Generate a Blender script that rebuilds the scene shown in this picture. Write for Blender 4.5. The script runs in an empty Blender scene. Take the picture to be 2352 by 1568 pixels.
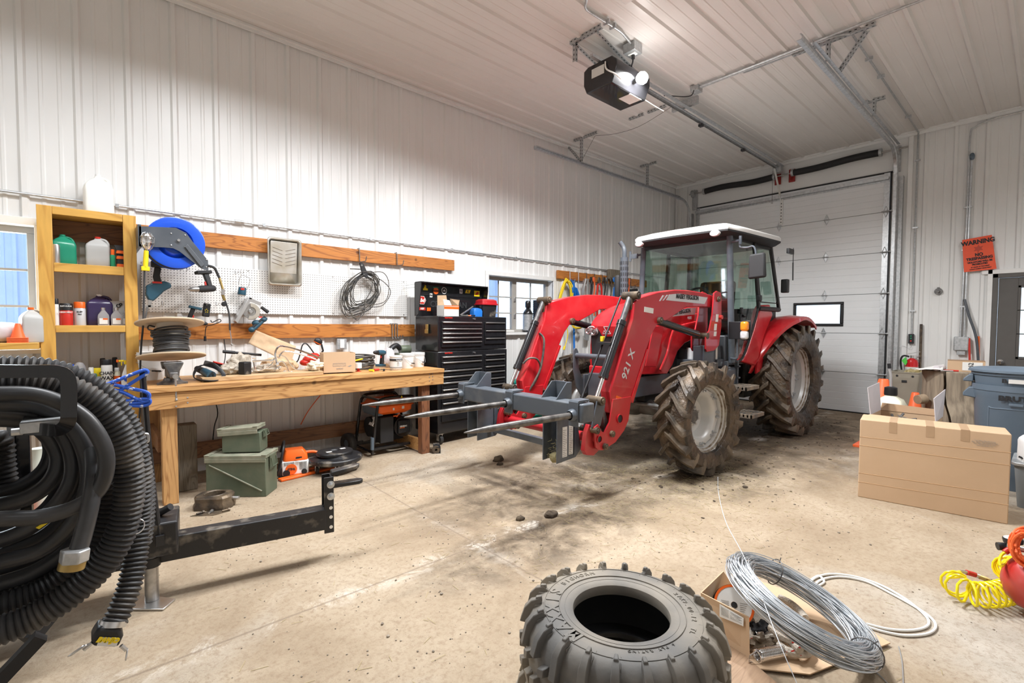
import bpy,bmesh,math,random
from mathutils import Vector,Matrix,Quaternion,noise
random.seed(7)
PI=math.pi
D=bpy.data
SC=bpy.context.scene
COL=SC.collection
# camera
F_PX,YAW,PITCH,ROLL,CX,CY=1106.454,0.842112,0.038254,0.0040605,1175.45,790.32
CAMH=1.4
_fw=Vector((math.cos(PITCH)*math.cos(YAW),math.cos(PITCH)*math.sin(YAW),-math.sin(PITCH)))
_r0=Vector((math.sin(YAW),-math.cos(YAW),0));_u0=_r0.cross(_fw)
_r=math.cos(ROLL)*_r0+math.sin(ROLL)*_u0
_u=-math.sin(ROLL)*_r0+math.cos(ROLL)*_u0
CO=Vector((0,0,CAMH))
cd=D.cameras.new('camera');cam=D.objects.new('camera',cd);COL.objects.link(cam)
cam.matrix_world=Matrix(((_r.x,_u.x,-_fw.x,CO.x),(_r.y,_u.y,-_fw.y,CO.y),(_r.z,_u.z,-_fw.z,CO.z),(0,0,0,1)))
cd.sensor_width=36.0;cd.lens=F_PX/2352*36.0
cd.shift_x=(1176-CX)/2352;cd.shift_y=(CY-784)/2352
cd.clip_start=0.05;cd.clip_end=200
SC.camera=cam
# world, lamps, exposure
SC.view_settings.view_transform='Standard';SC.view_settings.look='None'
SC.view_settings.exposure=0.0;SC.view_settings.gamma=1.0
SC.view_settings.use_curve_mapping=False
w=D.worlds.new('sky');SC.world=w;w.use_nodes=True
wn=w.node_tree;bg=wn.nodes['Background']
bg.inputs['Color'].default_value=(0.74,0.86,1.0,1);bg.inputs['Strength'].default_value=2.6
def lamp(name,loc,size,power,color=(1,1,1),aim=None,sy=None,kind='AREA',spread=PI):
 l=D.lights.new(name,kind);l.energy=power;l.color=color
 if kind=='AREA':
  l.shape='RECTANGLE' if sy else 'DISK';l.size=size
  if sy:l.size_y=sy
  l.spread=spread
 else:l.shadow_soft_size=size
 o=D.objects.new(name,l);COL.objects.link(o);o.location=loc
 if aim:o.rotation_euler=(Vector(aim)-Vector(loc)).to_track_quat('-Z','Y').to_euler()
 return o
WARM=(1.0,0.92,0.82);NEUT=(0.94,0.97,1.0)
SPR=math.radians(156)
LAMPS=((-.7,3.4,34),(1.1,3.3,84),(2.95,2.35,172),(1.4,-1.2,16),(6.0,-.9,70))  # first three: strip row lighting the back wall; last two: added fill, unseen
for lx_,ly_,lw_ in LAMPS:lamp('shop_and_fill_lamp',(lx_,ly_,4.16),1.2,lw_,NEUT,sy=0.35,spread=SPR)
BULB=Vector((4.34,2.875,3.94))
lb_=lamp('opener_bulb_light',BULB,0.085,900,(1.0,0.99,0.97),kind='SPOT')
lb_.data.spot_size=math.radians(166);lb_.data.spot_blend=.4
lamp('window_daylight',(-1.1,5.75,1.75),1.5,110,(0.88,0.94,1.0),aim=(-0.7,3.0,0.9),sy=0.95)
# helpers
def at(x,y,X=None,Y=None,Z=None):
 """point of the photograph on a world plane"""
 d=(x-CX)/F_PX*_r-(y-CY)/F_PX*_u+_fw
 t=(X-CO.x)/d.x if X is not None else(Y-CO.y)/d.y if Y is not None else(Z-CO.z)/d.z
 return CO+t*d
V=Vector
def fr(a,b,t):return a+(b-a)*t
class MB:
 def __init__(s):s.bm=bmesh.new();s.M=None
 def v(s,p):
  p=Vector(p)
  return s.bm.verts.new(s.M@p if s.M else p)
 def f(s,vs,m=0):
  try:
   f=s.bm.faces.new(vs);f.material_index=m;return f
  except ValueError:return None
 def hexa(s,p,m=0):
  q=[s.v(a)for a in p]
  for i in((0,3,2,1),(4,5,6,7),(0,1,5,4),(1,2,6,5),(2,3,7,6),(3,0,4,7)):s.f([q[k]for k in i],m)
  return s
 def b2(s,a,b,m=0):
  (x0,y0,z0),(x1,y1,z1)=a,b
  return s.hexa([(x0,y0,z0),(x1,y0,z0),(x1,y1,z0),(x0,y1,z0),(x0,y0,z1),(x1,y0,z1),(x1,y1,z1),(x0,y1,z1)],m)
 def box(s,c,sz,R=None,m=0):
  c=Vector(c);h=Vector(sz)/2
  P=[Vector((sx*h.x,sy*h.y,sz_*h.z))for sz_ in(-1,1)for sx,sy in((-1,-1),(1,-1),(1,1),(-1,1))]
  if R is not None:P=[R@p for p in P]
  return s.hexa([c+p for p in P],m)
 def bar(s,p0,p1,w,t,up=(0,0,1),m=0,w1=None,t1=None):
  """rectangular bar from p0 to p1, w across, t along up"""
  p0=Vector(p0);p1=Vector(p1);d=(p1-p0).normalized();up=Vector(up)
  sd=d.cross(up).normalized();u=sd.cross(d).normalized()
  w1=w if w1 is None else w1;t1=t if t1 is None else t1
  a=[p0+sd*w/2*i+u*t/2*j for i,j in((-1,-1),(1,-1),(1,1),(-1,1))]
  b=[p1+sd*w1/2*i+u*t1/2*j for i,j in((-1,-1),(1,-1),(1,1),(-1,1))]
  return s.hexa(a+b,m)
 def cyl(s,p0,p1,r,r1=None,n=16,m=0,cap=True):
  p0=Vector(p0);p1=Vector(p1);r1=r if r1 is None else r1
  d=(p1-p0).normalized();a=d.orthogonal().normalized();b=d.cross(a)
  A=[s.v(p0+(a*math.cos(2*PI*i/n)+b*math.sin(2*PI*i/n))*r)for i in range(n)]
  B=[s.v(p1+(a*math.cos(2*PI*i/n)+b*math.sin(2*PI*i/n))*r1)for i in range(n)]
  for i in range(n):s.f([A[i],A[(i+1)%n],B[(i+1)%n],B[i]],m)
  if cap:s.f(A[::-1],m);s.f(B,m)
  return s
 def tube(s,pts,r,n=8,closed=False,m=0,cap=True,sq=1.0,flat=None):
  pts=[Vector(p)for p in pts];N=len(pts)
  if N<2:return s
  T=[]
  for i in range(N):
   if closed:t=pts[(i+1)%N]-pts[i-1]
   else:t=pts[min(i+1,N-1)]-pts[max(i-1,0)]
   T.append(t.normalized()if t.length>1e-9 else Vector((0,0,1)))
  a=T[0].orthogonal().normalized()if flat is None else(Vector(flat)-T[0]*Vector(flat).dot(T[0])).normalized()
  rings=[]
  for i in range(N):
   if i:
    a=a-T[i]*a.dot(T[i])
    if a.length<1e-6:a=T[i].orthogonal()
    a.normalize()
   if flat is not None:
    a=Vector(flat)-T[i]*Vector(flat).dot(T[i]);a.normalize()
   b=T[i].cross(a)
   rr=r[i]if isinstance(r,(list,tuple))else r
   rings.append([s.v(pts[i]+(a*math.cos(2*PI*k/n)*sq+b*math.sin(2*PI*k/n))*rr)for k in range(n)])
  for i in range(N if closed else N-1):
   A=rings[i];B=rings[(i+1)%N]
   for k in range(n):s.f([A[k],A[(k+1)%n],B[(k+1)%n],B[k]],m)
  if not closed and cap:s.f(rings[0][::-1],m);s.f(rings[-1],m)
  return s
 def lathe(s,prof,c=(0,0,0),ax=(0,0,1),n=32,m=0,close=False,a0=0,a1=2*PI,ms=None,sx=1.0,sy=1.0,ref=None):
  """prof: (r, h) along axis ax from c"""
  c=Vector(c);ax=Vector(ax).normalized()
  a=Vector(ref)if ref else(Vector((1,0,0))if abs(ax.z)>.9 else ax.orthogonal().normalized())
  a=(a-ax*a.dot(ax)).normalized();b=ax.cross(a)
  full=abs(a1-a0-2*PI)<1e-6;cnt=n if full else n+1
  rings=[]
  for(r,h)in prof:
   if r<1e-6:rings.append([s.v(c+ax*h)])
   else:rings.append([s.v(c+ax*h+(a*math.cos(a0+(a1-a0)*i/n)*sx+b*math.sin(a0+(a1-a0)*i/n)*sy)*r)for i in range(cnt)])
  K=len(rings)
  for j in range(K if close else K-1):
   A=rings[j];B=rings[(j+1)%K];mm=ms[j]if ms else m
   for i in range(n if full else n):
    i2=(i+1)%cnt if full else i+1
    if len(A)==1 and len(B)==1:continue
    if len(A)==1:s.f([A[0],B[i2],B[i]],mm)
    elif len(B)==1:s.f([A[i],A[i2],B[0]],mm)
    else:s.f([A[i],A[i2],B[i2],B[i]],mm)
  return s
 def prism(s,poly,ext,m=0):
  """poly: 3D points, ext: vector"""
  ext=Vector(ext);A=[s.v(p)for p in poly];B=[s.v(Vector(p)+ext)for p in poly];n=len(poly)
  for i in range(n):s.f([A[i],A[(i+1)%n],B[(i+1)%n],B[i]],m)
  s.f(A[::-1],m);s.f(B,m)
  return s
 def loft(s,rings,m=0,closed=True,cap=True,ms=None):
  R=[[s.v(p)for p in r]for r in rings]
  n=len(R[0])
  for i in range(len(R)-1):
   for k in range(n if closed else n-1):
    s.f([R[i][k],R[i][(k+1)%n],R[i+1][(k+1)%n],R[i+1][k]],ms[k]if ms else m)
  if cap and closed:s.f(R[0][::-1],m);s.f(R[-1],m)
  return s
 def sph(s,c,r,n=16,sc=(1,1,1),R=None,m=0,amp=0,seed=0,fr_=3.0):
  c=Vector(c);k=n//2;rings=[]
  for j in range(k+1):
   th=PI*j/k;ring=[]
   for i in range(1 if j in(0,k)else n):
    p=Vector((math.sin(th)*math.cos(2*PI*i/n),math.sin(th)*math.sin(2*PI*i/n),math.cos(th)))
    q=1+amp*noise.noise(p*fr_+Vector((seed,seed*2,0)))if amp else 1
    p=Vector((p.x*sc[0],p.y*sc[1],p.z*sc[2]))*r*q
    if R is not None:p=R@p
    ring.append(s.v(c+p))
   rings.append(ring)
  for j in range(k):
   A=rings[j];B=rings[j+1]
   for i in range(n):
    if len(A)==1:s.f([A[0],B[i],B[(i+1)%n]],m)
    elif len(B)==1:s.f([A[i],B[0],A[(i+1)%n]],m)
    else:s.f([A[i],B[i],B[(i+1)%n],A[(i+1)%n]],m)
  return s
 def build(s,name,mats,parent=None,bevel=0,smooth=True,seg=2,recalc=True,ang=35,solid=0,sub=0):
  if recalc:bmesh.ops.recalc_face_normals(s.bm,faces=s.bm.faces)
  me=D.meshes.new(name)
  if not isinstance(mats,(list,tuple)):mats=[mats]
  if parent is not None and parent.get('_w'):
   bmesh.ops.transform(s.bm,matrix=RMX[parent.name].inverted(),verts=s.bm.verts)
  s.bm.to_mesh(me);s.bm.free()
  for m in mats:me.materials.append(m)
  if smooth:
   me.polygons.foreach_set('use_smooth',[True]*len(me.polygons));me.set_sharp_from_angle(angle=math.radians(ang))
  o=D.objects.new(name,me);COL.objects.link(o)
  if parent is not None:o.parent=parent
  if solid:
   sm=o.modifiers.new('thick','SOLIDIFY');sm.thickness=solid;sm.offset=0
  if sub:
   sm=o.modifiers.new('sub','SUBSURF');sm.levels=sub;sm.render_levels=sub
  if bevel:
   bv=o.modifiers.new('bevel','BEVEL');bv.width=bevel;bv.segments=seg;bv.limit_method='ANGLE';bv.angle_limit=math.radians(40)
  return o
def tag(o,label,cat,group=None,kind=None):
 if label:o['label']=label
 if cat:o['category']=cat
 if group:o['group']=group
 if kind:o['kind']=kind
 return o
_roots=[];RMX={}
def sroot(name,loc):
 o=D.objects.new(name,None);COL.objects.link(o);o['kind']='structure';o['_w']=1;_roots.append(o)
 RMX[o.name]=Matrix.Translation(Vector(loc));o.location=loc;o.empty_display_size=.05
 return o
def thing(name,label,cat,loc=(0,0,0),rz=0,group=None,world=True,R=None,kind=None):
 """Empty at the thing's base. world=True: its parts are given in world coordinates"""
 o=D.objects.new(name,None);COL.objects.link(o)
 M=Matrix.Translation(Vector(loc))@(R.to_4x4()if R is not None else Matrix.Rotation(rz,4,'Z'))
 o.matrix_local=M
 o.empty_display_size=.05
 if world:o['_w']=1;_roots.append(o);RMX[o.name]=M.copy()
 tag(o,label,cat,group,kind)
 return o
def part_root(o,M=None):
 """let a mesh part act as parent of sub-parts given in the same coordinates as itself"""
 return o
def sub(o,parent):
 """sub-part: built with parent=None in the root's coordinates, then hung on a part mesh"""
 root=parent.parent
 if root is not None and root.get('_w'):
  o.data.transform(RMX[root.name].inverted())
 o.parent=parent
 return o
def struct(name,mb,mat,**k):
 o=mb.build(name,mat,**k);o['kind']='structure';return o
def copy_tree(o,parent=None):
 c=o.copy();COL.objects.link(c)
 if parent is not None:c.parent=parent
 for ch in list(o.children):copy_tree(ch,c)
 return c
def text(body,size,mat,parent,pos,right,up,name='lettering',ext=0.0006,align='CENTER',font_bold=0,xs=1.0,spacing=1.0,lines=1.0,subof=None,shear=0):
 cu=D.curves.new('t','FONT');cu.body=body;cu.size=size;cu.align_x=align;cu.align_y='CENTER'
 cu.extrude=ext;cu.offset=font_bold;cu.space_character=spacing;cu.space_line=lines;cu.resolution_u=3;cu.shear=shear
 to=D.objects.new('t',cu);COL.objects.link(to)
 dg=bpy.context.evaluated_depsgraph_get()
 me=D.meshes.new_from_object(to.evaluated_get(dg),depsgraph=dg)
 D.objects.remove(to);D.curves.remove(cu)
 r=Vector(right).normalized();u=Vector(up);u=(u-r*u.dot(r)).normalized();n=r.cross(u)
 M=Matrix(((r.x*xs,u.x,n.x,pos[0]),(r.y*xs,u.y,n.y,pos[1]),(r.z*xs,u.z,n.z,pos[2]),(0,0,0,1)))
 me.transform(M)
 root=subof.parent if subof is not None else parent
 if root is not None and root.get('_w'):me.transform(RMX[root.name].inverted())
 me.materials.clear();me.materials.append(mat)
 o=D.objects.new(name,me);COL.objects.link(o)
 p=subof if subof is not None else parent
 if p is not None:o.parent=p
 return o
def arc(c,r,a0,a1,n,ax1=(1,0,0),ax2=(0,0,1),r2=None):
 c=Vector(c);ax1=Vector(ax1);ax2=Vector(ax2);r2=r if r2 is None else r2
 return[c+ax1*math.cos(a0+(a1-a0)*i/n)*r+ax2*math.sin(a0+(a1-a0)*i/n)*r2 for i in range(n+1)]
def cr(pts,n=8,closed=False):
 """Catmull-Rom smoothing"""
 P=[Vector(p)for p in pts];N=len(P);out=[]
 rng=range(N)if closed else range(N-1)
 for i in rng:
  p0=P[(i-1)%N]if closed else P[max(i-1,0)]
  p1=P[i];p2=P[(i+1)%N];p3=P[(i+2)%N]if closed else P[min(i+2,N-1)]
  for k in range(n):
   t=k/n
   out.append(.5*((2*p1)+(p2-p0)*t+(2*p0-5*p1+4*p2-p3)*t*t+(3*p1-p0-3*p2+p3)*t**3))
 if not closed:out.append(P[-1])
 return out
def helix(pts,r,turns_per_m,n_per=12,jit=0):
 """coil wound round the path pts"""
 P=[Vector(p)for p in pts];out=[];ph=0
 for i in range(len(P)-1):
  d=P[i+1]-P[i];L=d.length;t=d.normalized();a=Vector((0,0,1)).cross(t)
  a=a.normalized()if a.length>1e-4 else t.orthogonal().normalized();b=t.cross(a)
  k=max(1,int(L*turns_per_m*n_per))
  for j in range(k):
   ph+=2*PI*L*turns_per_m/k
   out.append(P[i]+d*j/k+(a*math.cos(ph)+b*math.sin(ph))*r)
 return out
# materials
def mat(name,col,rough=.5,metal=0,col2=None,nscale=8,nmix=.5,bump=0,bscale=60,spec=.5,trans=0,ior=1.45,emit=None,estr=0,stretch=None,alpha=1,coat=0,thresh=None,detail=4,bdist=.01,obj=True):
 m=D.materials.new(name);m.use_nodes=True;nt=m.node_tree;N=nt.nodes;L=nt.links
 b=N['Principled BSDF']
 b.inputs['Base Color'].default_value=(*col,1);b.inputs['Roughness'].default_value=rough
 b.inputs['Metallic'].default_value=metal;b.inputs['Specular IOR Level'].default_value=spec
 b.inputs['Transmission Weight'].default_value=trans;b.inputs['IOR'].default_value=ior
 b.inputs['Alpha'].default_value=alpha;b.inputs['Coat Weight'].default_value=coat
 if emit:b.inputs['Emission Color'].default_value=(*emit,1);b.inputs['Emission Strength'].default_value=estr
 tc=N.new('ShaderNodeTexCoord');mp=N.new('ShaderNodeMapping');L.new(tc.outputs['Object'],mp.inputs['Vector'])
 if stretch:mp.inputs['Scale'].default_value=stretch
 if col2 is not None or not bump:
  n=N.new('ShaderNodeTexNoise');n.inputs['Scale'].default_value=nscale;n.inputs['Detail'].default_value=detail
  L.new(mp.outputs[0],n.inputs['Vector'])
  r=N.new('ShaderNodeValToRGB')
  lo,hi=thresh if thresh else(.35,.65)
  r.color_ramp.elements[0].position=lo;r.color_ramp.elements[1].position=hi
  c2=col2 if col2 is not None else tuple(min(1,c*1.06+.002)for c in col)
  r.color_ramp.elements[0].color=(*col,1)
  r.color_ramp.elements[1].color=(*[a+(b_-a)*nmix*2 if nmix<.5 else b_ for a,b_ in zip(col,c2)],1)
  L.new(n.outputs['Fac'],r.inputs['Fac']);L.new(r.outputs['Color'],b.inputs['Base Color'])
 if bump:
  n2=N.new('ShaderNodeTexNoise');n2.inputs['Scale'].default_value=bscale;n2.inputs['Detail'].default_value=4
  L.new(mp.outputs[0],n2.inputs['Vector'])
  bp=N.new('ShaderNodeBump');bp.inputs['Strength'].default_value=bump;bp.inputs['Distance'].default_value=bdist
  L.new(n2.outputs['Fac'],bp.inputs['Height']);L.new(bp.outputs['Normal'],b.inputs['Normal'])
 return m
def wood(name,c1,c2,axis=0,scale=7,rough=.55,knots=True,c3=None):
 m=D.materials.new(name);m.use_nodes=True;nt=m.node_tree;N=nt.nodes;L=nt.links
 b=N['Principled BSDF'];b.inputs['Roughness'].default_value=rough
 tc=N.new('ShaderNodeTexCoord');mp=N.new('ShaderNodeMapping')
 sc=[1,1,1];sc[axis]=.12;mp.inputs['Scale'].default_value=sc
 L.new(tc.outputs['Object'],mp.inputs['Vector'])
 n=N.new('ShaderNodeTexNoise');n.inputs['Scale'].default_value=scale;n.inputs['Detail'].default_value=2;n.inputs['Distortion'].default_value=.6
 L.new(mp.outputs[0],n.inputs['Vector'])
 mul=N.new('ShaderNodeMath');mul.operation='MULTIPLY';mul.inputs[1].default_value=14
 frc=N.new('ShaderNodeMath');frc.operation='FRACT'
 L.new(n.outputs['Fac'],mul.inputs[0]);L.new(mul.outputs[0],frc.inputs[0])
 r=N.new('ShaderNodeValToRGB');e=r.color_ramp.elements
 e[0].position=0;e[0].color=(*c2,1);e[1].position=.22;e[1].color=(*c1,1)
 x=e.new(.8);x.color=(*c1,1);x=e.new(1.0);x.color=(*c2,1)
 L.new(frc.outputs[0],r.inputs['Fac'])
 n2=N.new('ShaderNodeTexNoise');n2.inputs['Scale'].default_value=scale*12;n2.inputs['Detail'].default_value=4
 L.new(mp.outputs[0],n2.inputs['Vector'])
 mx=N.new('ShaderNodeMix');mx.data_type='RGBA';mx.blend_type='MULTIPLY';mx.inputs[0].default_value=.35
 L.new(r.outputs['Color'],mx.inputs[6]);L.new(n2.outputs['Fac'],mx.inputs[7])
 last=mx.outputs[2]
 if knots:
  vo=N.new('ShaderNodeTexVoronoi');vo.inputs['Scale'].default_value=3.1
  L.new(tc.outputs['Object'],vo.inputs['Vector'])
  kr=N.new('ShaderNodeValToRGB');kr.color_ramp.elements[0].position=.035;kr.color_ramp.elements[0].color=(.16,.12,.1,1)
  kr.color_ramp.elements[1].position=.085;kr.color_ramp.elements[1].color=(1,1,1,1)
  L.new(vo.outputs['Distance'],kr.inputs['Fac'])
  m2=N.new('ShaderNodeMix');m2.data_type='RGBA';m2.blend_type='MULTIPLY';m2.inputs[0].default_value=.8
  L.new(last,m2.inputs[6]);L.new(kr.outputs['Color'],m2.inputs[7]);last=m2.outputs[2]
 L.new(last,b.inputs['Base Color'])
 bp=N.new('ShaderNodeBump');bp.inputs['Strength'].default_value=.15;bp.inputs['Distance'].default_value=.004
 L.new(n2.outputs['Fac'],bp.inputs['Height']);L.new(bp.outputs['Normal'],b.inputs['Normal'])
 return m
M={}
M['wall']=mat('white_painted_steel',(.80,.80,.79),.30,0,(.83,.83,.82),1.5,.5)
M['ceil']=mat('white_ribbed_ceiling_steel',(.72,.70,.68),.38,0,(.75,.73,.71),1.2)
M['trimw']=mat('white_trim',(.80,.80,.79),.4)
M['galv']=mat('galvanised_steel',(.50,.52,.54),.38,.85,(.66,.68,.70),30)
M['galvd']=mat('galvanised_dull',(.42,.44,.45),.5,.7,(.55,.56,.57),40)
M['chrome']=mat('chrome',(.86,.86,.87),.12,1)
M['steel']=mat('bare_steel',(.38,.37,.36),.38,.9,(.52,.51,.50),25)
M['dsteel']=mat('dark_steel',(.10,.10,.105),.42,.6,(.20,.19,.18),20)
M['blk']=mat('black_plastic',(.016,.016,.018),.42)
M['blkg']=mat('black_gloss_paint',(.012,.012,.014),.22,0,coat=.3)
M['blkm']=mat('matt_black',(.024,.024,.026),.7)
M['grime']=mat('dusty_black_paint',(.018,.018,.020),.4,0,(.30,.26,.21),9,.5,thresh=(.56,.80),bump=.1)
M['rubber']=mat('rubber',(.022,.022,.024),.62,0,(.05,.048,.045),12)
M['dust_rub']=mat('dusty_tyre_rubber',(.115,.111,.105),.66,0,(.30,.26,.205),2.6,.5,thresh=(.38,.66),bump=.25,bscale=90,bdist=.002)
M['mud']=mat('mud_caked_rubber',(.026,.022,.020),.30,0,(.105,.074,.048),5,.5,thresh=(.36,.66),bump=.9,bscale=22,bdist=.02,detail=8)
M['mudtread']=mat('mud_packed_tread',(.035,.024,.017),.42,0,(.19,.135,.088),6,.5,thresh=(.33,.64),bump=1.0,bscale=26,bdist=.025,detail=8)
M['lug']=mat('lug_rubber',(.045,.038,.032),.45,0,(.20,.155,.11),6,.5,thresh=(.36,.68),bump=.6,bscale=40,bdist=.01)
M['red']=mat('red_tractor_paint',(.52,.012,.020),.25,0,(.56,.03,.035),6,coat=.4)
M['redd']=mat('dusty_red_paint',(.46,.014,.022),.34,0,(.46,.075,.065),5,.5,thresh=(.52,.85),coat=.25)
M['gry']=mat('dark_grey_paint',(.075,.085,.10),.35,0,(.10,.11,.125),8)
M['gryb']=mat('blue_grey_paint',(.085,.10,.12),.38,0,(.14,.15,.16),7,.5,thresh=(.5,.75))
M['white']=mat('white_plastic',(.80,.80,.79),.4)
M['offw']=mat('off_white_roof',(.78,.76,.74),.4,0,(.70,.68,.65),4)
M['rim']=mat('silver_rim',(.56,.56,.55),.38,.25,(.60,.59,.57),5)
M['rimdirt']=mat('muddy_rim_edge',(.40,.36,.30),.5,.1,(.16,.11,.07),14,.5,thresh=(.42,.62))
M['blue']=mat('blue_paint',(.012,.085,.60),.28,coat=.3)
M['orange']=mat('orange_plastic',(.80,.13,.015),.35)
M['orcone']=mat('orange_cone',(.95,.16,.045),.45)
M['yel']=mat('yellow_plastic',(.88,.66,.02),.35)
M['yelw']=mat('yellow_hose',(.90,.74,.01),.25)
M['green']=mat('green_plastic',(.02,.27,.13),.4)
M['olive']=mat('olive_drab_paint',(.095,.125,.085),.42,0,(.13,.15,.105),10,bump=.05)
M['oliveL']=mat('olive_worn_lid',(.20,.215,.155),.6,0,(.30,.29,.22),14)
M['teal']=mat('teal_tool_plastic',(.022,.075,.115),.4)
M['redp']=mat('red_plastic',(.55,.03,.02),.35)
M['kraft']=mat('kraft_cardboard',(.56,.385,.24),.8,0,(.59,.41,.26),3,bump=.05,bscale=200)
M['kraftL']=mat('kraft_paper',(.52,.35,.21),.75,0,(.62,.44,.28),7,bump=.4,bscale=18)
M['kraftD']=mat('kraft_dark',(.30,.19,.11),.85)  # darker copy of kraft; the open carton's inner shade is put into its colour
M['tape']=mat('packing_tape',(.43,.285,.17),.45)
M['pale']=mat('pale_white_box_side',(.62,.58,.60),.6)
M['wood']=wood('fir_lumber',(.66,.36,.135),(.40,.185,.06),0)
M['woodz']=wood('fir_post',(.66,.37,.145),(.42,.20,.07),2)
M['woodo']=wood('orange_stained_board',(.62,.23,.045),(.36,.11,.02),0)
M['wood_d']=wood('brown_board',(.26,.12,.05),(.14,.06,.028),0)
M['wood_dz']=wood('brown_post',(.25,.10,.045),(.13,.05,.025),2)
M['woodpz']=wood('yellow_pine_frame',(.80,.45,.10),(.62,.31,.06),2,4,.45,knots=False)
M['woodpx']=wood('yellow_pine_rail',(.80,.45,.10),(.62,.31,.06),0,4,.45,knots=False)
M['woodpale']=wood('pale_plank',(.66,.45,.25),(.54,.34,.17),0,5,.6)
M['plank']=wood('vinyl_plank',(.42,.27,.165),(.34,.21,.125),0,9,.5,knots=False)
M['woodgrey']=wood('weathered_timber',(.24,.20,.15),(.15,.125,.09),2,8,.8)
M['log']=mat('grey_log',(.19,.15,.11),.85,0,(.37,.30,.22),5,.5,bump=.5,bscale=9,stretch=(5,5,.5),detail=8)
M['logc']=mat('log_end',(.24,.17,.11),.8,0,(.36,.27,.18),10)
M['ply']=mat('plywood_disc',(.60,.46,.32),.7,0,(.66,.51,.36),12)
M['cardtube']=mat('card_tube',(.58,.52,.43),.7)
M['rope']=mat('blue_rope',(.03,.12,.62),.6,0,(.75,.8,.9),55,.5,thresh=(.60,.66))
M['greyp']=mat('grey_bin_plastic',(.115,.155,.20),.5,0,(.13,.17,.215),5)
M['tan']=mat('tan_bin_plastic',(.30,.27,.215),.55)
M['jugw']=mat('white_translucent_jug',(.84,.83,.78),.4)
M['jugc']=mat('cream_jug',(.78,.76,.60),.4)
M['jugg']=mat('grey_jug',(.47,.47,.46),.4)
M['jugG']=mat('green_jug',(.02,.30,.18),.25,trans=.15)
M['purple']=mat('purple_fluid',(.05,.035,.10),.2)
M['clearp']=mat('clear_plastic',(.62,.60,.60),.12,trans=.55,ior=1.3)
M['baggie']=mat('crumpled_poly',(.62,.55,.46),.2,trans=.35,ior=1.2)
M['cloth']=mat('cream_rag',(.66,.58,.45),.9,bump=.5,bscale=30)
M['alu']=mat('aluminium',(.62,.62,.62),.28,.9)
M['tray']=mat('tray_metal',(.52,.47,.38),.35,.55,(.66,.64,.60),7)
M['paper']=mat('paper_label',(.74,.73,.70),.6)
M['ink']=mat('ink',(.02,.02,.022),.6)
M['inkg']=mat('grey_print',(.28,.27,.26),.7)
M['silv']=mat('silver_decal',(.60,.60,.61),.35,.2)
M['led']=mat('lens_glass',(.80,.80,.82),.12,.3)
M['amber']=mat('amber_lens',(.95,.28,.02),.2,trans=.15,emit=(1,.3,.02),estr=.12)
M['glassd']=D.materials.new('tinted_cab_glass')
M['brass']=mat('brass',(.40,.29,.11),.4,.8)
M['hose']=mat('black_hose',(.022,.023,.026),.36,0,(.06,.06,.062),5)
M['hosed']=mat('dusty_corrugated_hose',(.034,.034,.036),.55,0,(.15,.13,.11),6,.5,thresh=(.5,.80))
M['cord']=mat('orange_cord',(.80,.13,.03),.5)
M['cordy']=mat('yellow_cord',(.85,.62,.02),.5)
M['cable']=mat('dusty_black_cable',(.038,.038,.040),.5,0,(.13,.115,.095),20)
M['wire']=mat('galvanised_wire',(.56,.59,.62),.38,.7)
M['whiteh']=mat('white_pipe',(.78,.77,.73),.4)
M['tine']=mat('worn_tine_steel',(.075,.07,.066),.36,.65,(.20,.19,.18),14)
M['dirtc']=mat('manure_clod',(.055,.040,.028),.9,0,(.13,.095,.06),14,bump=.8,bscale=40)
M['pebble']=mat('pebble',(.17,.14,.11),.9,0,(.34,.29,.23),4)
M['straw']=mat('straw',(.42,.34,.17),.8)
M['hay']=mat('hay',(.24,.21,.10),.9,0,(.38,.32,.17),20)
M['doorp']=mat('overhead_door_paint',(.84,.86,.88),.30,0,(.86,.88,.90),2,bump=.35,bscale=130,bdist=.002)
M['doorg']=mat('charcoal_door',(.105,.098,.092),.5)
M['sign']=mat('warning_red',(.85,.10,.035),.45)
M['ext']=mat('extinguisher_red',(.60,.01,.015),.2,coat=.5)
M['tank']=mat('compressor_red',(.45,.025,.02),.35,0,(.42,.08,.06),6)
M['cast']=mat('greasy_casting',(.055,.043,.034),.45,.3,(.21,.155,.10),9,.5,thresh=(.4,.7),bump=.3)
M['axle']=mat('grey_casting',(.22,.22,.21),.5,.2,(.10,.09,.08),7)
M['grate']=mat('muddy_step',(.12,.11,.10),.6,0,(.28,.22,.16),12)
M['bulb']=mat('lit_bulb',(1,1,1),.5,emit=(1.0,.98,.95),estr=45)
def glass(m,col,a,rough=.03):
 m.use_nodes=True;nt=m.node_tree;N=nt.nodes;L=nt.links
 for n in list(N):N.remove(n)
 o=N.new('ShaderNodeOutputMaterial');t=N.new('ShaderNodeBsdfTransparent');g=N.new('ShaderNodeBsdfGlossy');mx=N.new('ShaderNodeMixShader')
 fz=N.new('ShaderNodeLayerWeight');pw=N.new('ShaderNodeMath');pw.operation='POWER';pw.inputs[1].default_value=4;L.new(fz.outputs['Facing'],pw.inputs[0])
 t.inputs['Color'].default_value=(*col,1);g.inputs['Roughness'].default_value=rough
 ad=N.new('ShaderNodeMath');ad.operation='ADD';ad.inputs[1].default_value=a
 L.new(pw.outputs[0],ad.inputs[0]);L.new(ad.outputs[0],mx.inputs['Fac']);L.new(t.outputs[0],mx.inputs[1]);L.new(g.outputs[0],mx.inputs[2]);L.new(mx.outputs[0],o.inputs['Surface'])
glass(M['glassd'],(.60,.74,.68),.09)
M['glass']=D.materials.new('window_glass');glass(M['glass'],(.93,.96,.97),.04)
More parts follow.
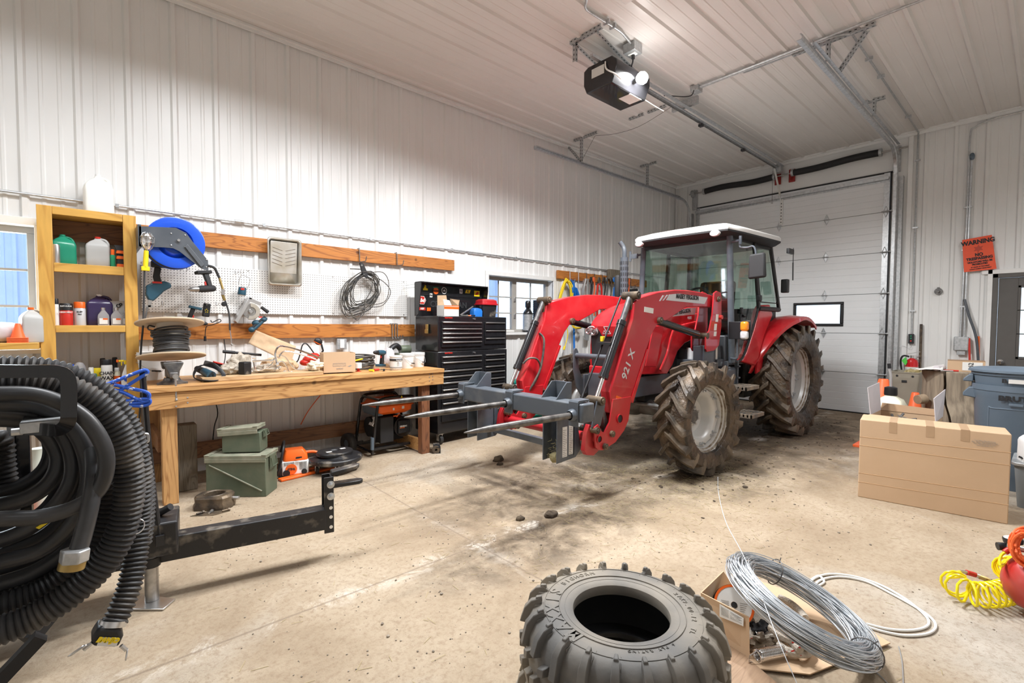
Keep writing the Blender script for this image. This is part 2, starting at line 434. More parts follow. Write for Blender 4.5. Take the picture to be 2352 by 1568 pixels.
# the room
YA,XB,ZC=5.385,9.43,4.35
X0,Y0=-3.2,-3.2
RIB=.328;RX0=9.53-40*RIB;RY0=.339-20*.328
def prof_pts(a,b,phase,pitch,wide=.062,top=.03,h=.022):
 """break points (u, h) of the ribbed sheet between a and b"""
 pts=[]
 k=math.floor((a-phase)/pitch)-1
 while phase+k*pitch<b+pitch:
  c=phase+k*pitch
  pts+=[(c-wide/2,0),(c-top/2,h),(c+top/2,h),(c+wide/2,0)]
  for q in(1/3,2/3):
   m=c+pitch*q
   pts+=[(m-.016,0),(m-.008,.0045),(m+.008,.0045),(m+.016,0)]
  k+=1
 out=[]
 def hv(u):
  for i in range(len(pts)-1):
   if pts[i][0]<=u<=pts[i+1][0]:
    t=(u-pts[i][0])/(pts[i+1][0]-pts[i][0]+1e-9);return pts[i][1]*(1-t)+pts[i+1][1]*t
  return 0
 out=[(a,hv(a))]+[p for p in pts if a<p[0]<b]+[(b,hv(b))]
 return out
def ribbed(mb,a,b,lo,hi,phase,pitch,f):
 """f(u, h, w) -> point"""
 P=prof_pts(a,b,phase,pitch)
 A=[mb.v(f(u,h,lo))for u,h in P];B=[mb.v(f(u,h,hi))for u,h in P]
 for i in range(len(P)-1):mb.f([A[i],A[i+1],B[i+1],B[i]])
W1=(-1.45,-.262,1.20,2.17);W2=(4.33,5.66,1.30,2.12)
mb=MB();fA=lambda u,h,w:(u,YA-h,w)
for(a,b,lo,hi)in((X0,W1[0],0,ZC),(W1[0],W1[1],0,W1[2]),(W1[0],W1[1],W1[3],ZC),(W1[1],W2[0],0,ZC),(W2[0],W2[1],0,W2[2]),(W2[0],W2[1],W2[3],ZC),(W2[1],XB+.02,0,ZC)):
 ribbed(mb,a,b,lo,hi,RX0,RIB,fA)
struct('wall_back',mb,M['wall'],recalc=False,ang=20)
DY0,DY1,DZ=1.73,4.90,3.80
E0,E1,EZ=-.42,.565,2.14
mb=MB();fB=lambda u,h,w:(XB-h,u,w)
ribbed(mb,E1,1.47,0,ZC,RY0,.328,fB)
ribbed(mb,E0,E1,EZ,ZC,RY0,.328,fB)
ribbed(mb,Y0,E0,0,ZC,RY0,.328,fB)
ribbed(mb,5.16,YA,0,ZC,RY0,.328,fB)
mb.b2((XB-.004,1.47,0),(XB+.10,DY0,ZC));mb.b2((XB-.004,DY1,0),(XB+.10,5.16,ZC));mb.b2((XB-.004,DY0,DZ),(XB+.10,DY1,ZC))
struct('wall_right',mb,M['wall'],recalc=False,ang=20)
mb=MB();ribbed(mb,Y0,YA,0,ZC,0,.328,lambda u,h,w:(X0+h,u,w));struct('wall_left',mb,M['wall'],recalc=False,ang=20)
mb=MB();ribbed(mb,X0,XB,0,ZC,0,.328,lambda u,h,w:(u,Y0+h,w));struct('wall_front',mb,M['wall'],recalc=False,ang=20)
mb=MB();ribbed(mb,Y0,YA,X0,XB,RY0,.328,lambda u,h,w:(w,u,ZC-h));struct('ceiling',mb,M['ceil'],recalc=False,ang=20)
fm=D.materials.new('dirt_covered_concrete');fm.use_nodes=True;nt=fm.node_tree;N=nt.nodes;L=nt.links
B_=N['Principled BSDF'];B_.inputs['Roughness'].default_value=.8;B_.inputs['Specular IOR Level'].default_value=.3
tc=N.new('ShaderNodeTexCoord');OBJ=tc.outputs['Object']
def nz(scale,detail=6,dist=0,rough=.6,vec=None,sx=None):
 n=N.new('ShaderNodeTexNoise');n.inputs['Scale'].default_value=scale;n.inputs['Detail'].default_value=detail
 n.inputs['Distortion'].default_value=dist;n.inputs['Roughness'].default_value=rough
 src=vec or OBJ
 if sx:
  mp=N.new('ShaderNodeMapping');mp.inputs['Scale'].default_value=sx;L.new(src,mp.inputs[0]);src=mp.outputs[0]
 L.new(src,n.inputs['Vector']);return n.outputs['Fac']
def ramp(f,stops):
 r=N.new('ShaderNodeValToRGB');e=r.color_ramp.elements
 while len(e)<len(stops):e.new(.5)
 for x,(p,c)in zip(e,stops):x.position=p;x.color=(*c,1)if len(c)==3 else c
 L.new(f,r.inputs['Fac']);return r.outputs['Color']
def mixc(f,a,b,mode='MIX'):
 m=N.new('ShaderNodeMix');m.data_type='RGBA';m.blend_type=mode
 if isinstance(f,float):m.inputs[0].default_value=f
 else:L.new(f,m.inputs[0])
 for i,x in((6,a),(7,b)):
  if isinstance(x,tuple):m.inputs[i].default_value=(*x,1)
  else:L.new(x,m.inputs[i])
 return m.outputs[2]
def mth(op,a,b=None,cl=False):
 m=N.new('ShaderNodeMath');m.operation=op;m.use_clamp=cl
 for i,x in((0,a),(1,b)):
  if x is None:continue
  if isinstance(x,(int,float)):m.inputs[i].default_value=x
  else:L.new(x,m.inputs[i])
 return m.outputs[0]
sep=N.new('ShaderNodeSeparateXYZ');L.new(OBJ,sep.inputs[0]);FX,FY=sep.outputs[0],sep.outputs[1]
g=lambda v:(v,v,v)
dust=ramp(nz(1.3,8,.5,.65),[(.30,(.30,.225,.150)),(.48,(.39,.305,.212)),(.66,(.47,.38,.277)),(.82,(.53,.465,.372))])
conc=ramp(nz(7,5),[(.3,(.47,.43,.37)),(.7,(.61,.56,.49))])
cm=ramp(nz(.55,4,.8),[(.52,g(0)),(.66,g(.75))])
base=mixc(cm,dust,conc)
spk=ramp(nz(34,8,.2,.75),[(.48,g(0)),(.64,g(1))])
base=mixc(mth('MULTIPLY',spk,.5),base,(.245,.165,.105))
spk2=ramp(nz(120,3,0,.6),[(.60,g(0)),(.68,g(1))])
base=mixc(mth('MULTIPLY',spk2,.35),base,(.17,.12,.085))
def gau(cx,cy,rx,ry):
 a=mth('DIVIDE',mth('SUBTRACT',FX,cx),rx);b=mth('DIVIDE',mth('SUBTRACT',FY,cy),ry)
 return mth('SUBTRACT',1.0,mth('ADD',mth('MULTIPLY',a,a),mth('MULTIPLY',b,b)),True)
mask=gau(6.3,2.9,3.3,1.9)
for q in((4.5,2.15,1.2,.75),(7.3,2.1,1.9,.75),(3.2,2.85,1.6,.75),(2.5,2.2,1.3,.42),(8.5,3.2,1.4,1.6)):
 mask=mth('MAXIMUM',mask,gau(*q))
mk=mth('MULTIPLY',mth('POWER',mask,.7),ramp(mth('ADD',nz(3.4,8,.4,.7),mth('MULTIPLY',gau(6.2,2.8,2.9,1.4),.27)),[(.38,g(0)),(.60,g(1))]),True)
mud=ramp(nz(12,8,0,.7),[(.3,(.040,.029,.020)),(.6,(.115,.080,.052)),(.8,(.22,.165,.11))])
base=mixc(mk,base,mud)
hay=mth('MULTIPLY',gau(3.9,2.4,1.5,1.0),ramp(nz(60,4,2,.7,sx=(1,.3,1)),[(.52,g(0)),(.60,g(.6))]))
base=mixc(hay,base,(.42,.36,.19))
def joint(co,c,off=0):
 wob=mth('MULTIPLY',mth('SUBTRACT',nz(5,2),.5),.012)
 d=mth('ABSOLUTE',mth('SUBTRACT',mth('ADD',co,wob),c))
 return ramp(d,[(.004,g(1)),(.009,g(0))]),ramp(d,[(.01,g(1)),(.11,g(0))])
ch=ramp(nz(2.6,8,.6,.8),[(.50,g(0)),(.60,g(.85))])
for co,c in((FY,2.395),(FX,1.86)):
 a,b=joint(co,c)
 base=mixc(mth('MULTIPLY',mth('MULTIPLY',b,ch),.8 if co is FY else .3),base,(.74,.68,.60))
 base=mixc(mth('MULTIPLY',a,.55),base,(.20,.15,.11))
L.new(base,B_.inputs['Base Color'])
bp=N.new('ShaderNodeBump');bp.inputs['Strength'].default_value=.55;bp.inputs['Distance'].default_value=.012
L.new(mth('ADD',nz(45,8,0,.75),mth('MULTIPLY',mk,nz(16,6))),bp.inputs['Height']);L.new(bp.outputs[0],B_.inputs['Normal'])
mb=MB();mb.b2((X0,Y0,-.08),(XB+.12,YA+.1,0));struct('floor',mb,fm,smooth=False)
mb=MB();mb.b2((X0,YA-.055,ZC-.028),(XB-.03,YA-.0,ZC-.0));mb.b2((X0,YA-.03,ZC-.06),(XB-.03,YA-.023,ZC-.02));struct('trim_1',mb,M['trimw'],bevel=.003)
mb=MB();mb.b2((XB-.055,Y0,ZC-.028),(XB,YA,ZC));mb.b2((XB-.032,Y0,ZC-.07),(XB-.026,YA-.03,ZC-.02));struct('trim_2',mb,M['trimw'],bevel=.003)
mb=MB();mb.b2((XB-.035,YA-.06,0),(XB,YA-.02,ZC-.06));struct('trim_3',mb,M['trimw'],bevel=.004)
for i,(y,z1)in enumerate(((1.50,ZC-.07),(5.13,ZC-.07))):
 mb=MB();mb.b2((XB-.03,y-.03,0),(XB-.003,y+.03,z1));struct('trim_%d'%(4+i),mb,M['trimw'],bevel=.004)
# windows
def window(name,W,cols,rows,mull,framecol,label_open=None):
 x0,x1,z0,z1=W
 root=sroot(name,((x0+x1)/2,YA,z0))
 mb=MB();t=.05;dpt=.17
 mb.b2((x0-.055,YA-.045,z1),(x1+.055,YA-.012,z1+.06));mb.b2((x0-.055,YA-.045,z0-.01),(x0,YA-.012,z1));mb.b2((x1,YA-.045,z0-.01),(x1+.055,YA-.012,z1))
 mb.b2((x0-.012,YA-.03,z0),(x0,YA+dpt,z1));mb.b2((x1,YA-.03,z0),(x1+.012,YA+dpt,z1));mb.b2((x0,YA-.03,z1),(x1,YA+dpt,z1+.012))
 mb.build('casing',M['trimw'],root,bevel=.003)
 mb=MB();mb.b2((x0-.05,YA-.075,z0-.035),(x1+.05,YA+dpt,z0));mb.build('window_sill',M['trimw'],root,bevel=.004)
 gy=YA+.11
 mb=MB()
 mb.b2((x0,gy-.03,z0),(x1,gy+.03,z0+t));mb.b2((x0,gy-.03,z1-t),(x1,gy+.03,z1));mb.b2((x0,gy-.03,z0+t),(x0+t,gy+.03,z1-t));mb.b2((x1-t,gy-.03,z0+t),(x1,gy+.03,z1-t))
 if mull is not None:mb.b2((mull-.045,gy-.028,z0+t),(mull+.045,gy+.03,z1-t))
 mb.build('window_frame',framecol,root,bevel=.004)
 parts=[(x0+t,x1-t)]if mull is None else[(x0+t,mull-.045),(mull+.045,x1-t)]
 mb=MB()
 for a,b in parts:
  for i in range(1,cols):xx=a+(b-a)*i/cols;mb.b2((xx-.009,gy-.008,z0+t),(xx+.009,gy+.008,z1-t))
  for j in range(1,rows):zz=z0+t+(z1-z0-2*t)*j/rows;mb.b2((a,gy-.007,zz-.009),(b,gy+.009,zz+.009))
 mb.build('muntin',framecol,root)
 for a,b in parts:
  mb=MB();mb.b2((a,gy+.010,z0+t),(b,gy+.014,z1-t));mb.build('window_pane',M['glass'],root,smooth=False)
 return root
M['wf']=mat('taupe_window_frame',(.36,.34,.31),.5)
window('window_1',W1,2,3,None,M['wf'])
wn2=window('window_2',W2,2,3,W2[0]+.60,M['wf'])
mb=MB()
for z in(1.55,1.80):mb.box((W2[0]+.60+.0,YA+.075,z),(.035,.02,.07))
mb.build('sash_latch',M['alu'],wn2,bevel=.004)
mb=MB();ribbed(mb,-9,7.2,-.4,5.5,0,.30,lambda u,h,w:(u,8.6-h*1.6,w));
M['siding']=mat('blue_white_siding',(.42,.50,.68),.5)
o=struct('wall_outside',mb,M['siding'],recalc=False)
mb=MB();mb.b2((-14,YA+.35,-.5),(30,60,-.4));mb.b2((XB+.4,-30,-.5),(60,YA+.35,-.4))
M['snow']=mat('snow',(.86,.89,.93),.7)
o=struct('ground_outside',mb,M['snow'],smooth=False)
# overhead door
door=sroot('door_1',(XB,3.3,0))
edges=[0.0,.655,1.302,1.932,2.574,3.201,3.80]
LY0,LY1=2.329,3.024
for i in range(6):
 z0,z1=edges[i]+.003,edges[i+1]-.003
 mb=MB();n=6
 def strip(y0,y1,zz0,zz1):
  k=max(1,round((zz1-zz0)/.105));zs=[zz0+(zz1-zz0)*j/k for j in range(k+1)]
  pts=[]
  for j in range(k):
   a,b=zs[j],zs[j+1]
   pts+=[(0,a),(.0,b-.010),(.0035,b-.005)]
  pts.append((0,zs[-1]))
  A=[mb.v((XB-.028+h,y0,z))for h,z in pts];B=[mb.v((XB-.028+h,y1,z))for h,z in pts]
  for j in range(len(pts)-1):mb.f([A[j],A[j+1],B[j+1],B[j]])
 if i==2:
  strip(DY0+.01,LY0,z0,z1);strip(LY1,DY1,z0,z1);strip(LY0,LY1,z0,1.46);strip(LY0,LY1,1.775,z1)
 else:strip(DY0+.01,DY1,z0,z1)
 for(a,b)in((z0,z0),(z1,z1)):
  q=[mb.v((XB-.028,DY0+.01,a)),mb.v((XB+.02,DY0+.01,a)),mb.v((XB+.02,DY1,a)),mb.v((XB-.028,DY1,a))];mb.f(q)
 sec=mb.build('door_section',M['doorp'],door,recalc=False,ang=10)
 mb=MB();mb.b2((XB-.034,DY0+.01,z0),(XB-.026,DY0+.085,z1));mb.b2((XB-.034,DY1-.075,z0),(XB-.026,DY1,z1));mb.build('end_stile',M['galv'],door)
 if i:
  for y in(DY0+.05,2.58,3.32,4.1,DY1-.04):
   mb=MB();z=edges[i]
   for s_ in(-1,1):
    mb.tube([(XB-.040,y-.028,z+s_*.012),(XB-.040,y,z+s_*.085),(XB-.040,y+.028,z+s_*.012)],.006,6)
    mb.box((XB-.036,y,z+s_*.035),(.006,.03,.05))
   mb.cyl((XB-.042,y-.042,z),(XB-.042,y+.042,z),.009,n=8)
   mb.build('hinge',M['galv'],door)
  mb=MB();mb.cyl((XB-.07,DY0+.10,edges[i]),(XB-.07,DY0-.06,edges[i]),.008,n=8);mb.cyl((XB-.07,DY0-.02,edges[i]),(XB-.07,DY0-.05,edges[i]),.022,n=14);mb.build('roller',M['galvd'],door)
mb=MB();a=.04
mb.b2((XB-.05,LY0-.03,1.415),(XB-.022,LY1+.03,1.46));mb.b2((XB-.05,LY0-.03,1.775),(XB-.022,LY1+.03,1.82));mb.b2((XB-.05,LY0-.03,1.46),(XB-.022,LY0+.02,1.775));mb.b2((XB-.05,LY1-.02,1.46),(XB-.022,LY1+.03,1.775))
fr_=mb.build('window_frame',M['blk'],door,bevel=.008)
mb=MB()
for(a,b)in(((DY0+.01,0),(LY0,DZ)),((LY1,0),(DY1,DZ)),((LY0,0),(LY1,1.44)),((LY0,1.79),(LY1,DZ))):mb.b2((XB+.022,a[0],a[1]+.002),(XB+.03,b[0],b[1]))
mb.build('added_gap_backing',M['greyp'],door,smooth=False)  # added dark panel behind the sections, keeps daylight out of the gaps
mb=MB();mb.b2((XB-.005,LY0,1.44),(XB,LY1,1.79));mb.build('window_pane',M['glass'],door,smooth=False)
mb=MB();mb.b2((XB-.075,DY0+.02,3.70),(XB-.030,DY1,3.725));mb.b2((XB-.040,DY0+.02,3.66),(XB-.032,DY1,3.75));mb.b2((XB-.085,DY0+.02,3.69),(XB-.078,DY1,3.735));mb.build('strut',M['galv'],door)
mb=MB();mb.b2((XB-.05,DY0,0),(XB-.02,DY1,.018));mb.build('bottom_seal',M['blk'],door)
mb=MB();mb.b2((XB-.03,DY0-.02,DZ-.012),(XB-.008,DY1+.02,DZ+.014));mb.b2((XB-.03,DY0-.012,0),(XB-.006,DY0+.006,DZ));mb.build('weather_strip',M['blk'],door)
mb=MB();mb.b2((XB-.045,3.265,3.23),(XB-.032,3.315,3.68));sp=mb.build('reinforcing_strip',M['trimw'],door)
mb=MB()
for k in range(7):mb.box((XB-.0465,3.29,3.27+k*.055),(.003,.014,.02))
sub(mb.build('slot',M['ink']),sp)
# entry door
ed=sroot('door_2',(XB,.05,0))
mb=MB();mb.b2((XB-.04,E1,0),(XB,E1+.05,EZ+.06));mb.b2((XB-.04,E0-.05,EZ),(XB,E1+.11,EZ+.06));mb.build('casing',M['trimw'],ed,bevel=.004)
mb=MB();mb.b2((XB-.03,E1-.055,0),(XB+.09,E1,EZ));mb.b2((XB-.03,E0,EZ-.055),(XB+.09,E1,EZ));mb.b2((XB-.03,E0,0),(XB+.09,E0+.055,EZ));mb.build('door_frame',M['doorg'],ed,bevel=.004)
mb=MB();a0,a1=E0+.06,E1-.06;g0,g1=E0+.20,.318
mb.b2((XB+.0,g1,.01),(XB+.045,a1,EZ-.06));mb.b2((XB,a0,.01),(XB+.045,g0,EZ-.06));mb.b2((XB,g0,.01),(XB+.045,g1,.98));mb.b2((XB,g0,1.97),(XB+.045,g1,EZ-.06));slab=mb.build('door_leaf',M['doorg'],ed,bevel=.003)
mb=MB()
for(p,q)in(((g0,.98),(g1,1.01)),((g0,1.94),(g1,1.97)),((g1-.03,.98),(g1,1.97)),((g0,.98),(g0+.03,1.97)),((g0,1.31),(g1,1.325)),((g0,1.63),(g1,1.645))):mb.b2((XB-.008,p[0],p[1]),(XB+.05,q[0],q[1]))
mb.build('window_frame',M['doorg'],ed,bevel=.003)
mb=MB();mb.b2((XB+.02,g0,.98),(XB+.024,g1,1.97));mb.build('window_pane',M['glass'],ed,smooth=False)
mb=MB();mb.lathe([(0,-.07),(.028,-.068),(.032,-.05),(.022,-.035),(.012,-.03),(.012,-.01),(.034,-.008),(.034,0)],(XB,.46,.93),(1,0,0),20);mb.build('door_knob',M['chrome'],ed)
# tractor
YC=2.965
tr=thing('tractor','muddy red farm tractor with enclosed glass cab and front loader, parked before the overhead door','tractor',(5.6,YC,0))
def ag_wheel(c,R_,W,rr,nl,out,yaw=0,front=True,grp=None):
 """wheel, axis along y; out=-1: outer face towards -y"""
 wh=D.objects.new('wheel',None);
 Mx=Matrix.Translation(Vector(c))@Matrix.Rotation(yaw,4,'Z')
 ax=Vector((0,out,0));hw=W/2;lh=.042 if front else .05
 Rb=R_-lh
 def P(th,r,h):
  return Mx@Vector((math.cos(th)*r,out*h,math.sin(th)*r))
 mb=MB();cc=Mx@Vector((0,0,0));axw=(Mx.to_3x3()@ax).normalized()
 sh=Rb-.015
 prof=[(rr,-hw*.62),(rr+.01,-hw*.80),(rr+(R_-rr)*.35,-hw*.97),(rr+(R_-rr)*.62,-hw),(sh-.01,-hw*.90),(Rb-.005,-hw*.62),(Rb,0),(Rb-.005,hw*.62),(sh-.01,hw*.90),(rr+(R_-rr)*.62,hw),(rr+(R_-rr)*.35,hw*.97),(rr+.01,hw*.80),(rr,hw*.62)]
 n=72;mb.lathe(prof,cc,axw,n,m=0,ms=[0,0,0,0,1,1,1,1,0,0,0,0])
 for v in mb.bm.verts:
  q=noise.noise(v.co*9)*.008+noise.noise(v.co*24)*.004
  d=(v.co-cc);d=d-axw*d.dot(axw)*.3;v.co+=d.normalized()*q
 def rad(h):
  a=abs(h)/hw
  return Rb-.004 if a<.62 else Rb-.004-(a-.62)/.38*(.030 if front else .04)
 for sgn in(-1,1):
  for k in range(nl):
   th0=2*PI*(k+(.5 if sgn>0 else 0))/nl
   lean=.95*W/2/R_*1.25
   sec=[]
   for j,t in enumerate((-.10,.22,.5,.78,1.0)):
    h=sgn*hw*t;th=th0-lean*max(0,t)*(1.0 if t<.8 else .96)*-1
    wv=(.026 if front else .034)*(1+.35*t)/R_
    top=R_+.004-(.012*t*t)+random.uniform(-.004,.004);bot=rad(h)-.02
    sec.append([P(th-wv,bot,h),P(th+wv,bot,h),P(th+wv*.72,top,h),P(th-wv*.72,top,h)])
   h=sgn*hw*1.03;th=th0+lean*1.02;wv=.030/R_
   sec.append([P(th-wv,R_-.16,h*.92),P(th+wv,R_-.16,h*.92),P(th+wv*.7,R_-.085,h*1.01),P(th-wv*.7,R_-.085,h*1.01)])
   mb.loft(sec,m=2)
 t=mb.build('tyre',[M['mud'],M['mudtread'],M['lug']],tr,bevel=.004,seg=1)
 mb=MB()
 o=hw*.62
 mb.lathe([(rr*1.03,o+.012),(rr*1.05,o+.004),(rr*1.03,o-.006),(rr*.985,o-.004),(rr*.955,o-.03),(rr*.93,o-.035),(rr*.885,o-.075),(rr*.885,-o+.05),(rr*1.0,-o),(rr*1.03,-o-.005),(rr*1.0,-o-.012),(rr*.86,-o+.05),(rr*.86,o-.08),(rr*.92,o-.045)],cc,axw,64,close=True,ms=[1]*6+[0]*8)
 rim=mb.build('rim',[M['rim'],M['rimdirt']],tr)
 mb=MB();d0=o-.085 if front else o-.16
 rings=[]
 nn=64
 for(q,h,lob)in((.885,d0+.01,1),(.80,d0+.012,.8),(.66,d0-.0,.3),(.60,d0-.035,0),(.50,d0-.095,0),(.34,d0-.105,0),(.30,d0-.10,0),(.20,d0-.10,0),(.19,d0-.085,0),(.02,d0-.08,0)):
  ring=[]
  for i in range(nn):
   th=2*PI*i/nn;f=1-lob*.055*(.5-.5*math.cos(8*th))
   ring.append(P(th,rr*q*f,h))
  rings.append(ring)
 mb.loft(rings,cap=False)
 mb.build('wheel_disc',M['rim'],tr,ang=50)
 mb=MB();mb.cyl(P(0,0,d0-.10),P(0,0,d0-.065),rr*.19,n=24);mb.build('hub_cap',M['dsteel'],tr)
 for k in range(8):
  th=2*PI*(k+.5)/8
  mb=MB();mb.cyl(P(th,rr*.27,d0-.11),P(th,rr*.27,d0-.07),.013,n=6);mb.cyl(P(th,rr*.27,d0-.105),P(th,rr*.27,d0-.09),.020,n=12);mb.build('wheel_nut',M['alu'],tr)
 for k in range(8):
  for dt in(-.085,.085):
   th=2*PI*k/8+dt
   mb=MB();mb.cyl(P(th,rr*.80,d0+.0),P(th,rr*.80,d0+.045),.010,n=6);mb.cyl(P(th,rr*.80,d0+.005),P(th,rr*.80,d0+.02),.017,n=12);mb.build('rim_bolt',M['galv'],tr)
 for o_ in(wh,):D.objects.remove(o_)
ag_wheel((4.40,2.22,.535),.535,.31,.318,18,-1,yaw=math.radians(-5))
ag_wheel((4.40,3.72,.535),.535,.31,.318,18,1,yaw=math.radians(-5))
ag_wheel((6.93,2.30,.715),.715,.44,.415,20,-1,front=False)
ag_wheel((6.93,3.63,.715),.715,.44,.415,20,1,front=False)
def hood_sec(x,w,zb,zs,zt,k=.55):
 pts=[]
 for s in(-1,1):
  q=[(w,zb),(w*1.0,(zb+zs)/2),(w,zs),(w*.93,zs+(zt-zs)*.55),(w*.72,zs+(zt-zs)*.90),(w*.36,zt-.004),(0,zt)]
  if s<0:pts+=[V((x,YC+s*a,b))for a,b in q]
  else:pts+=[V((x,YC+s*a,b))for a,b in q[-2::-1]]
 return pts
mb=MB()
secs=[(3.925,.15,1.385,1.395,1.405),(3.93,.21,1.36,1.40,1.425),(3.98,.255,1.36,1.43,1.475),(4.10,.29,1.36,1.475,1.56),(4.28,.315,1.36,1.52,1.635),(4.55,.335,1.36,1.545,1.68),(4.95,.35,1.36,1.56,1.72),(5.38,.36,1.36,1.57,1.745)]
mb.loft([hood_sec(*s_)for s_ in secs])
mb.build('hood',M['red'],tr,ang=50,sub=1)
for s in(-1,1):
 def Y(w):return YC+s*w
 out=[(3.99,.93),(4.46,.915),(4.56,1.0),(4.66,1.14),(4.80,1.22),(5.02,1.27),(5.18,1.36),(5.26,1.50),(5.30,1.56),(4.95,1.54),(4.55,1.52),(4.28,1.49),(4.10,1.44),(4.03,1.38),(3.99,1.2)]
 def wid(x):return .245+min(1,max(0,(x-3.97)/.35))**.6*.115
 mb=MB()
 A=[mb.v((x,Y(wid(x)-.0),z))for x,z in out];Bq=[mb.v((x,Y(wid(x)-.05),z))for x,z in out];n=len(out)
 for i in range(n):mb.f([A[i],A[(i+1)%n],Bq[(i+1)%n],Bq[i]])
 mb.f(A);mb.f(Bq[::-1]);mb.build('side_panel',M['red'],tr,bevel=.008)
 mb=MB();path=cr([(4.30,Y(.375),.96),(4.42,Y(.378),1.12),(4.50,Y(.378),1.30),(4.62,Y(.376),1.385),(5.2,Y(.37),1.46)],5)
 mb.tube(path,.022,8,sq=.5,flat=(0,1,0));mb.build('body_strake',M['red'],tr)
 mb=MB();mb.prism([(4.08,Y(.335),1.01),(4.24,Y(.357),1.00),(4.36,Y(.364),1.42),(4.18,Y(.353),1.40)],(0,s*.012,0));ins=mb.build('inset_panel',M['redd'],tr,bevel=.006)
mb=MB();mb.prism([(3.965,YC-.225,.985),(3.965,YC+.225,.985),(3.955,YC+.235,1.36),(3.955,YC-.235,1.36)],(.12,0,0));mb.build('grille',M['blkm'],tr,bevel=.01)
mb=MB();mb.b2((3.95,YC-.25,.90),(4.10,YC+.25,.99));mb.build('bumper_strip',M['red'],tr,bevel=.012)
mb=MB();mb.prism([(3.912,YC-.13,1.405),(3.912,YC+.13,1.405),(3.935,YC+.07,1.295),(3.935,YC-.07,1.295)],(.05,0,0));nb=mb.build('nose_plate',M['red'],tr,bevel=.008)
mb=MB();zc_,hx=1.345,3.905
def tri(c,r,flip):
 pts=[(c[0]+r*math.sin(2*PI*k/3)*1,c[1]+(r if not flip else-r)*math.cos(2*PI*k/3))for k in range(3)]
 for i in range(3):
  a,b=pts[i],pts[(i+1)%3]
  mb.bar((hx+(1.41-a[1])*.18,a[0],a[1]),(hx+(1.41-b[1])*.18,b[0],b[1]),.005,.005)
tri((YC,1.378),.034,True);tri((YC-.028,1.335),.022,False);tri((YC+.028,1.335),.022,False)
sub(mb.build('emblem',M['silv'],None),nb)
for s in(-1,1):
 mb=MB();a=YC+s*.20
 mb.loft([[V((3.925+(abs(math.cos(t))*.012),a+math.cos(t)*.075*r_,1.352+math.sin(t)*.050*r_))+V((h_,0,0))for t in[2*PI*i/20 for i in range(20)]]for r_,h_ in((1,.05),(1.0,.0),(.86,-.006),(.84,.012))])
 hl=mb.build('headlight',M['silv'],tr)
 for dy in(-.034,.034):
  mb=MB();c_=(3.92,a+dy*1.05,1.350-abs(dy-.034)*.12);mb.lathe([(.020,-.004),(.026,-.010),(.031,-.010),(.031,.02),(.020,.02)],c_,(1,0,0),20,close=True);sub(mb.build('lamp_ring',M['alu'],None),hl);mb=MB();mb.lathe([(0,-.007),(.012,-.006),(.021,.0),(0,.004)],c_,(1,0,0),20);sub(mb.build('lamp_lens',M['dsteel'],None),hl)
gd=MB()
gd.cyl((3.76,YC-.24,1.10),(3.76,YC+.27,1.10),.026,n=16)
for s in(-1,1):
 y=YC+s*.255
 pl=[(3.72,y,1.15),(3.735,y,1.175),(3.765,y,1.175),(3.79,y,1.14),(3.80,y,.96),(3.88,y,.82),(4.05,y,.80),(4.05,y,.66),(3.86,y,.66),(3.76,y,.78),(3.72,y,.95)]
 gd.prism(pl,(0,.014,0))
gd.build('front_guard',M['gry'],tr,bevel=.003)
mb=MB();
for y0,y1 in((YC-.26,YC-.235),(YC+.235,YC+.26)):mb.b2((3.86,y0,.70),(5.35,y1,.90))
mb.b2((3.88,YC-.20,.68),(4.25,YC+.20,.92));mb.build('chassis_frame',M['gry'],tr,bevel=.006)
mb=MB();mb.b2((4.3,YC-.20,.62),(5.5,YC+.20,1.15));mb.b2((4.5,YC-.28,.95),(5.2,YC+.28,1.35));mb.cyl((4.85,YC-.30,.96),(4.85,YC-.30,1.16),.055);mb.cyl((4.6,YC-.29,1.0),(4.6,YC-.29,1.1),.04)
mb.b2((5.3,YC-.22,.50),(7.1,YC+.22,.95));mb.build('engine_block',M['blkm'],tr,bevel=.012)
mb=MB();mb.cyl((4.93,YC-.36,1.02),(4.93,YC-.36,1.17),.048,n=20);mb.cyl((5.08,YC-.34,1.04),(5.08,YC-.34,1.22),.048,n=20);flt=mb.build('oil_filter',M['white'],tr)
mb=MB()
for s in(-1,1):
 mb.cyl((4.4,YC+s*.12,.56),(4.4,YC+s*.42,.55),.085,.065,n=18);mb.cyl((4.4,YC+s*.42,.60),(4.4,YC+s*.60,.56),.075,.095,n=18)
 mb.cyl((4.4,YC+s*.50,.42),(4.4,YC+s*.50,.72),.055,n=14);mb.b2((4.33,YC+s*.55-.05,.47),(4.47,YC+s*.55+.05,.64))
 for k in range(5):mb.cyl((4.31+.045*k,YC+s*.45,.68),(4.31+.045*k,YC+s*.45,.705),.011,n=6)
mb.sph((4.4,YC,.58),.15,18,(1.05,1.1,.85));mb.cyl((4.29,YC-.48,.60),(4.29,YC+.48,.60),.020);mb.b2((4.1,YC-.10,.62),(4.7,YC+.10,.80))
mb.build('front_axle',M['axle'],tr,bevel=.004)
mb=MB();mb.cyl((6.93,YC-.5,.715),(6.93,YC+.5,.715),.12,n=20);mb.b2((6.6,YC-.25,.45),(7.25,YC+.25,1.0));mb.build('rear_axle',M['axle'],tr,bevel=.01)
mb=MB();mb.b2((5.22,2.38,.46),(5.62,2.66,.94));mb.cyl((5.30,2.46,.94),(5.30,2.46,1.02),.045);mb.build('fuel_tank',M['gry'],tr,bevel=.03)
mb=MB()
for x in(5.30,5.56):mb.b2((x-.014,2.36,.42),(x+.014,2.40,1.02))
for x in(5.30,5.56):
 for z in(.82,.95):mb.cyl((x-.02,2.35,z),(x+.02,2.35,z),.012,n=8)
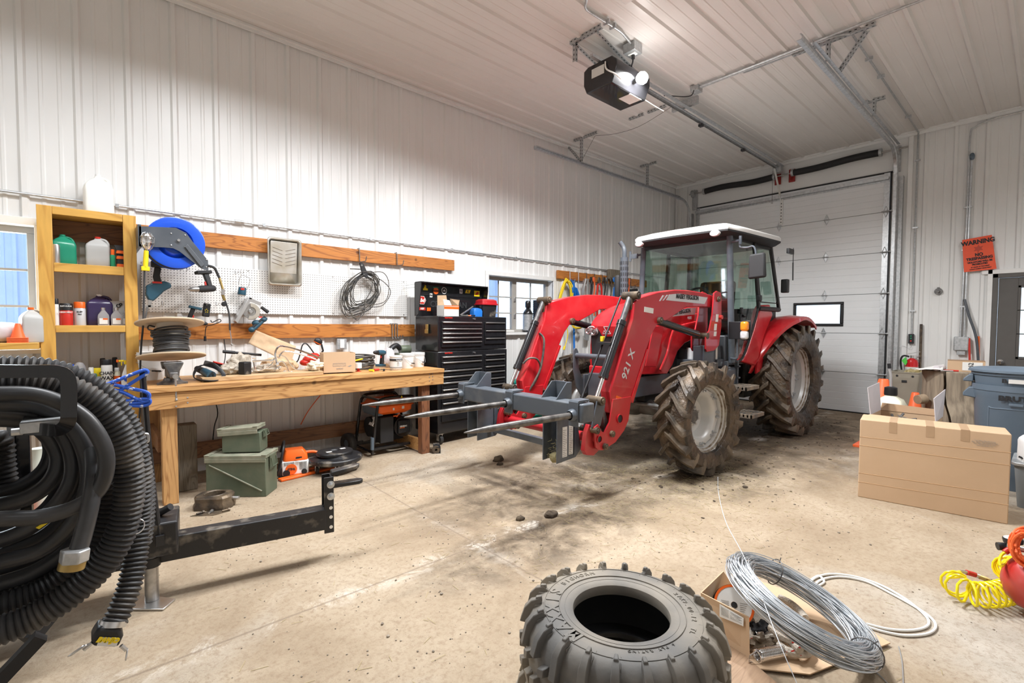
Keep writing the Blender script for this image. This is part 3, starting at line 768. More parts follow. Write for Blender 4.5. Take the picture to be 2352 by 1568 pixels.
mb.build('step_bracket',M['gry'],tr,bevel=.004)
for z,y0 in((.735,2.14),(.445,2.08)):
 mb=MB();xa,xb=5.26,5.60
 for(p,q)in(((xa,y0),(xb,y0+.018)),((xa,y0+.24),(xb,y0+.258)),((xa,y0),(xa+.014,y0+.25)),((xb-.014,y0),(xb,y0+.25))):mb.b2((p[0],p[1],z-.02),(q[0],q[1],z+.02))
 for k in range(1,6):mb.b2((xa,y0+.25*k/6-.006,z-.012),(xb,y0+.25*k/6+.014,z+.018))
 mb.build('step',M['grate'],tr,bevel=.002)
mb=MB();mb.prism([(5.34,2.42,1.02),(5.34,2.42,1.30),(5.42,2.42,1.30),(5.46,2.42,1.02)],(0,1.1,0));mb.b2((5.20,2.43,.96),(6.6,3.5,1.04));mb.build('cab_floor',M['gry'],tr,bevel=.01)
mb=MB();mb.prism([(5.08,2.46,.98),(5.04,2.46,1.18),(5.10,2.46,1.30),(5.30,2.46,1.30),(5.36,2.46,.98)],(0,.05,0));mb.build('side_shield',M['gry'],tr,bevel=.004)
mb=MB();mb.b2((5.20,2.455,1.04),(5.245,2.459,1.22));mb.build('warning_label',M['paper'],tr)
# cab
YN,YF=2.375,3.585
PT={}
PT['fn']=(V((5.42,YN,1.0)),V((5.36,2.40,2.40)))
PT['ff']=(V((5.42,YF,1.0)),V((5.36,3.49,2.40)))
PT['bn']=(V((6.08,YN-.02,1.62)),V((5.98,2.385,2.40)))
PT['bf']=(V((6.08,YF+.02,1.62)),V((5.98,3.50,2.40)))
PT['rn']=(V((6.72,YN-.02,1.62)),V((6.52,2.40,2.42)))
PT['rf']=(V((6.72,YF+.02,1.62)),V((6.52,3.49,2.42)))
for k in('fn','ff'):
 mb=MB();mb.tube([PT[k][0],PT[k][1]],.034,12);mb.build('cab_post',M['gryb'],tr)
for k in('bn','bf','rn','rf'):
 mb=MB();mb.bar(PT[k][0],PT[k][1],.035,.05,up=(1,0,0));mb.build('cab_post',M['blk'],tr,bevel=.008)
for s,nm in((YN,'n'),(YF,'f')):
 mb=MB();sg=-1 if nm=='n' else 1
 mb.tube(cr([PT['b'+nm][1],PT['b'+nm][0]+V((0,0,.12)),V((5.98,s,1.40)),V((5.78,s,1.12)),V((5.66,s,1.02)),V((5.45,s,1.0))],6),.014,8)
 mb.build('door_frame',M['blk'],tr)
 mb=MB();a=mb.v(PT['f'+nm][1]+V((.03,0,-.03)));
 P_=[PT['f'+nm][0]+V((.03,0,.02)),V((5.66,s,1.03)),V((5.78,s,1.13)),V((5.97,s,1.41)),PT['b'+nm][0]+V((0,0,.10)),PT['b'+nm][1]+V((0,0,-.03))]
 mb.f([a]+[mb.v(p)for p in P_]);mb.build('door_glass',M['glassd'],tr,smooth=False)
 mb=MB();mb.f([mb.v(p)for p in(PT['b'+nm][0]+V((.03,0,.10)),PT['r'+nm][0]+V((-.02,0,.10)),PT['r'+nm][1]+V((-.02,0,-.04)),PT['b'+nm][1]+V((.03,0,-.04)))]);mb.build('side_glass',M['glassd'],tr,smooth=False)
 mb=MB();q=[PT['b'+nm][0]+V((.04,0,.08)),PT['r'+nm][0]+V((-.03,0,.08)),PT['r'+nm][1]+V((-.03,0,-.05)),PT['b'+nm][1]+V((.04,0,-.05))]
 mb.tube(q,.011,6,closed=True);mb.tube([PT['b'+nm][0],PT['r'+nm][0]],.03,6);mb.build('window_surround',M['blk'],tr)
mb=MB();mb.f([mb.v(p)for p in(PT['ff'][0]+V((0,-.03,.30)),PT['fn'][0]+V((0,.03,.30)),PT['fn'][1]+V((0,.03,0)),PT['ff'][1]+V((0,-.03,0)))]);mb.build('windscreen',M['glassd'],tr,smooth=False)
mb=MB();mb.f([mb.v(p)for p in(PT['rf'][0]+V((0,-.03,0)),PT['rn'][0]+V((0,.03,0)),PT['rn'][1]+V((0,.03,-.03)),PT['rf'][1]+V((0,-.03,-.03)))]);mb.build('rear_glass',M['glassd'],tr,smooth=False)
mb=MB();mb.b2((6.6,2.40,1.0),(6.75,3.56,1.64));mb.build('rear_panel',M['blk'],tr,bevel=.006)
mb=MB();mb.b2((5.34,2.40,2.36),(5.44,3.49,2.42));mb.b2((5.40,2.39,2.37),(6.54,2.45,2.42));mb.b2((5.40,3.44,2.37),(6.54,3.50,2.42));mb.build('cab_header',M['blk'],tr,bevel=.006)
def roof_ring(z,e):
 return[V(p)for p in((5.16+e,2.33+e,z),(5.13+e,2.55,z),(5.11+e,YC-.02,z),(5.13+e,3.30,z),(5.16+e,3.48-e,z),(5.5,3.56-e,z),(6.40,3.60-e,z),(6.66-e,3.52-e,z),(6.68-e,YC,z),(6.62-e,2.38+e,z),(6.40,2.24+e,z),(5.5,2.29+e,z))]
mb=MB();mb.loft([roof_ring(2.40,.05),roof_ring(2.425,.0),roof_ring(2.445,.0)]);mb.build('roof_underside',M['blkm'],tr,ang=50)
mb=MB();mb.loft([roof_ring(2.445,0),roof_ring(2.475,-.004),roof_ring(2.505,.02),roof_ring(2.53,.10),roof_ring(2.54,.25)]);rf_=mb.build('roof',M['offw'],tr,ang=60)
for y in(2.47,3.42):
 mb=MB();mb.lathe([(0,-.02),(.05,-.012),(.062,.01),(.05,.06),(.02,.09)],(5.15,y,2.415),(1,.0,.12),24,sx=1.0,sy=.62,ref=(0,1,0));wl=mb.build('work_lamp',M['led'],tr)
 mb=MB();mb.lathe([(.060,.012),(.066,.02),(.055,.07),(.02,.10)],(5.15,y,2.415),(1,.0,.12),24,sx=1.05,sy=.66,ref=(0,1,0));sub(mb.build('lamp_shell',M['blk'],None),wl)
mb=MB();mb.b2((6.05,2.78,1.05),(6.45,3.18,1.35));mb.box((6.02,2.98,1.42),(.46,.48,.12));mb.box((6.30,2.98,1.72),(.12,.46,.56),Matrix.Rotation(.15,3,'Y'));mb.build('seat',M['blkm'],tr,bevel=.04)
mb=MB();mb.tube(arc((5.72,2.98,1.72),.19,0,2*PI,28,(.5,0,.866),(0,1,0))[:-1],.014,8,closed=True)
for a in(0.5,2.6,4.7):mb.cyl((5.72,2.98,1.72),V((5.72,2.98,1.72))+(V((.5,0,.866))*math.cos(a)+V((0,1,0))*math.sin(a))*.19,.011,n=6)
mb.cyl((5.72,2.98,1.72),(5.60,2.98,1.45),.03);mb.build('steering_wheel',M['blk'],tr)
mb=MB();mb.prism([(5.47,2.76,1.30),(5.47,2.76,1.62),(5.60,2.76,1.66),(5.68,2.76,1.45),(5.6,2.76,1.05)],(0,.44,0));mb.build('dashboard',M['blkm'],tr,bevel=.02)
mb=MB();mb.b2((5.62,2.37,1.38),(5.68,2.40,1.58));mb.cyl((5.66,2.355,1.52),(5.70,2.355,1.53),.018);mb.b2((5.60,2.35,1.55),(5.64,2.38,1.62));mb.build('door_handle',M['blk'],tr,bevel=.008)
mb=MB();mb.box((6.02,2.33,1.74),(.07,.05,.075));mb.build('door_hinge',M['blk'],tr,bevel=.012)
mb=MB();mb.tube(cr([(5.33,2.36,1.40),(5.33,2.30,1.38),(5.35,2.29,1.30),(5.36,2.29,1.10),(5.36,2.30,1.05),(5.38,2.37,1.05)],4),.011,8);mb.build('grab_rail',M['gry'],tr)
mb=MB();mb.tube([(5.39,2.72,1.755),(5.385,2.40,1.79)],.008,6);mb.tube([(5.37,2.76,1.70),(5.385,2.55,1.775)],.006,6);mb.build('wiper',M['blk'],tr)
c_=at(1737,611,X=5.30)
mb=MB();mb.tube([(5.36,2.40,2.33),(5.34,2.28,2.335)],.014,6);mb.cyl((5.33,2.27,2.29),(5.33,2.27,2.38),.016);mb.tube(cr([(5.33,2.27,2.30),(5.33,2.27,2.26),(5.32,2.19,2.245),(5.31,2.13,2.25),(5.31,2.105,2.21),(5.31,2.095,2.14)],4),.010,8);mb.build('mirror_arm',M['gryb'],tr)
mb=MB();mb.prism([(5.29,c_.y-.095,1.915),(5.29,c_.y+.085,1.905),(5.29,c_.y+.075,2.165),(5.29,c_.y-.08,2.175)],(.055,0,.0));mb.build('mirror',M['blkm'],tr,bevel=.02)
mb=MB();mb.tube([(5.36,3.49,2.32),(5.34,3.66,2.30)],.014,6);mb.b2((5.32,3.56,2.27),(5.345,3.68,2.33));mb.cyl((5.33,3.67,2.24),(5.33,3.67,2.37),.014);mb.build('mirror_arm',M['gryb'],tr)
c_=at(1695,759,X=5.31)
mb=MB();mb.b2((5.31,2.22,1.265),(5.325,2.37,1.455));ib=mb.build('lamp_bracket',M['blk'],tr,bevel=.004)
mb=MB();mb.b2((5.24,2.145,1.355),(5.31,2.22,1.455));mb.build('indicator_lamp',M['amber'],tr,bevel=.02)
mb=MB();mb.b2((5.24,2.145,1.265),(5.31,2.22,1.355));mb.build('marker_lamp',M['led'],tr,bevel=.02)
mb=MB();mb.b2((5.31,2.135,1.255),(5.33,2.23,1.465));mb.build('lamp_back',M['blk'],tr,bevel=.006)
mb=MB();p=at(1790,567,Y=2.25);mb.b2((6.45,2.16,2.30),(6.62,2.19,2.36));mb.cyl((6.62,2.17,2.38),(6.62,2.17,2.20),.004,n=6);mb.cyl((6.62,2.17,2.20),(6.63,2.17,1.98),.007,n=6);mb.build('lamp_linkage',M['blk'],tr)
mb=MB();mb.b2((6.60,2.22,1.83),(6.68,2.30,2.00));mb.build('rear_light',M['blk'],tr,bevel=.012)
mb=MB();ex,ey=5.10,3.60
mb.cyl((ex,ey,1.25),(ex,ey,2.26),.050,n=24);mb.tube(cr([(ex,ey,2.24),(ex,ey,2.34),(ex-.0,ey+.02,2.40),(ex-.03,ey+.05,2.46)],5),.028,12);exh=mb.build('exhaust_stack',M['gryb'],tr)
mb=MB()
for j in range(13):
 for k in range(12):
  a=2*PI*k/12;z=1.35+j*.07;mb.box((ex+math.cos(a)*.0505,ey+math.sin(a)*.0505,z),(.003,.012,.042),Matrix.Rotation(a,3,'Z'))
sub(mb.build('slot',M['ink'],None),exh)
mb=MB();mb.b2((ex-.05,ey+.05,1.75),(ex+.05,ey+.12,2.05));mb.build('heat_shield',M['blkm'],tr,bevel=.03)
for s,nm in((-1,'n'),(1,'f')):
 mb=MB();hc=V((6.93,0,.715));Rf=.82
 ringsA=[]
 for i in range(15):
  t=i/14;th=math.radians(172-115*t)
  yo=.50+.36*min(1,t*1.7)**.8;yi=.50+.06*(1-t)*0
  c0=hc+V((math.cos(th)*Rf,0,math.sin(th)*Rf))
  nrm=V((math.cos(th),0,math.sin(th)))
  yi=.50
  ringsA.append([c0+V((0,YC+s*yi,0)),c0+nrm*.02+V((0,YC+s*(yi+yo)/2,0)),c0+V((0,YC+s*yo,0)),c0-nrm*.045+V((0,YC+s*(yo+.006),0)),c0-nrm*.045+V((0,YC+s*(yo-.008),0)),c0-nrm*.016+V((0,YC+s*(yo-.014),0)),c0-nrm*.012+V((0,YC+s*yi,0))])
 mb.loft(ringsA);mb.build('fender',M['red'],tr,ang=50)
 mb=MB();w=YC+s*.565
 poly=[V((6.12,w,.80))]
 mbp=[hc+V((math.cos(math.radians(172-8.2*k))*Rf,w,math.sin(math.radians(172-8.2*k))*Rf))for k in range(15)]
 mb.prism(mbp+[V((7.3,w,.9)),V((6.4,w,.9))],(0,s*.02,0));mb.build('fender_wall',M['red'],tr)
 mb=MB();y0=YC+s*.605;y1=YC+s*.52
 ap=[(5.66,1.0),(5.80,1.11),(6.0,1.38),(6.12,1.60),(6.20,1.66),(6.45,1.68),(6.55,1.55),(6.30,1.30),(6.13,1.02),(6.05,.93)]
 mb.prism([(x,y0,z)for x,z in ap],(0,y1-y0,0));mb.build('fender_apron',M['red'],tr,bevel=.02,seg=3)
# loader
arm_poly=[(3.545,1.60),(3.60,1.645),(3.91,1.712),(4.20,1.748),(4.45,1.757),(4.75,1.748),(5.07,1.715),(5.10,1.60),(4.75,1.605),(4.42,1.588),(4.24,1.52),(4.08,1.46),(3.90,1.41),(3.82,1.33),(3.74,1.20),(3.50,.77),(3.46,.68),(3.24,.68),(3.215,.86),(3.30,1.02),(3.42,1.27),(3.52,1.46)]
for yy,nm in((2.44,'n'),(3.49,'f')):
 s=-1 if nm=='n' else 1
 mb=MB();mb.prism([(x,yy-.05,z)for x,z in arm_poly],(0,.10,0));arm=mb.build('loader_arm',M['redd']if nm=='n' else M['red'],tr,bevel=.008)
 mb=MB();mb.prism([(x,yy-.058,z)for x,z in((3.50,.77),(3.74,1.20),(3.76,1.19),(3.53,.74))],(0,.116,0));sub(mb.build('lip',M['red'],None),arm)
 lp=[(3.24,.80),(3.50,.80),(3.46,.60),(3.40,.52),(3.28,.44),(3.12,.40),(3.06,.41),(3.02,.44),(3.00,.60),(3.05,.62),(3.09,.56),(3.13,.54),(3.20,.62)]
 for dy in(-.062,.048):
  mb=MB();mb.prism([(x,yy+dy,z)for x,z in lp],(0,.014,0));mb.build('end_plate',M['redd'],tr,bevel=.002)
 for(x,z,r_)in((3.33,.63,.034),(3.06,.50,.026)):
  mb=MB();mb.lathe([(r_,-.072),(r_+.006,-.072),(r_+.006,.072),(r_,.072)],(x,yy,z),(0,1,0),20,close=True);mb.build('bushing',M['redd'],tr)
  mb=MB();mb.cyl((x,yy-.064,z),(x,yy+.064,z),r_*.98,n=20);mb.build('bore',M['ink'],tr)
 for(x,z)in((3.22,.52),(3.13,.43),(3.02,.575)):
  mb=MB();mb.cyl((x,yy-.085,z),(x,yy+.085,z),.026,n=18);mb.cyl((x,yy-.092,z),(x,yy+.092,z),.014,n=12);mb.build('pin',M['cast'],tr)
 mb=MB();cp=[(2.99,.62),(2.955,.56),(2.93,.42),(2.96,.38),(3.05,.36),(3.15,.41),(3.10,.52),(3.04,.60)]
 mb.prism([(x,yy-.02,z)for x,z in cp],(0,.04,0));mb.build('implement_carrier',M['redd'],tr,bevel=.003)
 T=V((3.60,yy,1.645));Bt=V((3.09,yy,.80));d=(Bt-T).normalized()
 off=V((-.045,0,.02))
 T2=T+off;B2=Bt+V((-.0,0,0));d=(B2-T2).normalized();LL=(B2-T2).length
 if nm=='n':
  a_,b_=.27,.80
 else:a_,b_=.27,.80
 mb=MB();mb.cyl(T2+d*LL*a_,T2+d*LL*b_,.036,n=22);mb.cyl(T2+d*LL*(a_-.012),T2+d*LL*(a_+.03),.041,n=22);mb.cyl(T2+d*LL*(b_-.04),T2+d*LL*b_,.041,n=22);mb.build('cylinder_barrel',M['blkg'],tr)
 mb=MB();mb.cyl(T2,T2+d*LL*a_,.026,.026,n=16);mb.build('cylinder_neck',M['dsteel'],tr)
 mb=MB();mb.cyl(T2+d*LL*b_,B2,.017,n=16);mb.build('cylinder_rod',M['chrome'],tr)
 mb=MB();mb.cyl((T2.x,yy-.085,T2.z),(T2.x,yy+.075,T2.z),.035,n=20);mb.cyl((T2.x,yy-.093,T2.z),(T2.x,yy+.083,T2.z),.018,n=14);mb.prism([(T2.x-.03,yy-.03,T2.z),(T2.x+.03,yy-.03,T2.z),(3.60,yy-.03,1.50),(3.54,yy-.03,1.47)],(0,.06,0));mb.build('pivot_boss',M['cast'],tr,bevel=.003)
 mb=MB();mb.cyl((B2.x,yy-.075,B2.z),(B2.x,yy+.075,B2.z),.036,n=20);mb.cyl((B2.x,yy-.083,B2.z),(B2.x,yy+.083,B2.z),.018,n=14);mb.build('pivot_boss',M['cast'],tr,bevel=.003)
 for dy in(-.045,.035):
  mb=MB();mb.prism([(3.06,yy+dy,.82),(3.12,yy+dy,.83),(3.16,yy+dy,.76),(3.10,yy+dy,.60),(3.03,yy+dy,.56),(2.99,yy+dy,.60)],(0,.012,0));mb.build('tilt_link',M['gry'],tr,bevel=.002)
 mb=MB();mb.prism([(3.12,yy-.022,.80),(3.16,yy-.022,.76),(3.26,yy-.022,.55),(3.21,yy-.022,.50)],(0,.044,0));mb.build('tilt_link',M['dsteel'],tr,bevel=.002)
 p0=V((3.93,yy-.02,1.455));p1=V((4.80,yy-.02,1.305));d=(p1-p0).normalized()
 mb=MB();mb.cyl(p0+d*.02,p1-d*.10,.036,n=22);mb.cyl(p0,p0+d*.05,.040,n=22);mb.build('lift_cylinder',M['blkg'],tr)
 mb=MB();mb.cyl(p1-d*.12,p1,.022,n=14);mb.cyl((p1.x,yy-.09,p1.z),(p1.x,yy+.06,p1.z),.032,n=18);mb.cyl((p0.x,yy-.08,p0.z),(p0.x,yy+.05,p0.z),.030,n=18);mb.cyl((p0.x,yy-.088,p0.z),(p0.x,yy-.07,p0.z),.014,n=10);mb.build('lift_pin',M['cast'],tr)
 mast=[(4.93,1.75),(4.99,1.775),(5.08,1.76),(5.10,1.70),(5.11,1.40),(5.06,1.20),(4.96,1.15),(4.80,1.14),(4.77,1.17),(4.77,1.31),(4.84,1.36),(4.90,1.52)]
 for dy in(-.085,.068):
  mb=MB();mb.prism([(x,yy+dy,z)for x,z in mast],(0,.016,0));mst=mb.build('loader_mast',M['redd'],tr,bevel=.003)
  if dy<0 and nm=='n':mast_near=mst
 mb=MB();mb.b2((4.78,yy-.06,.95),(5.0,yy+.06,1.20));mb.b2((4.78,yy-.05 if s<0 else YC,.95),(5.0,YC if s<0 else yy+.05,1.05));mb.build('mast_base',M['gry'],tr,bevel=.005)
 mb=MB();mb.cyl((5.02,yy-.10,1.69),(5.02,yy+.10,1.69),.030,n=18);mb.cyl((5.02,yy-.108,1.69),(5.02,yy+.108,1.69),.015,n=10);mb.build('mast_pin',M['cast'],tr)
 if nm=='n':continue
 mb=MB()
 q0=V((3.45,yy-.05,1.34));
 mb.tube(cr([(3.44,yy-.05,1.33),(3.47,yy-.09,1.25),(3.42,yy-.10,1.0),(3.35,yy-.08,.85),(3.28,yy-.04,.72)],6),.011,8);mb.tube(cr([(3.22,yy-.05,1.03),(3.27,yy-.08,1.08),(3.36,yy-.10,1.07),(3.42,yy-.09,.98),(3.38,yy-.06,.84),(3.30,yy-.02,.72)],6),.010,8)
 mb.build('hydraulic_hose',M['cable'],tr)
mb=MB();mb.tube([(5.05,2.35,1.5),(5.05,2.34,1.5)],.02,10);mb.cyl((5.06,2.325,1.50),(5.06,2.36,1.50),.022,n=16);mb.build('lock_knob',M['redp'],tr)
for(x,z0,z1)in((4.985,1.45,1.53),(4.955,1.36,1.43),(4.95,1.30,1.35)):
 mb=MB();mb.prism([(x-.02,2.3535,z0),(x+.035,2.3535,z0),(x+.045,2.3535,z1),(x-.01,2.3535,z1)],(0,-.002,0));mb.build('warning_label',M['paper'],tr)
mb=MB();mb.cyl((3.36,2.47,.62),(3.36,3.47,.62),.055,n=20);mb.cyl((3.04,2.46,.50),(3.04,3.47,.50),.04,n=18);mb.build('cross_tube',M['redd'],tr)
mb=MB();mb.cyl((3.58,2.56,1.66),(3.08,2.56,.84),.009,n=10);mb.tube(cr([(3.08,2.56,.84),(3.06,2.555,.80),(3.065,2.54,.74)],3),.009,8);mb.b2((3.28,2.44,1.245),(3.36,2.58,1.265));mb.build('level_rod',M['blk'],tr)
mb=MB();mb.box((3.34,2.57,1.29),(.03,.03,.045));mb.build('level_indicator',M['yel'],tr,bevel=.004)
def near(px,py,y=2.388):return at(px,py,Y=y)
mb=MB();mb.prism([near(*p)for p in((1529,689),(1537,676),(1560,674),(1625,683),(1618,698))],(0,-.002,0));mb.build('decal',M['silv'],tr)
for(a,b)in(((1514,691),(1521,678)),((1521,690),(1530,677))):
 mb=MB();q=[near(*a),near(a[0]+3,a[1]),near(b[0]+5,b[1]),near(b[0]+1,b[1])];mb.prism(q,(0,-.002,0));mb.build('decal',M['silv'],tr)
c0,c1=near(1552,680,2.384),near(1606,685,2.384)
text('MASSEY FERGUSON',.062,M['ink'],tr,(c0+c1)/2,c1-c0,(0,0,1),font_bold=.0022,xs=.80)
hp=[at(*p,Y=2.592)for p in((1523,729),(1529,721),(1580,707),(1598,706),(1596,722),(1560,725))]
mb=MB();mb.prism(hp,(0,-.002,0));mb.build('decal',M['silv'],tr)
c0,c1=at(1532,721,Y=2.586),at(1592,712,Y=2.586)
text('MASSEY FERGUSON',.060,M['ink'],tr,(c0+c1)/2,c1-c0,(0,0,1),font_bold=.002,xs=.80)
text('4608',.045,M['silv'],tr,at(1584,730,Y=2.586),(1,0,.02),(0,0,1),font_bold=.001)
a0_,a1_=near(1434,868),near(1453,806)
text('921 X',.105,M['silv'],tr,(a0_+a1_)/2+V((.0,0,0)),a1_-a0_,(-(a1_-a0_).z,0,(a1_-a0_).x),font_bold=.002,xs=1.05)
mb=MB();mb.prism([near(*p)for p in((1411,935),(1421,938),(1427,912),(1416,908))],(0,-.002,0));wl_=mb.build('warning_label',M['paper'],tr)
mb=MB();mb.prism([near(*p)for p in((1414.4,914),(1425.6,917),(1427,912),(1416,908))],(0,-.003,0));sub(mb.build('label_header',M['orange'],None),wl_)
mb=MB();mb.prism([near(*p)for p in((1479,716),(1500,720),(1501,708),(1480,704))],(0,-.002,0));mb.build('serial_plate',M['paper'],tr)
# bale spear on the loader
bs=thing('bale_spear','dark grey three-tine bale spear frame hanging on the front of the loader arms','bale spear',(2.78,3.03,.33))
mb=MB();mb.b2((2.70,2.25,.69),(2.84,3.78,.83));bm_=mb.build('beam',M['gryb'],bs,bevel=.012)
for y in(2.33,3.05,3.74):
 mb=MB();mb.prism([(2.688,y-.045,.66),(2.688,y-.045,.84),(2.70,y-.045,.855),(2.82,y-.045,.855),(2.82,y-.045,.845),(2.70,y-.045,.83),(2.70,y-.045,.66)],(0,.09,0));mb.build('saddle_plate',M['gryb'],bs,bevel=.003)
for y in(2.615,3.625):
 mb=MB()
 for dy in(-.08,.08):mb.prism([(2.72,y+dy-.005,.83),(2.84,y+dy-.005,.955),(2.90,y+dy-.005,.955),(2.90,y+dy-.005,.70),(2.84,y+dy-.005,.70),(2.84,y+dy-.005,.83)],(0,.010,0))
 mb.b2((2.885,y-.08,.60),(2.90,y+.08,.955));mb.build('gusset',M['gryb'],bs,bevel=.002)
for i,y in enumerate((2.615,3.625)):
 mb=MB()
 for dy in(-.08,.07):mb.prism([(2.74,y+dy,.70),(2.96,y+dy,.70),(3.03,y+dy,.40),(2.96,y+dy,.34),(2.74,y+dy,.325)],(0,.010,0))
 mb.b2((2.93,y-.08,.36),(2.942,y+.08,.70));lg=mb.build('drop_leg',M['gryb'],bs,bevel=.002)
 if i==0:leg_near=lg
mb=MB();mb.b2((2.86,2.69,.40),(2.905,3.55,.455));mb.build('lower_rail',M['gryb'],bs,bevel=.004)
for y in(2.33,3.05,3.74):
 mb=MB();mb.lathe([(.038,0),(.046,0),(.046,.03),(.034,.055)],(2.70,y,.745),(-1,0,0),20);mb.build('tine_collar',M['gryb'],bs)
 mb=MB();mb.lathe([(.0,-.05),(.024,-.05),(.024,.30),(.0235,.55),(.021,.82),(.013,.93),(.004,1.0),(0,1.005)],(2.70,y,.745),(-1,0,.012 if y<2.5 else .0),16);mb.build('tine',M['tine'],bs)
yl=2.615-.0815
for(x0_,x1_,z0_,z1_)in((2.80,2.855,.365,.605),(2.875,2.925,.375,.63)):
 mb=MB();mb.b2((x0_,yl,z0_),(x1_,yl+.002,z1_));lb=mb.build('instruction_label',M['paper'],bs)
 mb=MB()
 for k in range(15):mb.b2((x0_+.004,yl-.0006,z0_+.008+k*.0145),(x1_-.004-random.random()*.018,yl,z0_+.008+k*.0145+.004))
 if x0_>2.8:pass
 sub(mb.build('fine_print',M['inkg'],None),lb)
 if x0_<2.8:
  mb=MB();mb.b2((x0_,yl-.001,z1_-.018),(x1_,yl,z1_));sub(mb.build('label_header',M['orange'],None),lb)
mb=MB()
for k in range(110):
 p=V((random.uniform(2.76,2.90),random.uniform(2.55,2.68),.335));zz=.335+random.random()**2*.16
 a=random.random()*6.28;mb.bar(p+V((0,0,zz-.33)),p+V((math.cos(a)*.03,math.sin(a)*.03,zz-.33+.01)),.002,.002)
mb.sph((2.83,2.615,.345),.07,12,(1,.9,.6),amp=.3);h_=mb.build('hay_tuft',M['hay'],None);tag(h_,'matted hay packed in the near drop leg of the bale spear','hay',kind='stuff')
# workbench
BZ=.925
wb=thing('workbench','long fir workbench with thick front apron standing against the ribbed wall','workbench',(1.67,4.93,0))
mb=MB();mb.b2((.36,4.54,BZ-.028),(2.98,5.355,BZ));mb.build('bench_top',M['wood'],wb,bevel=.003)
mb=MB();mb.b2((.35,4.46,BZ-.042),(2.985,4.545,BZ+.0));mb.build('top_edge',M['wood'],wb,bevel=.004)
mb=MB();mb.b2((.36,4.475,.752),(2.985,4.515,BZ-.044));ap=mb.build('apron',M['wood'],wb,bevel=.004)
mb=MB()
for(x,z)in((.53,.86),(.53,.82),(.53,.77),(.605,.83),(.605,.79),(2.80,.87),(2.80,.84),(2.80,.80),(2.84,.875),(2.84,.845),(2.84,.81)):mb.cyl((x,4.473,z),(x,4.476,z),.006,n=10)
sub(mb.build('screw',M['galv'],None),ap)
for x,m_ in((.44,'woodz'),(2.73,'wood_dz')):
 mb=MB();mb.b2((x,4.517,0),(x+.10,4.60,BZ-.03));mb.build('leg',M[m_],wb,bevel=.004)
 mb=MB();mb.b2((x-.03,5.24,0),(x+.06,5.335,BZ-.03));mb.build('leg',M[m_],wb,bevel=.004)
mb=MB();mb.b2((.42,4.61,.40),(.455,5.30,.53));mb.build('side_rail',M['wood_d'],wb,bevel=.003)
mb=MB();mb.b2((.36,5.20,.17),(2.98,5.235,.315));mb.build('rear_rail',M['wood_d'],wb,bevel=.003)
mb=MB();mb.b2((2.74,4.60,.02),(2.78,5.20,.15));mb.build('side_rail',M['wood'],wb,bevel=.003)
def wall_board(name,x0,x1,z0,z1,y,mt,label,cat='board',screws=()):
 mb=MB();mb.b2((x0,y,z0),(x1,YA-.022,z1));o=mb.build(name,mt,None,bevel=.003);tag(o,label,cat)
 return o
o=wall_board('hanging_board',-.20,3.724,2.130,2.270,YA-.06,M['woodo'],'orange-stained wooden board along the ribbed wall above the pegboard')
o=wall_board('hanging_board',.37,3.12,1.262,1.412,YA-.06,M['woodo'],'orange-stained wooden board along the wall just below the pegboard')
pm=D.materials.new('white_pegboard');pm.use_nodes=True;nt=pm.node_tree;N=nt.nodes;L=nt.links
B_=N['Principled BSDF'];B_.inputs['Roughness'].default_value=.45
tc=N.new('ShaderNodeTexCoord');sp_=N.new('ShaderNodeSeparateXYZ');L.new(tc.outputs['Object'],sp_.inputs[0])
def mth(op,a,b=None,cl=False):
 m=N.new('ShaderNodeMath');m.operation=op;m.use_clamp=cl
 for i,x in((0,a),(1,b)):
  if x is None:continue
  if isinstance(x,(int,float)):m.inputs[i].default_value=x
  else:L.new(x,m.inputs[i])
 return m.outputs[0]
hx_=mth('SUBTRACT',mth('FRACT',mth('DIVIDE',sp_.outputs[0],.0238)),.5);hz_=mth('SUBTRACT',mth('FRACT',mth('DIVIDE',sp_.outputs[2],.0238)),.5)
r2=mth('ADD',mth('MULTIPLY',hx_,hx_),mth('MULTIPLY',hz_,hz_));hole=mth('LESS_THAN',r2,.026)
mx=N.new('ShaderNodeMix');mx.data_type='RGBA';mx.inputs[6].default_value=(.80,.79,.77,1);mx.inputs[7].default_value=(.05,.04,.035,1)
L.new(hole,mx.inputs[0]);L.new(mx.outputs[2],B_.inputs['Base Color'])
pb=thing('pegboard','long white pegboard panel fixed to the ribbed wall above the bench','pegboard',(1.7,YA-.04,1.5))
mb=MB();mb.b2((.40,YA-.034,1.510),(3.03,YA-.028,1.955));mb.build('panel',pm,pb,smooth=False)
for x in(.45,1.25,2.1,2.98):
 mb=MB()
 for z in(1.53,1.935):mb.cyl((x,YA-.037,z),(x,YA-.034,z),.007,n=10)
 mb.build('screw',M['steel'],pb)
# shelf cabinet
SF=5.08;sx0,sx1=-.235,.355
cb=thing('shelf_cabinet','tall yellow pine open shelf unit beside the workbench, full of bottles','shelf',(.06,5.2,0))
for x in(sx0,sx1-.085):
 mb=MB();mb.b2((x,SF,0),(x+.085,SF+.038,2.295));mb.build('stile',M['woodpz'],cb,bevel=.003)
for z0,z1 in((2.235,2.295),(1.80,1.868),(1.335,1.39),(.835,.88)):
 mb=MB();mb.b2((sx0+.086,SF+.002,z0),(sx1-.086,SF+.036,z1));mb.build('rail',M['woodpx'],cb,bevel=.003)
for z in(2.255,1.862,1.385,.875):
 mb=MB();mb.b2((sx0+.02,SF+.0385,z-.02),(sx1-.02,YA-.03,z));mb.build('shelf_board',M['woodpx'],cb)
for x in(sx0+.002,sx1-.022):
 mb=MB();mb.b2((x,SF+.039,0),(x+.018,YA-.065,2.23));mb.build('side_panel',M['woodpz'],cb)
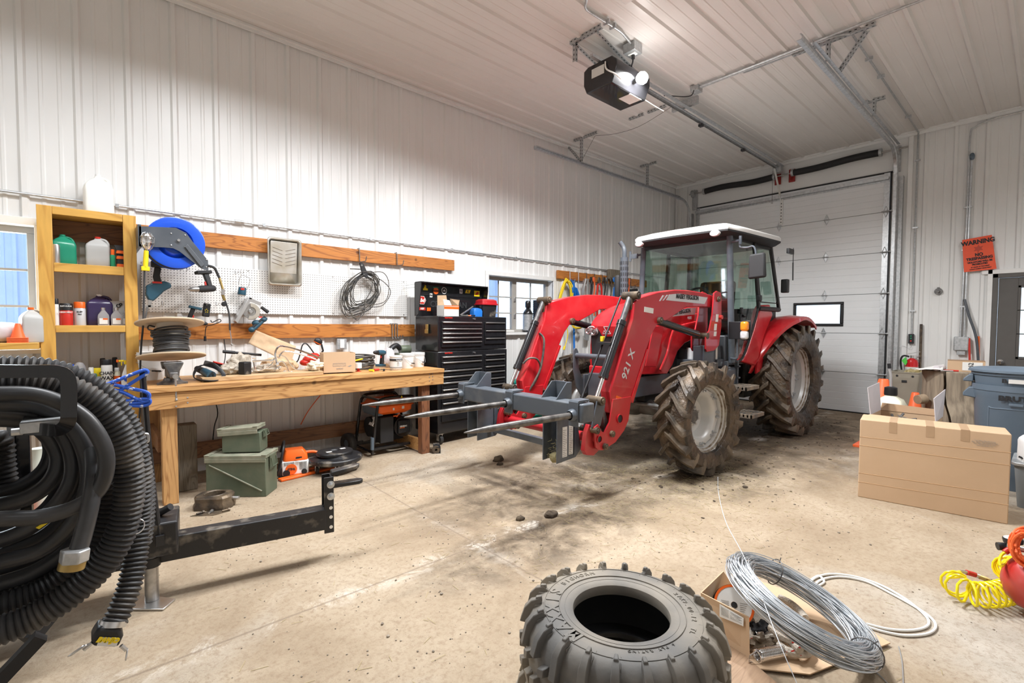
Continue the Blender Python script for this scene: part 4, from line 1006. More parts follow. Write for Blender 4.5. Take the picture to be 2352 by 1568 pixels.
mb=MB();mb.b2((sx0+.03,YA-.075,2.07),(sx1-.03,YA-.062,2.23));mb.build('back_board',M['wood_d'],cb)
ls=thing('side_shelf','yellow pine ledge under the left window, left of the shelf cabinet','shelf',(-.6,5.15,1.2))
mb=MB();mb.b2((-1.6,4.95,1.215),(sx0-.004,YA-.08,1.262));mb.build('shelf_board',M['woodpx'],ls,bevel=.004)
mb=MB();mb.b2((-1.5,5.27,.80),(-1.45,YA-.03,1.21));mb.build('bracket',M['woodpz'],ls)
def rrect(w,d,z,r=.3,n=3,c=(0,0)):
 out=[]
 k=min(w,d)*r
 for qx,qy,a0 in((1,1,0),(-1,1,90),(-1,-1,180),(1,-1,270)):
  for j in range(n+1):
   a=math.radians(a0+90*j/n);out.append(V((c[0]+qx*(w-k)+math.cos(a)*k,c[1]+qy*(d-k)+math.sin(a)*k,z)))
 return out
def jug(p,w,d,h,mt,cap,label,rz=0,grp=None,name='jug',fluid=None,handle=True,lab=None,capr=.019,cat='jug'):
 t=thing(name,label,cat,p,rz,grp,world=False)
 w/=2;d/=2
 mb=MB();rg=[rrect(w*.94,d*.92,0),rrect(w,d,h*.03),rrect(w,d,h*.28),rrect(w*.985,d*.985,h*.5),rrect(w,d,h*.66),rrect(w*.93,d*.9,h*.74),rrect(w*.62,d*.6,h*.84),rrect(w*.30,d*.32,h*.91,.9),rrect(w*.24,d*.26,h*.955,.95)]
 mb.loft(rg)
 if handle:mb.tube(cr([(w*.20,0,h*.93),(w*.62,0,h*.90),(w*.86,0,h*.78),(w*.80,0,h*.62)],4),w*.13,8)
 mb.build('body',mt,t,ang=50)
 mb=MB();mb.cyl((0,0,h*.94),(0,0,h),capr,n=18);mb.build('cap',cap,t)
 if lab:
  mb=MB();mb.loft([[v+V((0,0,0))for v in rrect(w*1.006,d*1.006,z)]for z in(h*.10,h*.56)],cap=False);mb.build('label_wrap',lab,t)
 return t
def can(p,r,h,mt,label,cap=None,capm=None,caph=0,name='spray_can',cat='can',body2=None,txt=None,grp=None,txtm=None,rz=0):
 t=thing(name,label,cat,p,rz,grp,world=False)
 mb=MB();mb.lathe([(0,0),(r*.95,0),(r,.004),(r,h-.012),(r*.86,h),(0,h+.002)],n=24);mb.build('body',mt,t)
 if body2:mb=MB();mb.lathe([(r*1.01,h*.12),(r*1.012,h*.12),(r*1.012,h*.72),(r*1.01,h*.72)],n=24,close=True);mb.build('label_wrap',body2,t)
 if caph:mb=MB();rc=cap or r*.9;mb.lathe([(0,h+caph),(rc*.92,h+caph),(rc,h+caph*.9),(rc,h-.004),(0,h-.004)],n=20);mb.build('cap',capm,t)
 if txt:
  for i,(s_,sz,z)in enumerate(txt):text(s_,sz,txtm or M['ink'],t,(0,-r*1.03,z),(1,0,0),(0,0,1),font_bold=sz*.03,xs=.85)
 return t
def on(px,py,z,y=None):
 """spot on a shelf at height z, seen at column px, at depth y"""
 q=at(px,py,Y=y);return V((q.x,y,z))
S1,S2,S3=1.863,1.386,.876
jug(on(227,480,2.256,5.22),.185,.13,.36,M['jugw'],M['white'],'big white jug standing on top of the shelf cabinet',.1)
jug(on(145,600,S1,5.22),.15,.11,.24,M['jugG'],M['jugG'],'translucent green jug on the top shelf of the cabinet',.2)
o=can(on(129,600,S1,5.135),.025,.15,M['alu'],'small bare metal cup in front of the green jug',name='metal_cup',cat='cup')
jug(on(226,600,S1,5.20),.15,.11,.245,M['jugg'],M['redp'],'grey plastic oil jug in the middle of the top shelf',-.1,lab=None)
o=can(on(259,600,S1,5.16),.017,.105,M['green'],'slim green bottle with orange nozzle on the top shelf',cap=.012,capm=M['orange'],caph=.045,name='lube_bottle',cat='bottle')
t=thing('tool_bag','crumpled black and orange package at the right end of the top shelf','bag',on(285,600,S1,5.18))
mb=MB();c=on(285,600,S1,5.18);mb.loft([rrect(.045,.03,c.z,.3,3,(c.x,c.y)),rrect(.05,.035,c.z+.05,.3,3,(c.x,c.y)),rrect(.04,.026,c.z+.12,.3,3,(c.x-.004,c.y)),rrect(.048,.012,c.z+.19,.3,3,(c.x-.015,c.y))]);mb.build('body',M['blkm'],t)
for z_ in(.01,.075,.12):
 mb=MB();mb.loft([rrect(.052,.037,c.z+z_,.3,3,(c.x,c.y)),rrect(.048,.034,c.z+z_+.025,.3,3,(c.x,c.y))],cap=False);mb.build('stripe',M['orange'],t)
can(on(128,745,S2,5.14),.022,.17,M['paper'],'slim white spray can with black cap at the left of the middle shelf',cap=.02,capm=M['blk'],caph=.04)
can(on(153,745,S2,5.15),.040,.125,M['redp'],'short paint tin with black lid beside the orange-capped spray can',cap=.040,capm=M['blk'],caph=.05,name='paint_tin',txt=(('RUST-OLEUM',.013,.152),('HIGH HEAT',.017,.105)),txtm=M['paper'])
can(on(184,745,S2,5.16),.036,.145,M['silv'],'spray can with bright orange cap on the middle shelf',cap=.035,capm=M['orange'],caph=.045,txt=(('RUST',.018,.11),('PRO',.014,.09)))
jug(on(230,745,S2,5.27),.17,.12,.26,M['purple'],M['white'],'gallon jug of dark purple fluid on the middle shelf')
for i,px in enumerate((238,268,292)):
 c=on(px,745,S2,5.17)
 t=thing('oil_bottle',('leftmost','middle','rightmost')[i]+' of three small clear oil bottles shrink-wrapped on the middle shelf','bottle',c,0,'shrink-wrapped oil bottles',world=False)
 mb=MB();mb.loft([rrect(.036,.022,0),rrect(.037,.023,.07),rrect(.034,.021,.09),rrect(.013,.013,.125,.9),rrect(.012,.012,.135,.9)]);mb.build('body',M['clearp'],t)
 mb=MB();mb.b2((-.026,-.026,.015),(.026,-.0235,.062));lb=mb.build('label',M['paper'],t)
 mb=MB();mb.b2((-.004,-.027,.05),(.026,-.0262,.062));o=mb.build('label_header',M['orange'],None);o.parent=lb
 mb=MB();mb.cyl((0,0,.13),(0,0,.148),.014,n=14);mb.build('cap',M['alu'],t)
t=thing('carton','small white carton behind the oil bottles','box',(.22,5.29,S2));mb=MB();mb.b2((.17,5.255,S2),(.275,5.32,S2+.21));mb.build('body',M['paper'],t,bevel=.002)
mb=MB();mb.tube(arc((.235,5.25,S2+.17),.012,0,2*PI,12)[:-1],.003,5,closed=True);mb.tube(arc((.25,5.25,S2+.182),.008,0,2*PI,12)[:-1],.003,5,closed=True);mb.build('print',M['ink'],t)
z=S3
can(on(124,840,z,5.14),.02,.2,M['paper'],'plain white bottle at the left edge of the lowest shelf',name='bottle',cat='bottle')
can(on(135,840,z,5.27),.030,.215,M['blk'],'black tin at the back of the lowest shelf beside the blue tin',name='tin')
can(on(155,840,z,5.25),.045,.20,M['blue'],'blue round tin at the back of the lowest shelf',name='tin',body2=None)
c=on(182,840,z,5.16)
t=thing('funnel_bottle','tall translucent grey domed bottle on the lowest shelf','bottle',c,world=False);mb=MB();mb.lathe([(0,0),(.047,0),(.048,.01),(.043,.15),(.036,.19),(.022,.215),(0,.222)],n=24);mb.build('body',M['clearp'],t);mb=MB();mb.cyl((0,0,0),(0,0,.006),.049,n=24);mb.build('base',M['alu'],t)
can(on(209,840,z,5.15),.036,.125,M['green'],'light green squeeze bottle with yellow label on the lowest shelf',cap=.016,capm=M['jugw'],caph=.05,name='squeeze_bottle',cat='bottle',body2=M['yel'])
D.materials.new;
can(on(245,840,z,5.14),.037,.195,M['paper'],'chain lubricant spray can with black cap on the lowest shelf',cap=.034,capm=M['blk'],caph=.04,txt=(('CHAIN',.036,.125),('WAX',.044,.085)))
can(on(236,840,z,5.27),.018,.24,M['blk'],'thin dark bottle behind the chain lubricant can',name='bottle',cat='bottle')
can(on(264,840,z,5.27),.018,.245,M['blk'],'thin dark bottle behind the spray bottle',name='bottle',cat='bottle')
can(on(268,840,z,5.20),.026,.13,M['jugc'],'cream bottle with orange label on the lowest shelf',cap=.016,capm=M['white'],caph=.03,body2=M['orange'],name='bottle',cat='bottle')
c=on(292,840,z,5.13)
t=thing('spray_bottle','white trigger spray bottle with yellow and orange nozzle on the lowest shelf','bottle',c,world=False)
mb=MB();mb.loft([rrect(.04,.026,0),rrect(.042,.027,.06),rrect(.032,.022,.12),rrect(.015,.014,.175,.9),rrect(.013,.013,.19,.9)]);mb.build('body',M['white'],t)
mb=MB();mb.b2((-.02,-.012,.19),(.03,.012,.225));mb.b2((-.055,-.008,.212),(-.02,.008,.228));mb.b2((-.04,-.006,.18),(-.032,.006,.212));mb.build('trigger',M['yel'],t,bevel=.004)
mb=MB();mb.b2((-.07,-.009,.209),(-.055,.009,.231));mb.build('nozzle',M['orange'],t,bevel=.003)
mb=MB();mb.lathe([(0,-.030),(.028,-.030),(.028,-.0275),(0,-.0275)],(0,0,.075),(0,1,0),20);mb.build('label',M['blue'],t)
can(on(222,840,z,5.27),.04,.16,M['yel'],'squat yellow tin at the back of the lowest shelf',name='tin')
jug(on(73,785,1.263,5.10),.12,.10,.26,M['jugg'],M['orange'],'grey oil jug with orange cap on the ledge left of the cabinet',.3)
for k in range(4):
 c=on(42,785,1.263+k*.010,5.05)
 t=thing('traffic_cone',('lowest','second lowest','second highest','highest')[k]+' of four small orange cones nested on the left ledge','cone',c,0,'nested small cones on the ledge',world=False)
 mb=MB();mb.b2((-.055,-.055,0),(.055,.055,.006));mb.build('base',M['orcone'],t,bevel=.001)
 mb=MB();mb.lathe([(.042,.006),(.014,.11),(.010,.11),(.038,.006)],n=20);mb.build('cone',M['orcone'],t)
t=thing('plastic_sack','pale pink-white plastic sack slumped on the ledge by the left window','bag',on(14,785,1.263,5.14));c=on(10,785,1.263,5.14)
mb=MB();mb.sph(c+V((-.05,0,.075)),.12,24,(1.5,.7,.64),amp=.22,seed=3,fr_=1.6);mb.build('body',M['pale'],t)
# blue hose reel
c=V((.605,4.93,2.085))
rl=thing('hose_reel','blue steel hose reel on a dark grey bracket beside the shelf cabinet','hose reel',(c.x,5.2,c.z-.2))
mb=MB();mb.lathe([(.085,.10),(.085,.0),(.09,-.0),(.115,.028),(.122,.024),(.130,-.004),(.205,-.012),(.213,-.008),(.213,-.003),(.205,-.006),(.135,.0),(.12,.035)],c,(0,1,0),56);mb.lathe([(0,.004),(.088,.004),(.088,.008),(0,.008)],c,(0,1,0),40);mb.build('reel_disc',M['blue'],rl)
mb=MB();mb.lathe([(.085,.125),(.213,.13),(.213,.136),(.085,.136)],c,(0,1,0),56,close=True);mb.build('reel_disc',M['blue'],rl)
mb=MB()
for j in range(6):
 for rr_ in(.15,.175,.198):mb.tube(arc(c+V((0,.012+j*.02,0)),rr_,0,2*PI,48)[:-1],.011,6,closed=True)
mb.build('hose',M['hose'],rl)
y=c.y-.035
def pl(*p):return[at(a,b,Y=y)for a,b in p]
mb=MB();mb.prism(pl((319,519),(404,523),(428,535),(441,553),(478,598),(479,622),(463,617),(412,577),(398,570),(377,568),(319,566)),(0,.006,0));arm_=mb.build('bracket_arm',M['gry'],rl,bevel=.001)
mb=MB();mb.b2((.352,y,2.02),(.375,5.35,2.20));mb.build('bracket_side',M['gry'],rl,bevel=.001)
mb=MB();mb.prism([at(a,b,Y=y-.014)for a,b in((424,566),(431,560),(470,608),(462,614))],(0,.012,0));sub(mb.build('stiffener',M['gry'],None,bevel=.004),arm_)
mb=MB()
for p in((393,536),(425,540),(393,563),(425,567),(474,596),(464,604),(474,613)):q=at(*p,Y=y);mb.lathe([(0,-.006),(.005,-.004),(.006,0)],q,(0,1,0),10)
mb.build('bolt',M['alu'],rl)
mb=MB();q=at(410,552,Y=y);mb.cyl(q+V((0,-.018,0)),q,.012,n=6);mb.cyl(q+V((0,-.01,0)),q+V((0,.05,0)),.008,n=10);mb.build('axle_nut',M['alu'],rl)
mb=MB();mb.tube(cr([at(478,610,Y=y),at(492,615,Y=y-.01),at(500,630,Y=y),at(504,638,Y=y)],5),.011,10);mb.build('whip_hose',M['hose'],rl)
mb=MB();mb.tube([at(504,638,Y=y),at(512,665,Y=y)],.010,8);mb.tube([at(511,676,Y=y),at(516,690,Y=y)],.012,6);mb.build('fitting',M['brass'],rl)
mb=MB();mb.cyl(at(512,664,Y=y),at(512,677,Y=y),.014);mb.cyl(at(505,670,Y=y),at(517,666,Y=y),.006);mb.build('coupler',M['alu'],rl)
mb=MB();q=at(515,698,Y=y);mb.lathe([(0,-.02),(.020,-.018),(.022,.012),(0,.015)],q,(0,1,0),20);mb.build('gauge',M['blk'],rl)
mb=MB();mb.tube(cr([at(517,690,Y=y),at(526,720,Y=y),at(528,752,Y=y),at(528,758,Y=y)],5),.007,8);mb.build('inflator_hose',M['hose'],rl)
mb=MB();mb.tube([at(528,758,Y=y),at(531,775,Y=y),at(532,790,Y=y)],.005,8);mb.cyl(at(530,788,Y=y),at(534,793,Y=y),.008);mb.build('chuck',M['alu'],rl)
y=4.90
tl=thing('trouble_light','caged inspection light with yellow handle hanging beside the blue hose reel','work light',at(335,640,Y=y))
q=at(338,552,Y=y)
mb=MB();mb.lathe([(.014,-.075),(.026,-.062),(.040,-.035),(.044,.0),(.042,.03),(.030,.052),(.012,.06),(0,.062)],q,(0,0,1),24);sh_=mb.build('lamp_shield',M['chrome'],tl)
mb=MB()
for z_,r_ in((-.02,.046),(.028,.046)):mb.tube(arc(q+V((0,0,z_)),r_,0,2*PI,24,(1,0,0),(0,1,0))[:-1],.003,6,closed=True)
for a in(PI*1.1,PI*1.5,PI*1.9):mb.tube([q+V((math.cos(a)*r_*1.05,math.sin(a)*r_*1.05,z_))for r_,z_ in((.012,-.08),(.03,-.06),(.043,-.03),(.046,.02),(.03,.055),(.008,.066))],.0025,6)
mb.tube(cr([q+V((0,0,.062)),q+V((0,0,.08)),q+V((0,.008,.10))],3),.002,5);sub(mb.build('cage_wire',M['alu'],None),sh_)
mb=MB();a,b=at(336,575,Y=y),at(334,614,Y=y);mb.tube([a,(a+b)/2,b],[.016,.018,.017],14);mb.box(b+V((0,0,-.01)),(.055,.03,.035));mb.build('handle',M['yel'],tl,bevel=.004)
mb=MB();mb.tube(cr([at(332,620,Y=y),at(331,660,Y=y),at(329,740,Y=y),at(324,800,Y=y),at(322,860,Y=y),at(324,900,Y=4.95),V((.33,5.0,.5)),V((.32,5.1,.05))],6),.007,8);mb.build('power_cord',M['hose'],tl)
# cordless tools
def frame(p,xdir,zdir):
 x=Vector(xdir).normalized();z=Vector(zdir);z=(z-x*z.dot(x)).normalized();y=z.cross(x)
 return Matrix(((x.x,y.x,z.x,p[0]),(x.y,y.y,z.y,p[1]),(x.z,y.z,z.z,p[2]),(0,0,0,1)))
def drill(p,xd,zd,label,body=None,scale=1,batt=False,metal_chuck=False,name='cordless_drill',flat=True):
 body=body or M['teal']
 t=thing(name,label,'drill',p);F=frame(p,xd,zd)@Matrix.Scale(scale,4)
 mb=MB();mb.M=F;mb.lathe([(0,-.085),(.022,-.085),(.028,-.07),(.030,-.02),(.029,.03),(.024,.05),(0,.05)],(0,0,0),(1,0,0),20);mb.build('motor_housing',body,t)
 mb=MB();mb.M=F;mb.lathe([(0,.05),(.022,.05),(.024,.07),(.020,.09),(.018,.11),(.006,.128),(0,.128)],(0,0,0),(1,0,0),18);mb.build('chuck',M['steel']if metal_chuck else M['blk'],t)
 mb=MB();mb.M=F;mb.loft([[V((-.045+a*.018,b*.016,-.01))for a,b in((-1,-1),(1,-1),(1,1),(-1,1))],[V((-.040+a*.020,b*.017,-.06))for a,b in((-1,-1),(1,-1),(1,1),(-1,1))],[V((-.030+a*.022,b*.018,-.13))for a,b in((-1,-1),(1,-1),(1,1),(-1,1))]]);mb.build('grip',M['blk']if body is M['teal']else M['blk'],t,bevel=.006)
 mb=MB();mb.M=F;mb.b2((-.075,-.032,-.155),(.045,.032,-.128));
 if batt:mb.b2((-.07,-.034,-.205),(.042,.034,-.156))
 mb.build('battery_foot',body,t,bevel=.005)
 mb=MB();mb.M=F;mb.box((-.014,0,-.045),(.014,.014,.035));mb.build('trigger',M['redp'],t,bevel=.003)
 return t
yw=YA-.12
drill(at(470,663,Y=5.15),(-1,-.25,-.12),(.05,-.1,-1),'black cordless drill with steel chuck hanging upside down below the blue reel',M['blkm'],1.05,metal_chuck=True)
drill(at(445,738,Y=5.24),(1,-.1,-.22),(-.15,0,-1),'teal cordless drill upside down on the pegboard beside its charger',M['teal'],.88)
t=thing('reciprocating_saw','black reciprocating saw hanging by its grip at the left end of the pegboard','saw',at(350,730,Y=5.1))
y=5.08;A_=lambda a,b,d=0:at(a,b,Y=y+d)
mb=MB();mb.prism([A_(336,655),(A_(352,648)),A_(378,645),A_(393,650),A_(394,660),A_(378,668),A_(360,685),A_(352,692),A_(340,688),A_(335,675)],(0,.07,0));mb.build('motor_housing',M['teal'],t,bevel=.012)
mb=MB();mb.prism([A_(356,650),A_(372,650),A_(368,632),A_(371,615),A_(356,612),A_(352,635)],(0,.055,0));mb.b2(tuple(A_(348,612)),tuple(A_(386,600)+V((0,.07,0))));mb.build('grip',M['blkm'],t,bevel=.008)
mb=MB();mb.prism([A_(340,688),A_(350,690),A_(346,705),A_(340,705)],(0,.03,0));mb.b2(tuple(A_(326,705)),tuple(A_(352,701)+V((0,.03,0))));mb.build('shoe',M['steel'],t)
mb=MB();mb.prism([A_(336,703),A_(342,703),A_(336,730),A_(331,733)],(0,.003,0));mb.build('blade',M['dsteel'],t)
mb=MB();mb.b2(tuple(A_(350,650,-.003)),tuple(A_(372,647,.0)));mb.build('trigger',M['redp'],t)
y=5.27;A_=lambda a,b,d=0:at(a,b,Y=y+d)
t=thing('battery_lantern','small teal battery work lamp hanging by its wire bail on a pegboard hook','work light',A_(556,680))
q=A_(556,668)
mb=MB();mb.lathe([(0,-.040),(.036,-.040),(.038,-.03),(.034,.03),(.030,.036),(0,.036)],q,(.12,0,1),20);mb.build('body',M['teal'],t,bevel=.003)
mb=MB();mb.lathe([(0,-.046),(.034,-.046),(.036,-.040),(0,-.040)],q,(.12,0,1),20);mb.build('lens',M['alu'],t)
mb=MB();mb.b2((q.x-.018,q.y-.038,q.z+.008),(q.x+.012,q.y-.032,q.z+.026));mb.build('badge',M['redp'],t)
mb=MB();mb.tube(cr([A_(548,655),A_(550,640),A_(556,632),A_(572,638),A_(574,645),A_(568,664)],4),.003,6);mb.build('bail',M['alu'],t)
t=thing('battery_charger','black battery charger with amber lamps hanging from the pegboard','charger',A_(480,720));q=A_(474,712)
mb=MB();mb.box(q,(.058,.035,.125),Matrix.Rotation(.12,3,'Y'));mb.build('body',M['blk'],t,bevel=.008)
mb=MB()
for dx,dz in((-.012,0),(.0,.008),(.008,-.006),(-.008,-.018),(.006,-.02)):mb.cyl(q+V((dx,-.020,dz)),q+V((dx,-.017,dz)),.0035,n=8)
mb.build('indicator',M['yel'],t)
mb=MB();mb.tube(cr([A_(484,735),A_(488,740),A_(503,733),A_(507,738),A_(490,745),A_(474,750),A_(471,775)],5),.004,6);mb.cyl(A_(471,772),A_(471,783),.011,n=8);mb.build('power_cord',M['blk'],t)
y=5.22;A_=lambda a,b,d=0:at(a,b,Y=y+d)
t=thing('circular_saw','teal cordless circular saw with metal guard hanging tilted at the lower board','saw',A_(585,755))
mb=MB();mb.prism([A_(573,682),A_(580,684),A_(546,742),A_(539,736)],(0,.12,0));mb.prism([A_(573,682),A_(602,695),A_(598,702),A_(569,690)],(0,.006,0));mb.build('base_plate',M['alu'],t,bevel=.002)
q=A_(576,715);ax_=(.15,1,0)
mb=MB();mb.lathe([(0,.0),(.070,0),(.072,.004),(0,.004)],q,ax_,36);mb.build('blade',M['steel'],t)
mb=MB();mb.lathe([(.045,-.012),(.078,-.010),(.082,0),(.080,.02),(.045,.022)],q,ax_,30,close=True,a0=-1.6,a1=1.9,ref=(1,0,0));mb.build('blade_guard',M['tray'],t)
mb=MB();mb.lathe([(0,-.028),(.016,-.028),(.02,-.01),(.026,-.004),(0,-.004)],q,ax_,16);mb.build('arbor',M['alu'],t)
mb=MB();mb.sph(A_(590,742,.02),.036,16,(1.3,1,.9));mb.tube([A_(585,755),A_(612,730)],.016,10);mb.sph(A_(578,757),.028,14,(1.1,1,1));mb.sph(A_(606,734),.024,14,(1.2,1,1));mb.build('motor_housing',M['teal'],t)
mb=MB();mb.tube([A_(580,752),A_(609,727)],.013,10);mb.tube([A_(600,705),A_(616,717)],[.015,.018],12);mb.build('grip',M['blkm'],t)
mb=MB();mb.box(A_(598,728),(.03,.02,.012));mb.build('trigger',M['redp'],t)
for i,(px,py)in enumerate(((416,620),(430,620),(540,628),(552,628),(496,700),(372,700),(470,700))):
 q=at(px,py,Y=YA-.034);mb=MB();mb.tube([q,q+V((0,-.11,-.006)),q+V((0,-.115,.018))],.0025,6);mb.tube([q+V((0,-.002,0)),q+V((0,-.003,.03))],.0025,6);o=mb.build('pegboard_hook',M['galv'],None)
 tag(o,('bare wire hook on the pegboard left of the lantern hooks, upper left','bare wire hook on the pegboard directly below the blue reel','left one of the wire hook pair over the battery lantern','right one of the wire hook pair over the battery lantern','empty wire hook on the pegboard right of the charger','wire hook on the pegboard near the saw blade','wire hook holding the battery charger')[i],'hook','wire pegboard hooks')
q=at(926,656,Y=YA-.034)
for dz in(0,-.035):
 mb=MB();mb.tube([q+V((0,0,dz)),q+V((-.0,-.02,dz)),q+V((.10,-.26,dz+.02))],.0025,6);o=mb.build('pegboard_hook',M['galv'],None);tag(o,'long straight wire prong at the right end of the pegboard, '+('upper' if dz==0 else 'lower'),'hook','wire pegboard hooks')
t=thing('paint_tray','spattered metal paint roller tray hung on the upper board','paint tray',(1.57,5.28,1.8))
x0,x1,z0,z1=1.405,1.735,1.80,2.285;yb=YA-.065
mb=MB()
def ring_(i,y,zo=0):return[V((p.x,y,p.y))for p in[Vector((a.x,a.y))for a in rrect((x1-x0)/2-i,(z1-z0)/2-i,0,.18,4,((x0+x1)/2,(z0+z1)/2))]]
mb.loft([ring_(.0,yb-.066),ring_(.012,yb-.070),ring_(.018,yb-.060),ring_(.030,yb-.012)],cap=False)
r_=ring_(.030,yb-.012);mb.f([mb.v(p)for p in r_]);mb.build('pan',M['tray'],t,solid=.0015,ang=50)
mb=MB();w_=(x1-x0)/2-.035;xm=(x0+x1)/2
mb.prism([(xm-w_,yb-.050,2.25),(xm-w_,yb-.014,2.25),(xm-w_,yb-.014,1.93)],(2*w_,0,0));rp=mb.build('ramp',M['tray'],t,bevel=.004)
mb=MB()
for k in range(5):
 z=2.19-k*.038;yy_=yb-.052+(2.25-z)*.115
 for s in(-1,1):mb.tube([(xm+s*.015,yy_+.002,z-.028),(xm+s*.11,yy_-.002,z)],.003,6)
sub(mb.build('ridge',M['alu'],None),rp)
def hook(px,label,y=YA-.065,z1=2.275,ln=.14,grp='steel utility hooks on the boards',m=None,up=.05):
 x=at(px,600,Y=y).x;mb=MB()
 mb.tube([(x,y+.045,z1+.004),(x,y-.005,z1+.006),(x,y-.008,z1-.02),(x,y-.010,z1-ln),(x+.004,y-.03,z1-ln-.012),(x+.045,y-.07,z1-ln-.004),(x+.055,y-.075,z1-ln+up)],.0055,8)
 o=mb.build('utility_hook',m or M['dsteel']);tag(o,label,'hook',grp);return o
hook(825,'steel utility hook on the upper board carrying the black cable coil')
hook(911,'empty steel utility hook on the upper board, right of the cable coil')
for k in range(3):
 x=2.80+k*.035;y=YA-.065;mb=MB();mb.tube([(x,y+.045,1.418),(x,y-.006,1.418),(x,y-.010,1.27),(x+.005,y-.03,1.235),(x+.03,y-.075,1.24),(x+.035,y-.08,1.28)],.0065,8);o=mb.build('utility_hook',M['dsteel']);tag(o,('left','middle','right')[k]+' of three steel hooks clustered on the lower board','hook','steel utility hooks on the boards')
t=thing('extension_cable','dusty black cable coil hanging from the upper board in front of the pegboard','cable',(2.40,5.22,1.5))
random.seed(11)
base=[(830,628),(800,655),(790,690),(800,715),(825,712),(850,700),(868,670),(866,645),(850,628)]
for k in range(17):
 mb=MB();pts=[]
 jx,jy,sc_=random.uniform(-6,8),random.uniform(-3,8),random.uniform(.72,1.06)
 for(a,b)in base:pts.append(at(832+(a-832)*sc_+jx+random.uniform(-4,4),626+(b-626)*sc_+jy+random.uniform(-3,3),Y=5.25+random.uniform(-.03,.03)))
 mb.tube(cr(pts,6,closed=True),.0052,6,closed=True);mb.build('cable_loop',M['cable'],t)
for pts in(((840,628),(878,625),(893,650),(886,690),(850,700),(830,692)),((835,640),(870,640),(897,668),(880,700),(850,705)),((798,700),(812,730),(835,722),(838,690)),((806,718),(822,735),(838,700))):
 mb=MB();mb.tube(cr([at(a,b,Y=5.23)for a,b in pts],7),.0045,6);mb.build('cable_loop',M['cable'],t)
mb=MB();mb.prism([at(a,b,Y=5.222)for a,b in((827,603),(835,605),(846,630),(843,638),(834,632))],(0,.03,0));st_=mb.build('strap',M['blkm'],t,bevel=.002)
mb=MB();q=at(831,609,Y=5.219);mb.lathe([(.006,-.003),(.010,-.003),(.010,.003),(.006,.003)],q,(0,1,0),16,close=True);sub(mb.build('grommet',M['alu'],None),st_)
mb=MB();mb.tube([at(804,617,Y=5.19),at(828,618,Y=5.17)],.006,8);mb.build('plug_end',M['cable'],t)
t=thing('wall_conduit','thin galvanised conduit running along the full length of the back wall','conduit',(4,YA-.04,2.39))
mb=MB();mb.tube([(-2.5,YA-.035,2.412),(3,YA-.035,2.408),(9.25,YA-.035,2.400)],.011,10);mb.build('pipe',M['galv'],t)
for k in range(8):
 x=.25+k*1.15;mb=MB();mb.b2((x-.012,YA-.050,2.395),(x+.012,YA-.022,2.425));mb.build('clip',M['galv'],t)
mb=MB();mb.cyl((1.14,YA-.035,2.411),(1.22,YA-.035,2.411),.016);mb.build('coupling',M['galv'],t)
# on the bench
t=thing('bench_vise','dark iron bench vise bolted at the left end of the bench under the cable spool','vise',(.52,4.66,BZ))
vx,vy=.53,4.66
mb=MB();mb.lathe([(0,0),(.085,0),(.085,.015),(.06,.03),(.052,.05),(0,.05)],(vx,vy+.02,BZ),n=24);mb.b2((vx-.10,vy-.03,BZ),(vx+.10,vy+.03,BZ+.014));mb.build('swivel_base',M['dsteel'],t)
mb=MB();mb.b2((vx-.035,vy+.01,BZ+.05),(vx+.035,vy+.13,BZ+.12));mb.prism([(vx-.06,vy+.02,BZ+.12),(vx+.06,vy+.02,BZ+.12),(vx+.07,vy+.02,BZ+.178),(vx-.07,vy+.02,BZ+.178)],(0,.045,0));mb.build('fixed_jaw',M['dsteel'],t,bevel=.006)
mb=MB();mb.b2((vx-.028,vy-.11,BZ+.055),(vx+.028,vy+.05,BZ+.10));mb.prism([(vx-.035,vy-.10,BZ+.06),(vx+.035,vy-.10,BZ+.06),(vx+.04,vy-.10,BZ+.11),(vx+.065,vy-.10,BZ+.165),(vx+.065,vy-.10,BZ+.18),(vx-.065,vy-.10,BZ+.18),(vx-.065,vy-.10,BZ+.165),(vx-.04,vy-.10,BZ+.11)],(0,.05,0));mb.build('moving_jaw',M['dsteel'],t,bevel=.006)
mb=MB();mb.cyl((vx,vy-.11,BZ+.075),(vx,vy-.17,BZ+.075),.012);mb.cyl((vx,vy-.165,BZ+.075),(vx,vy-.195,BZ+.075),.020,n=16);mb.cyl((vx,vy-.182,BZ+.09),(vx+.002,vy-.182,BZ-.10),.007,n=10);mb.sph((vx+.002,vy-.182,BZ-.105),.011,10);mb.build('screw_handle',M['steel'],t)
t=thing('cable_spool','plywood-flanged spool of black cable standing on the vise','cable spool',(.53,4.76,BZ+.181))
sc=V((.545,4.77,BZ+.181))
for z_ in(0,.275):mb=MB();mb.lathe([(0,0),(.235,0),(.237,.006),(.235,.012),(0,.012)],sc+V((0,0,z_)),n=56);mb.build('flange',M['ply'],t)
mb=MB();mb.cyl(sc+V((0,0,.012)),sc+V((0,0,.275)),.095,n=40);mb.build('drum',M['cardtube'],t)
random.seed(4)
for k in range(22):
 mb=MB();zz=.022+k*.0098;r_=.115+random.uniform(-.006,.006)+(.012 if 14<k<20 else 0)
 tilt=random.uniform(-.006,.006)+(.012 if k>16 else 0)
 mb.tube([sc+V((math.cos(a)*r_,math.sin(a)*r_,zz+tilt*math.sin(a+k)))for a in[2*PI*i/40 for i in range(40)]],.0062,7,closed=True);mb.build('cable_turn',M['hose'],t)
mb=MB();mb.tube(cr([sc+V((-.09,-.08,.20)),sc+V((-.15,-.05,.22)),sc+V((-.14,.03,.265)),sc+V((-.10,.05,.26))],6),.0062,7);mb.build('cable_end',M['hose'],t);t.rotation_euler=(-.19,0,0);t.location.z+=.03
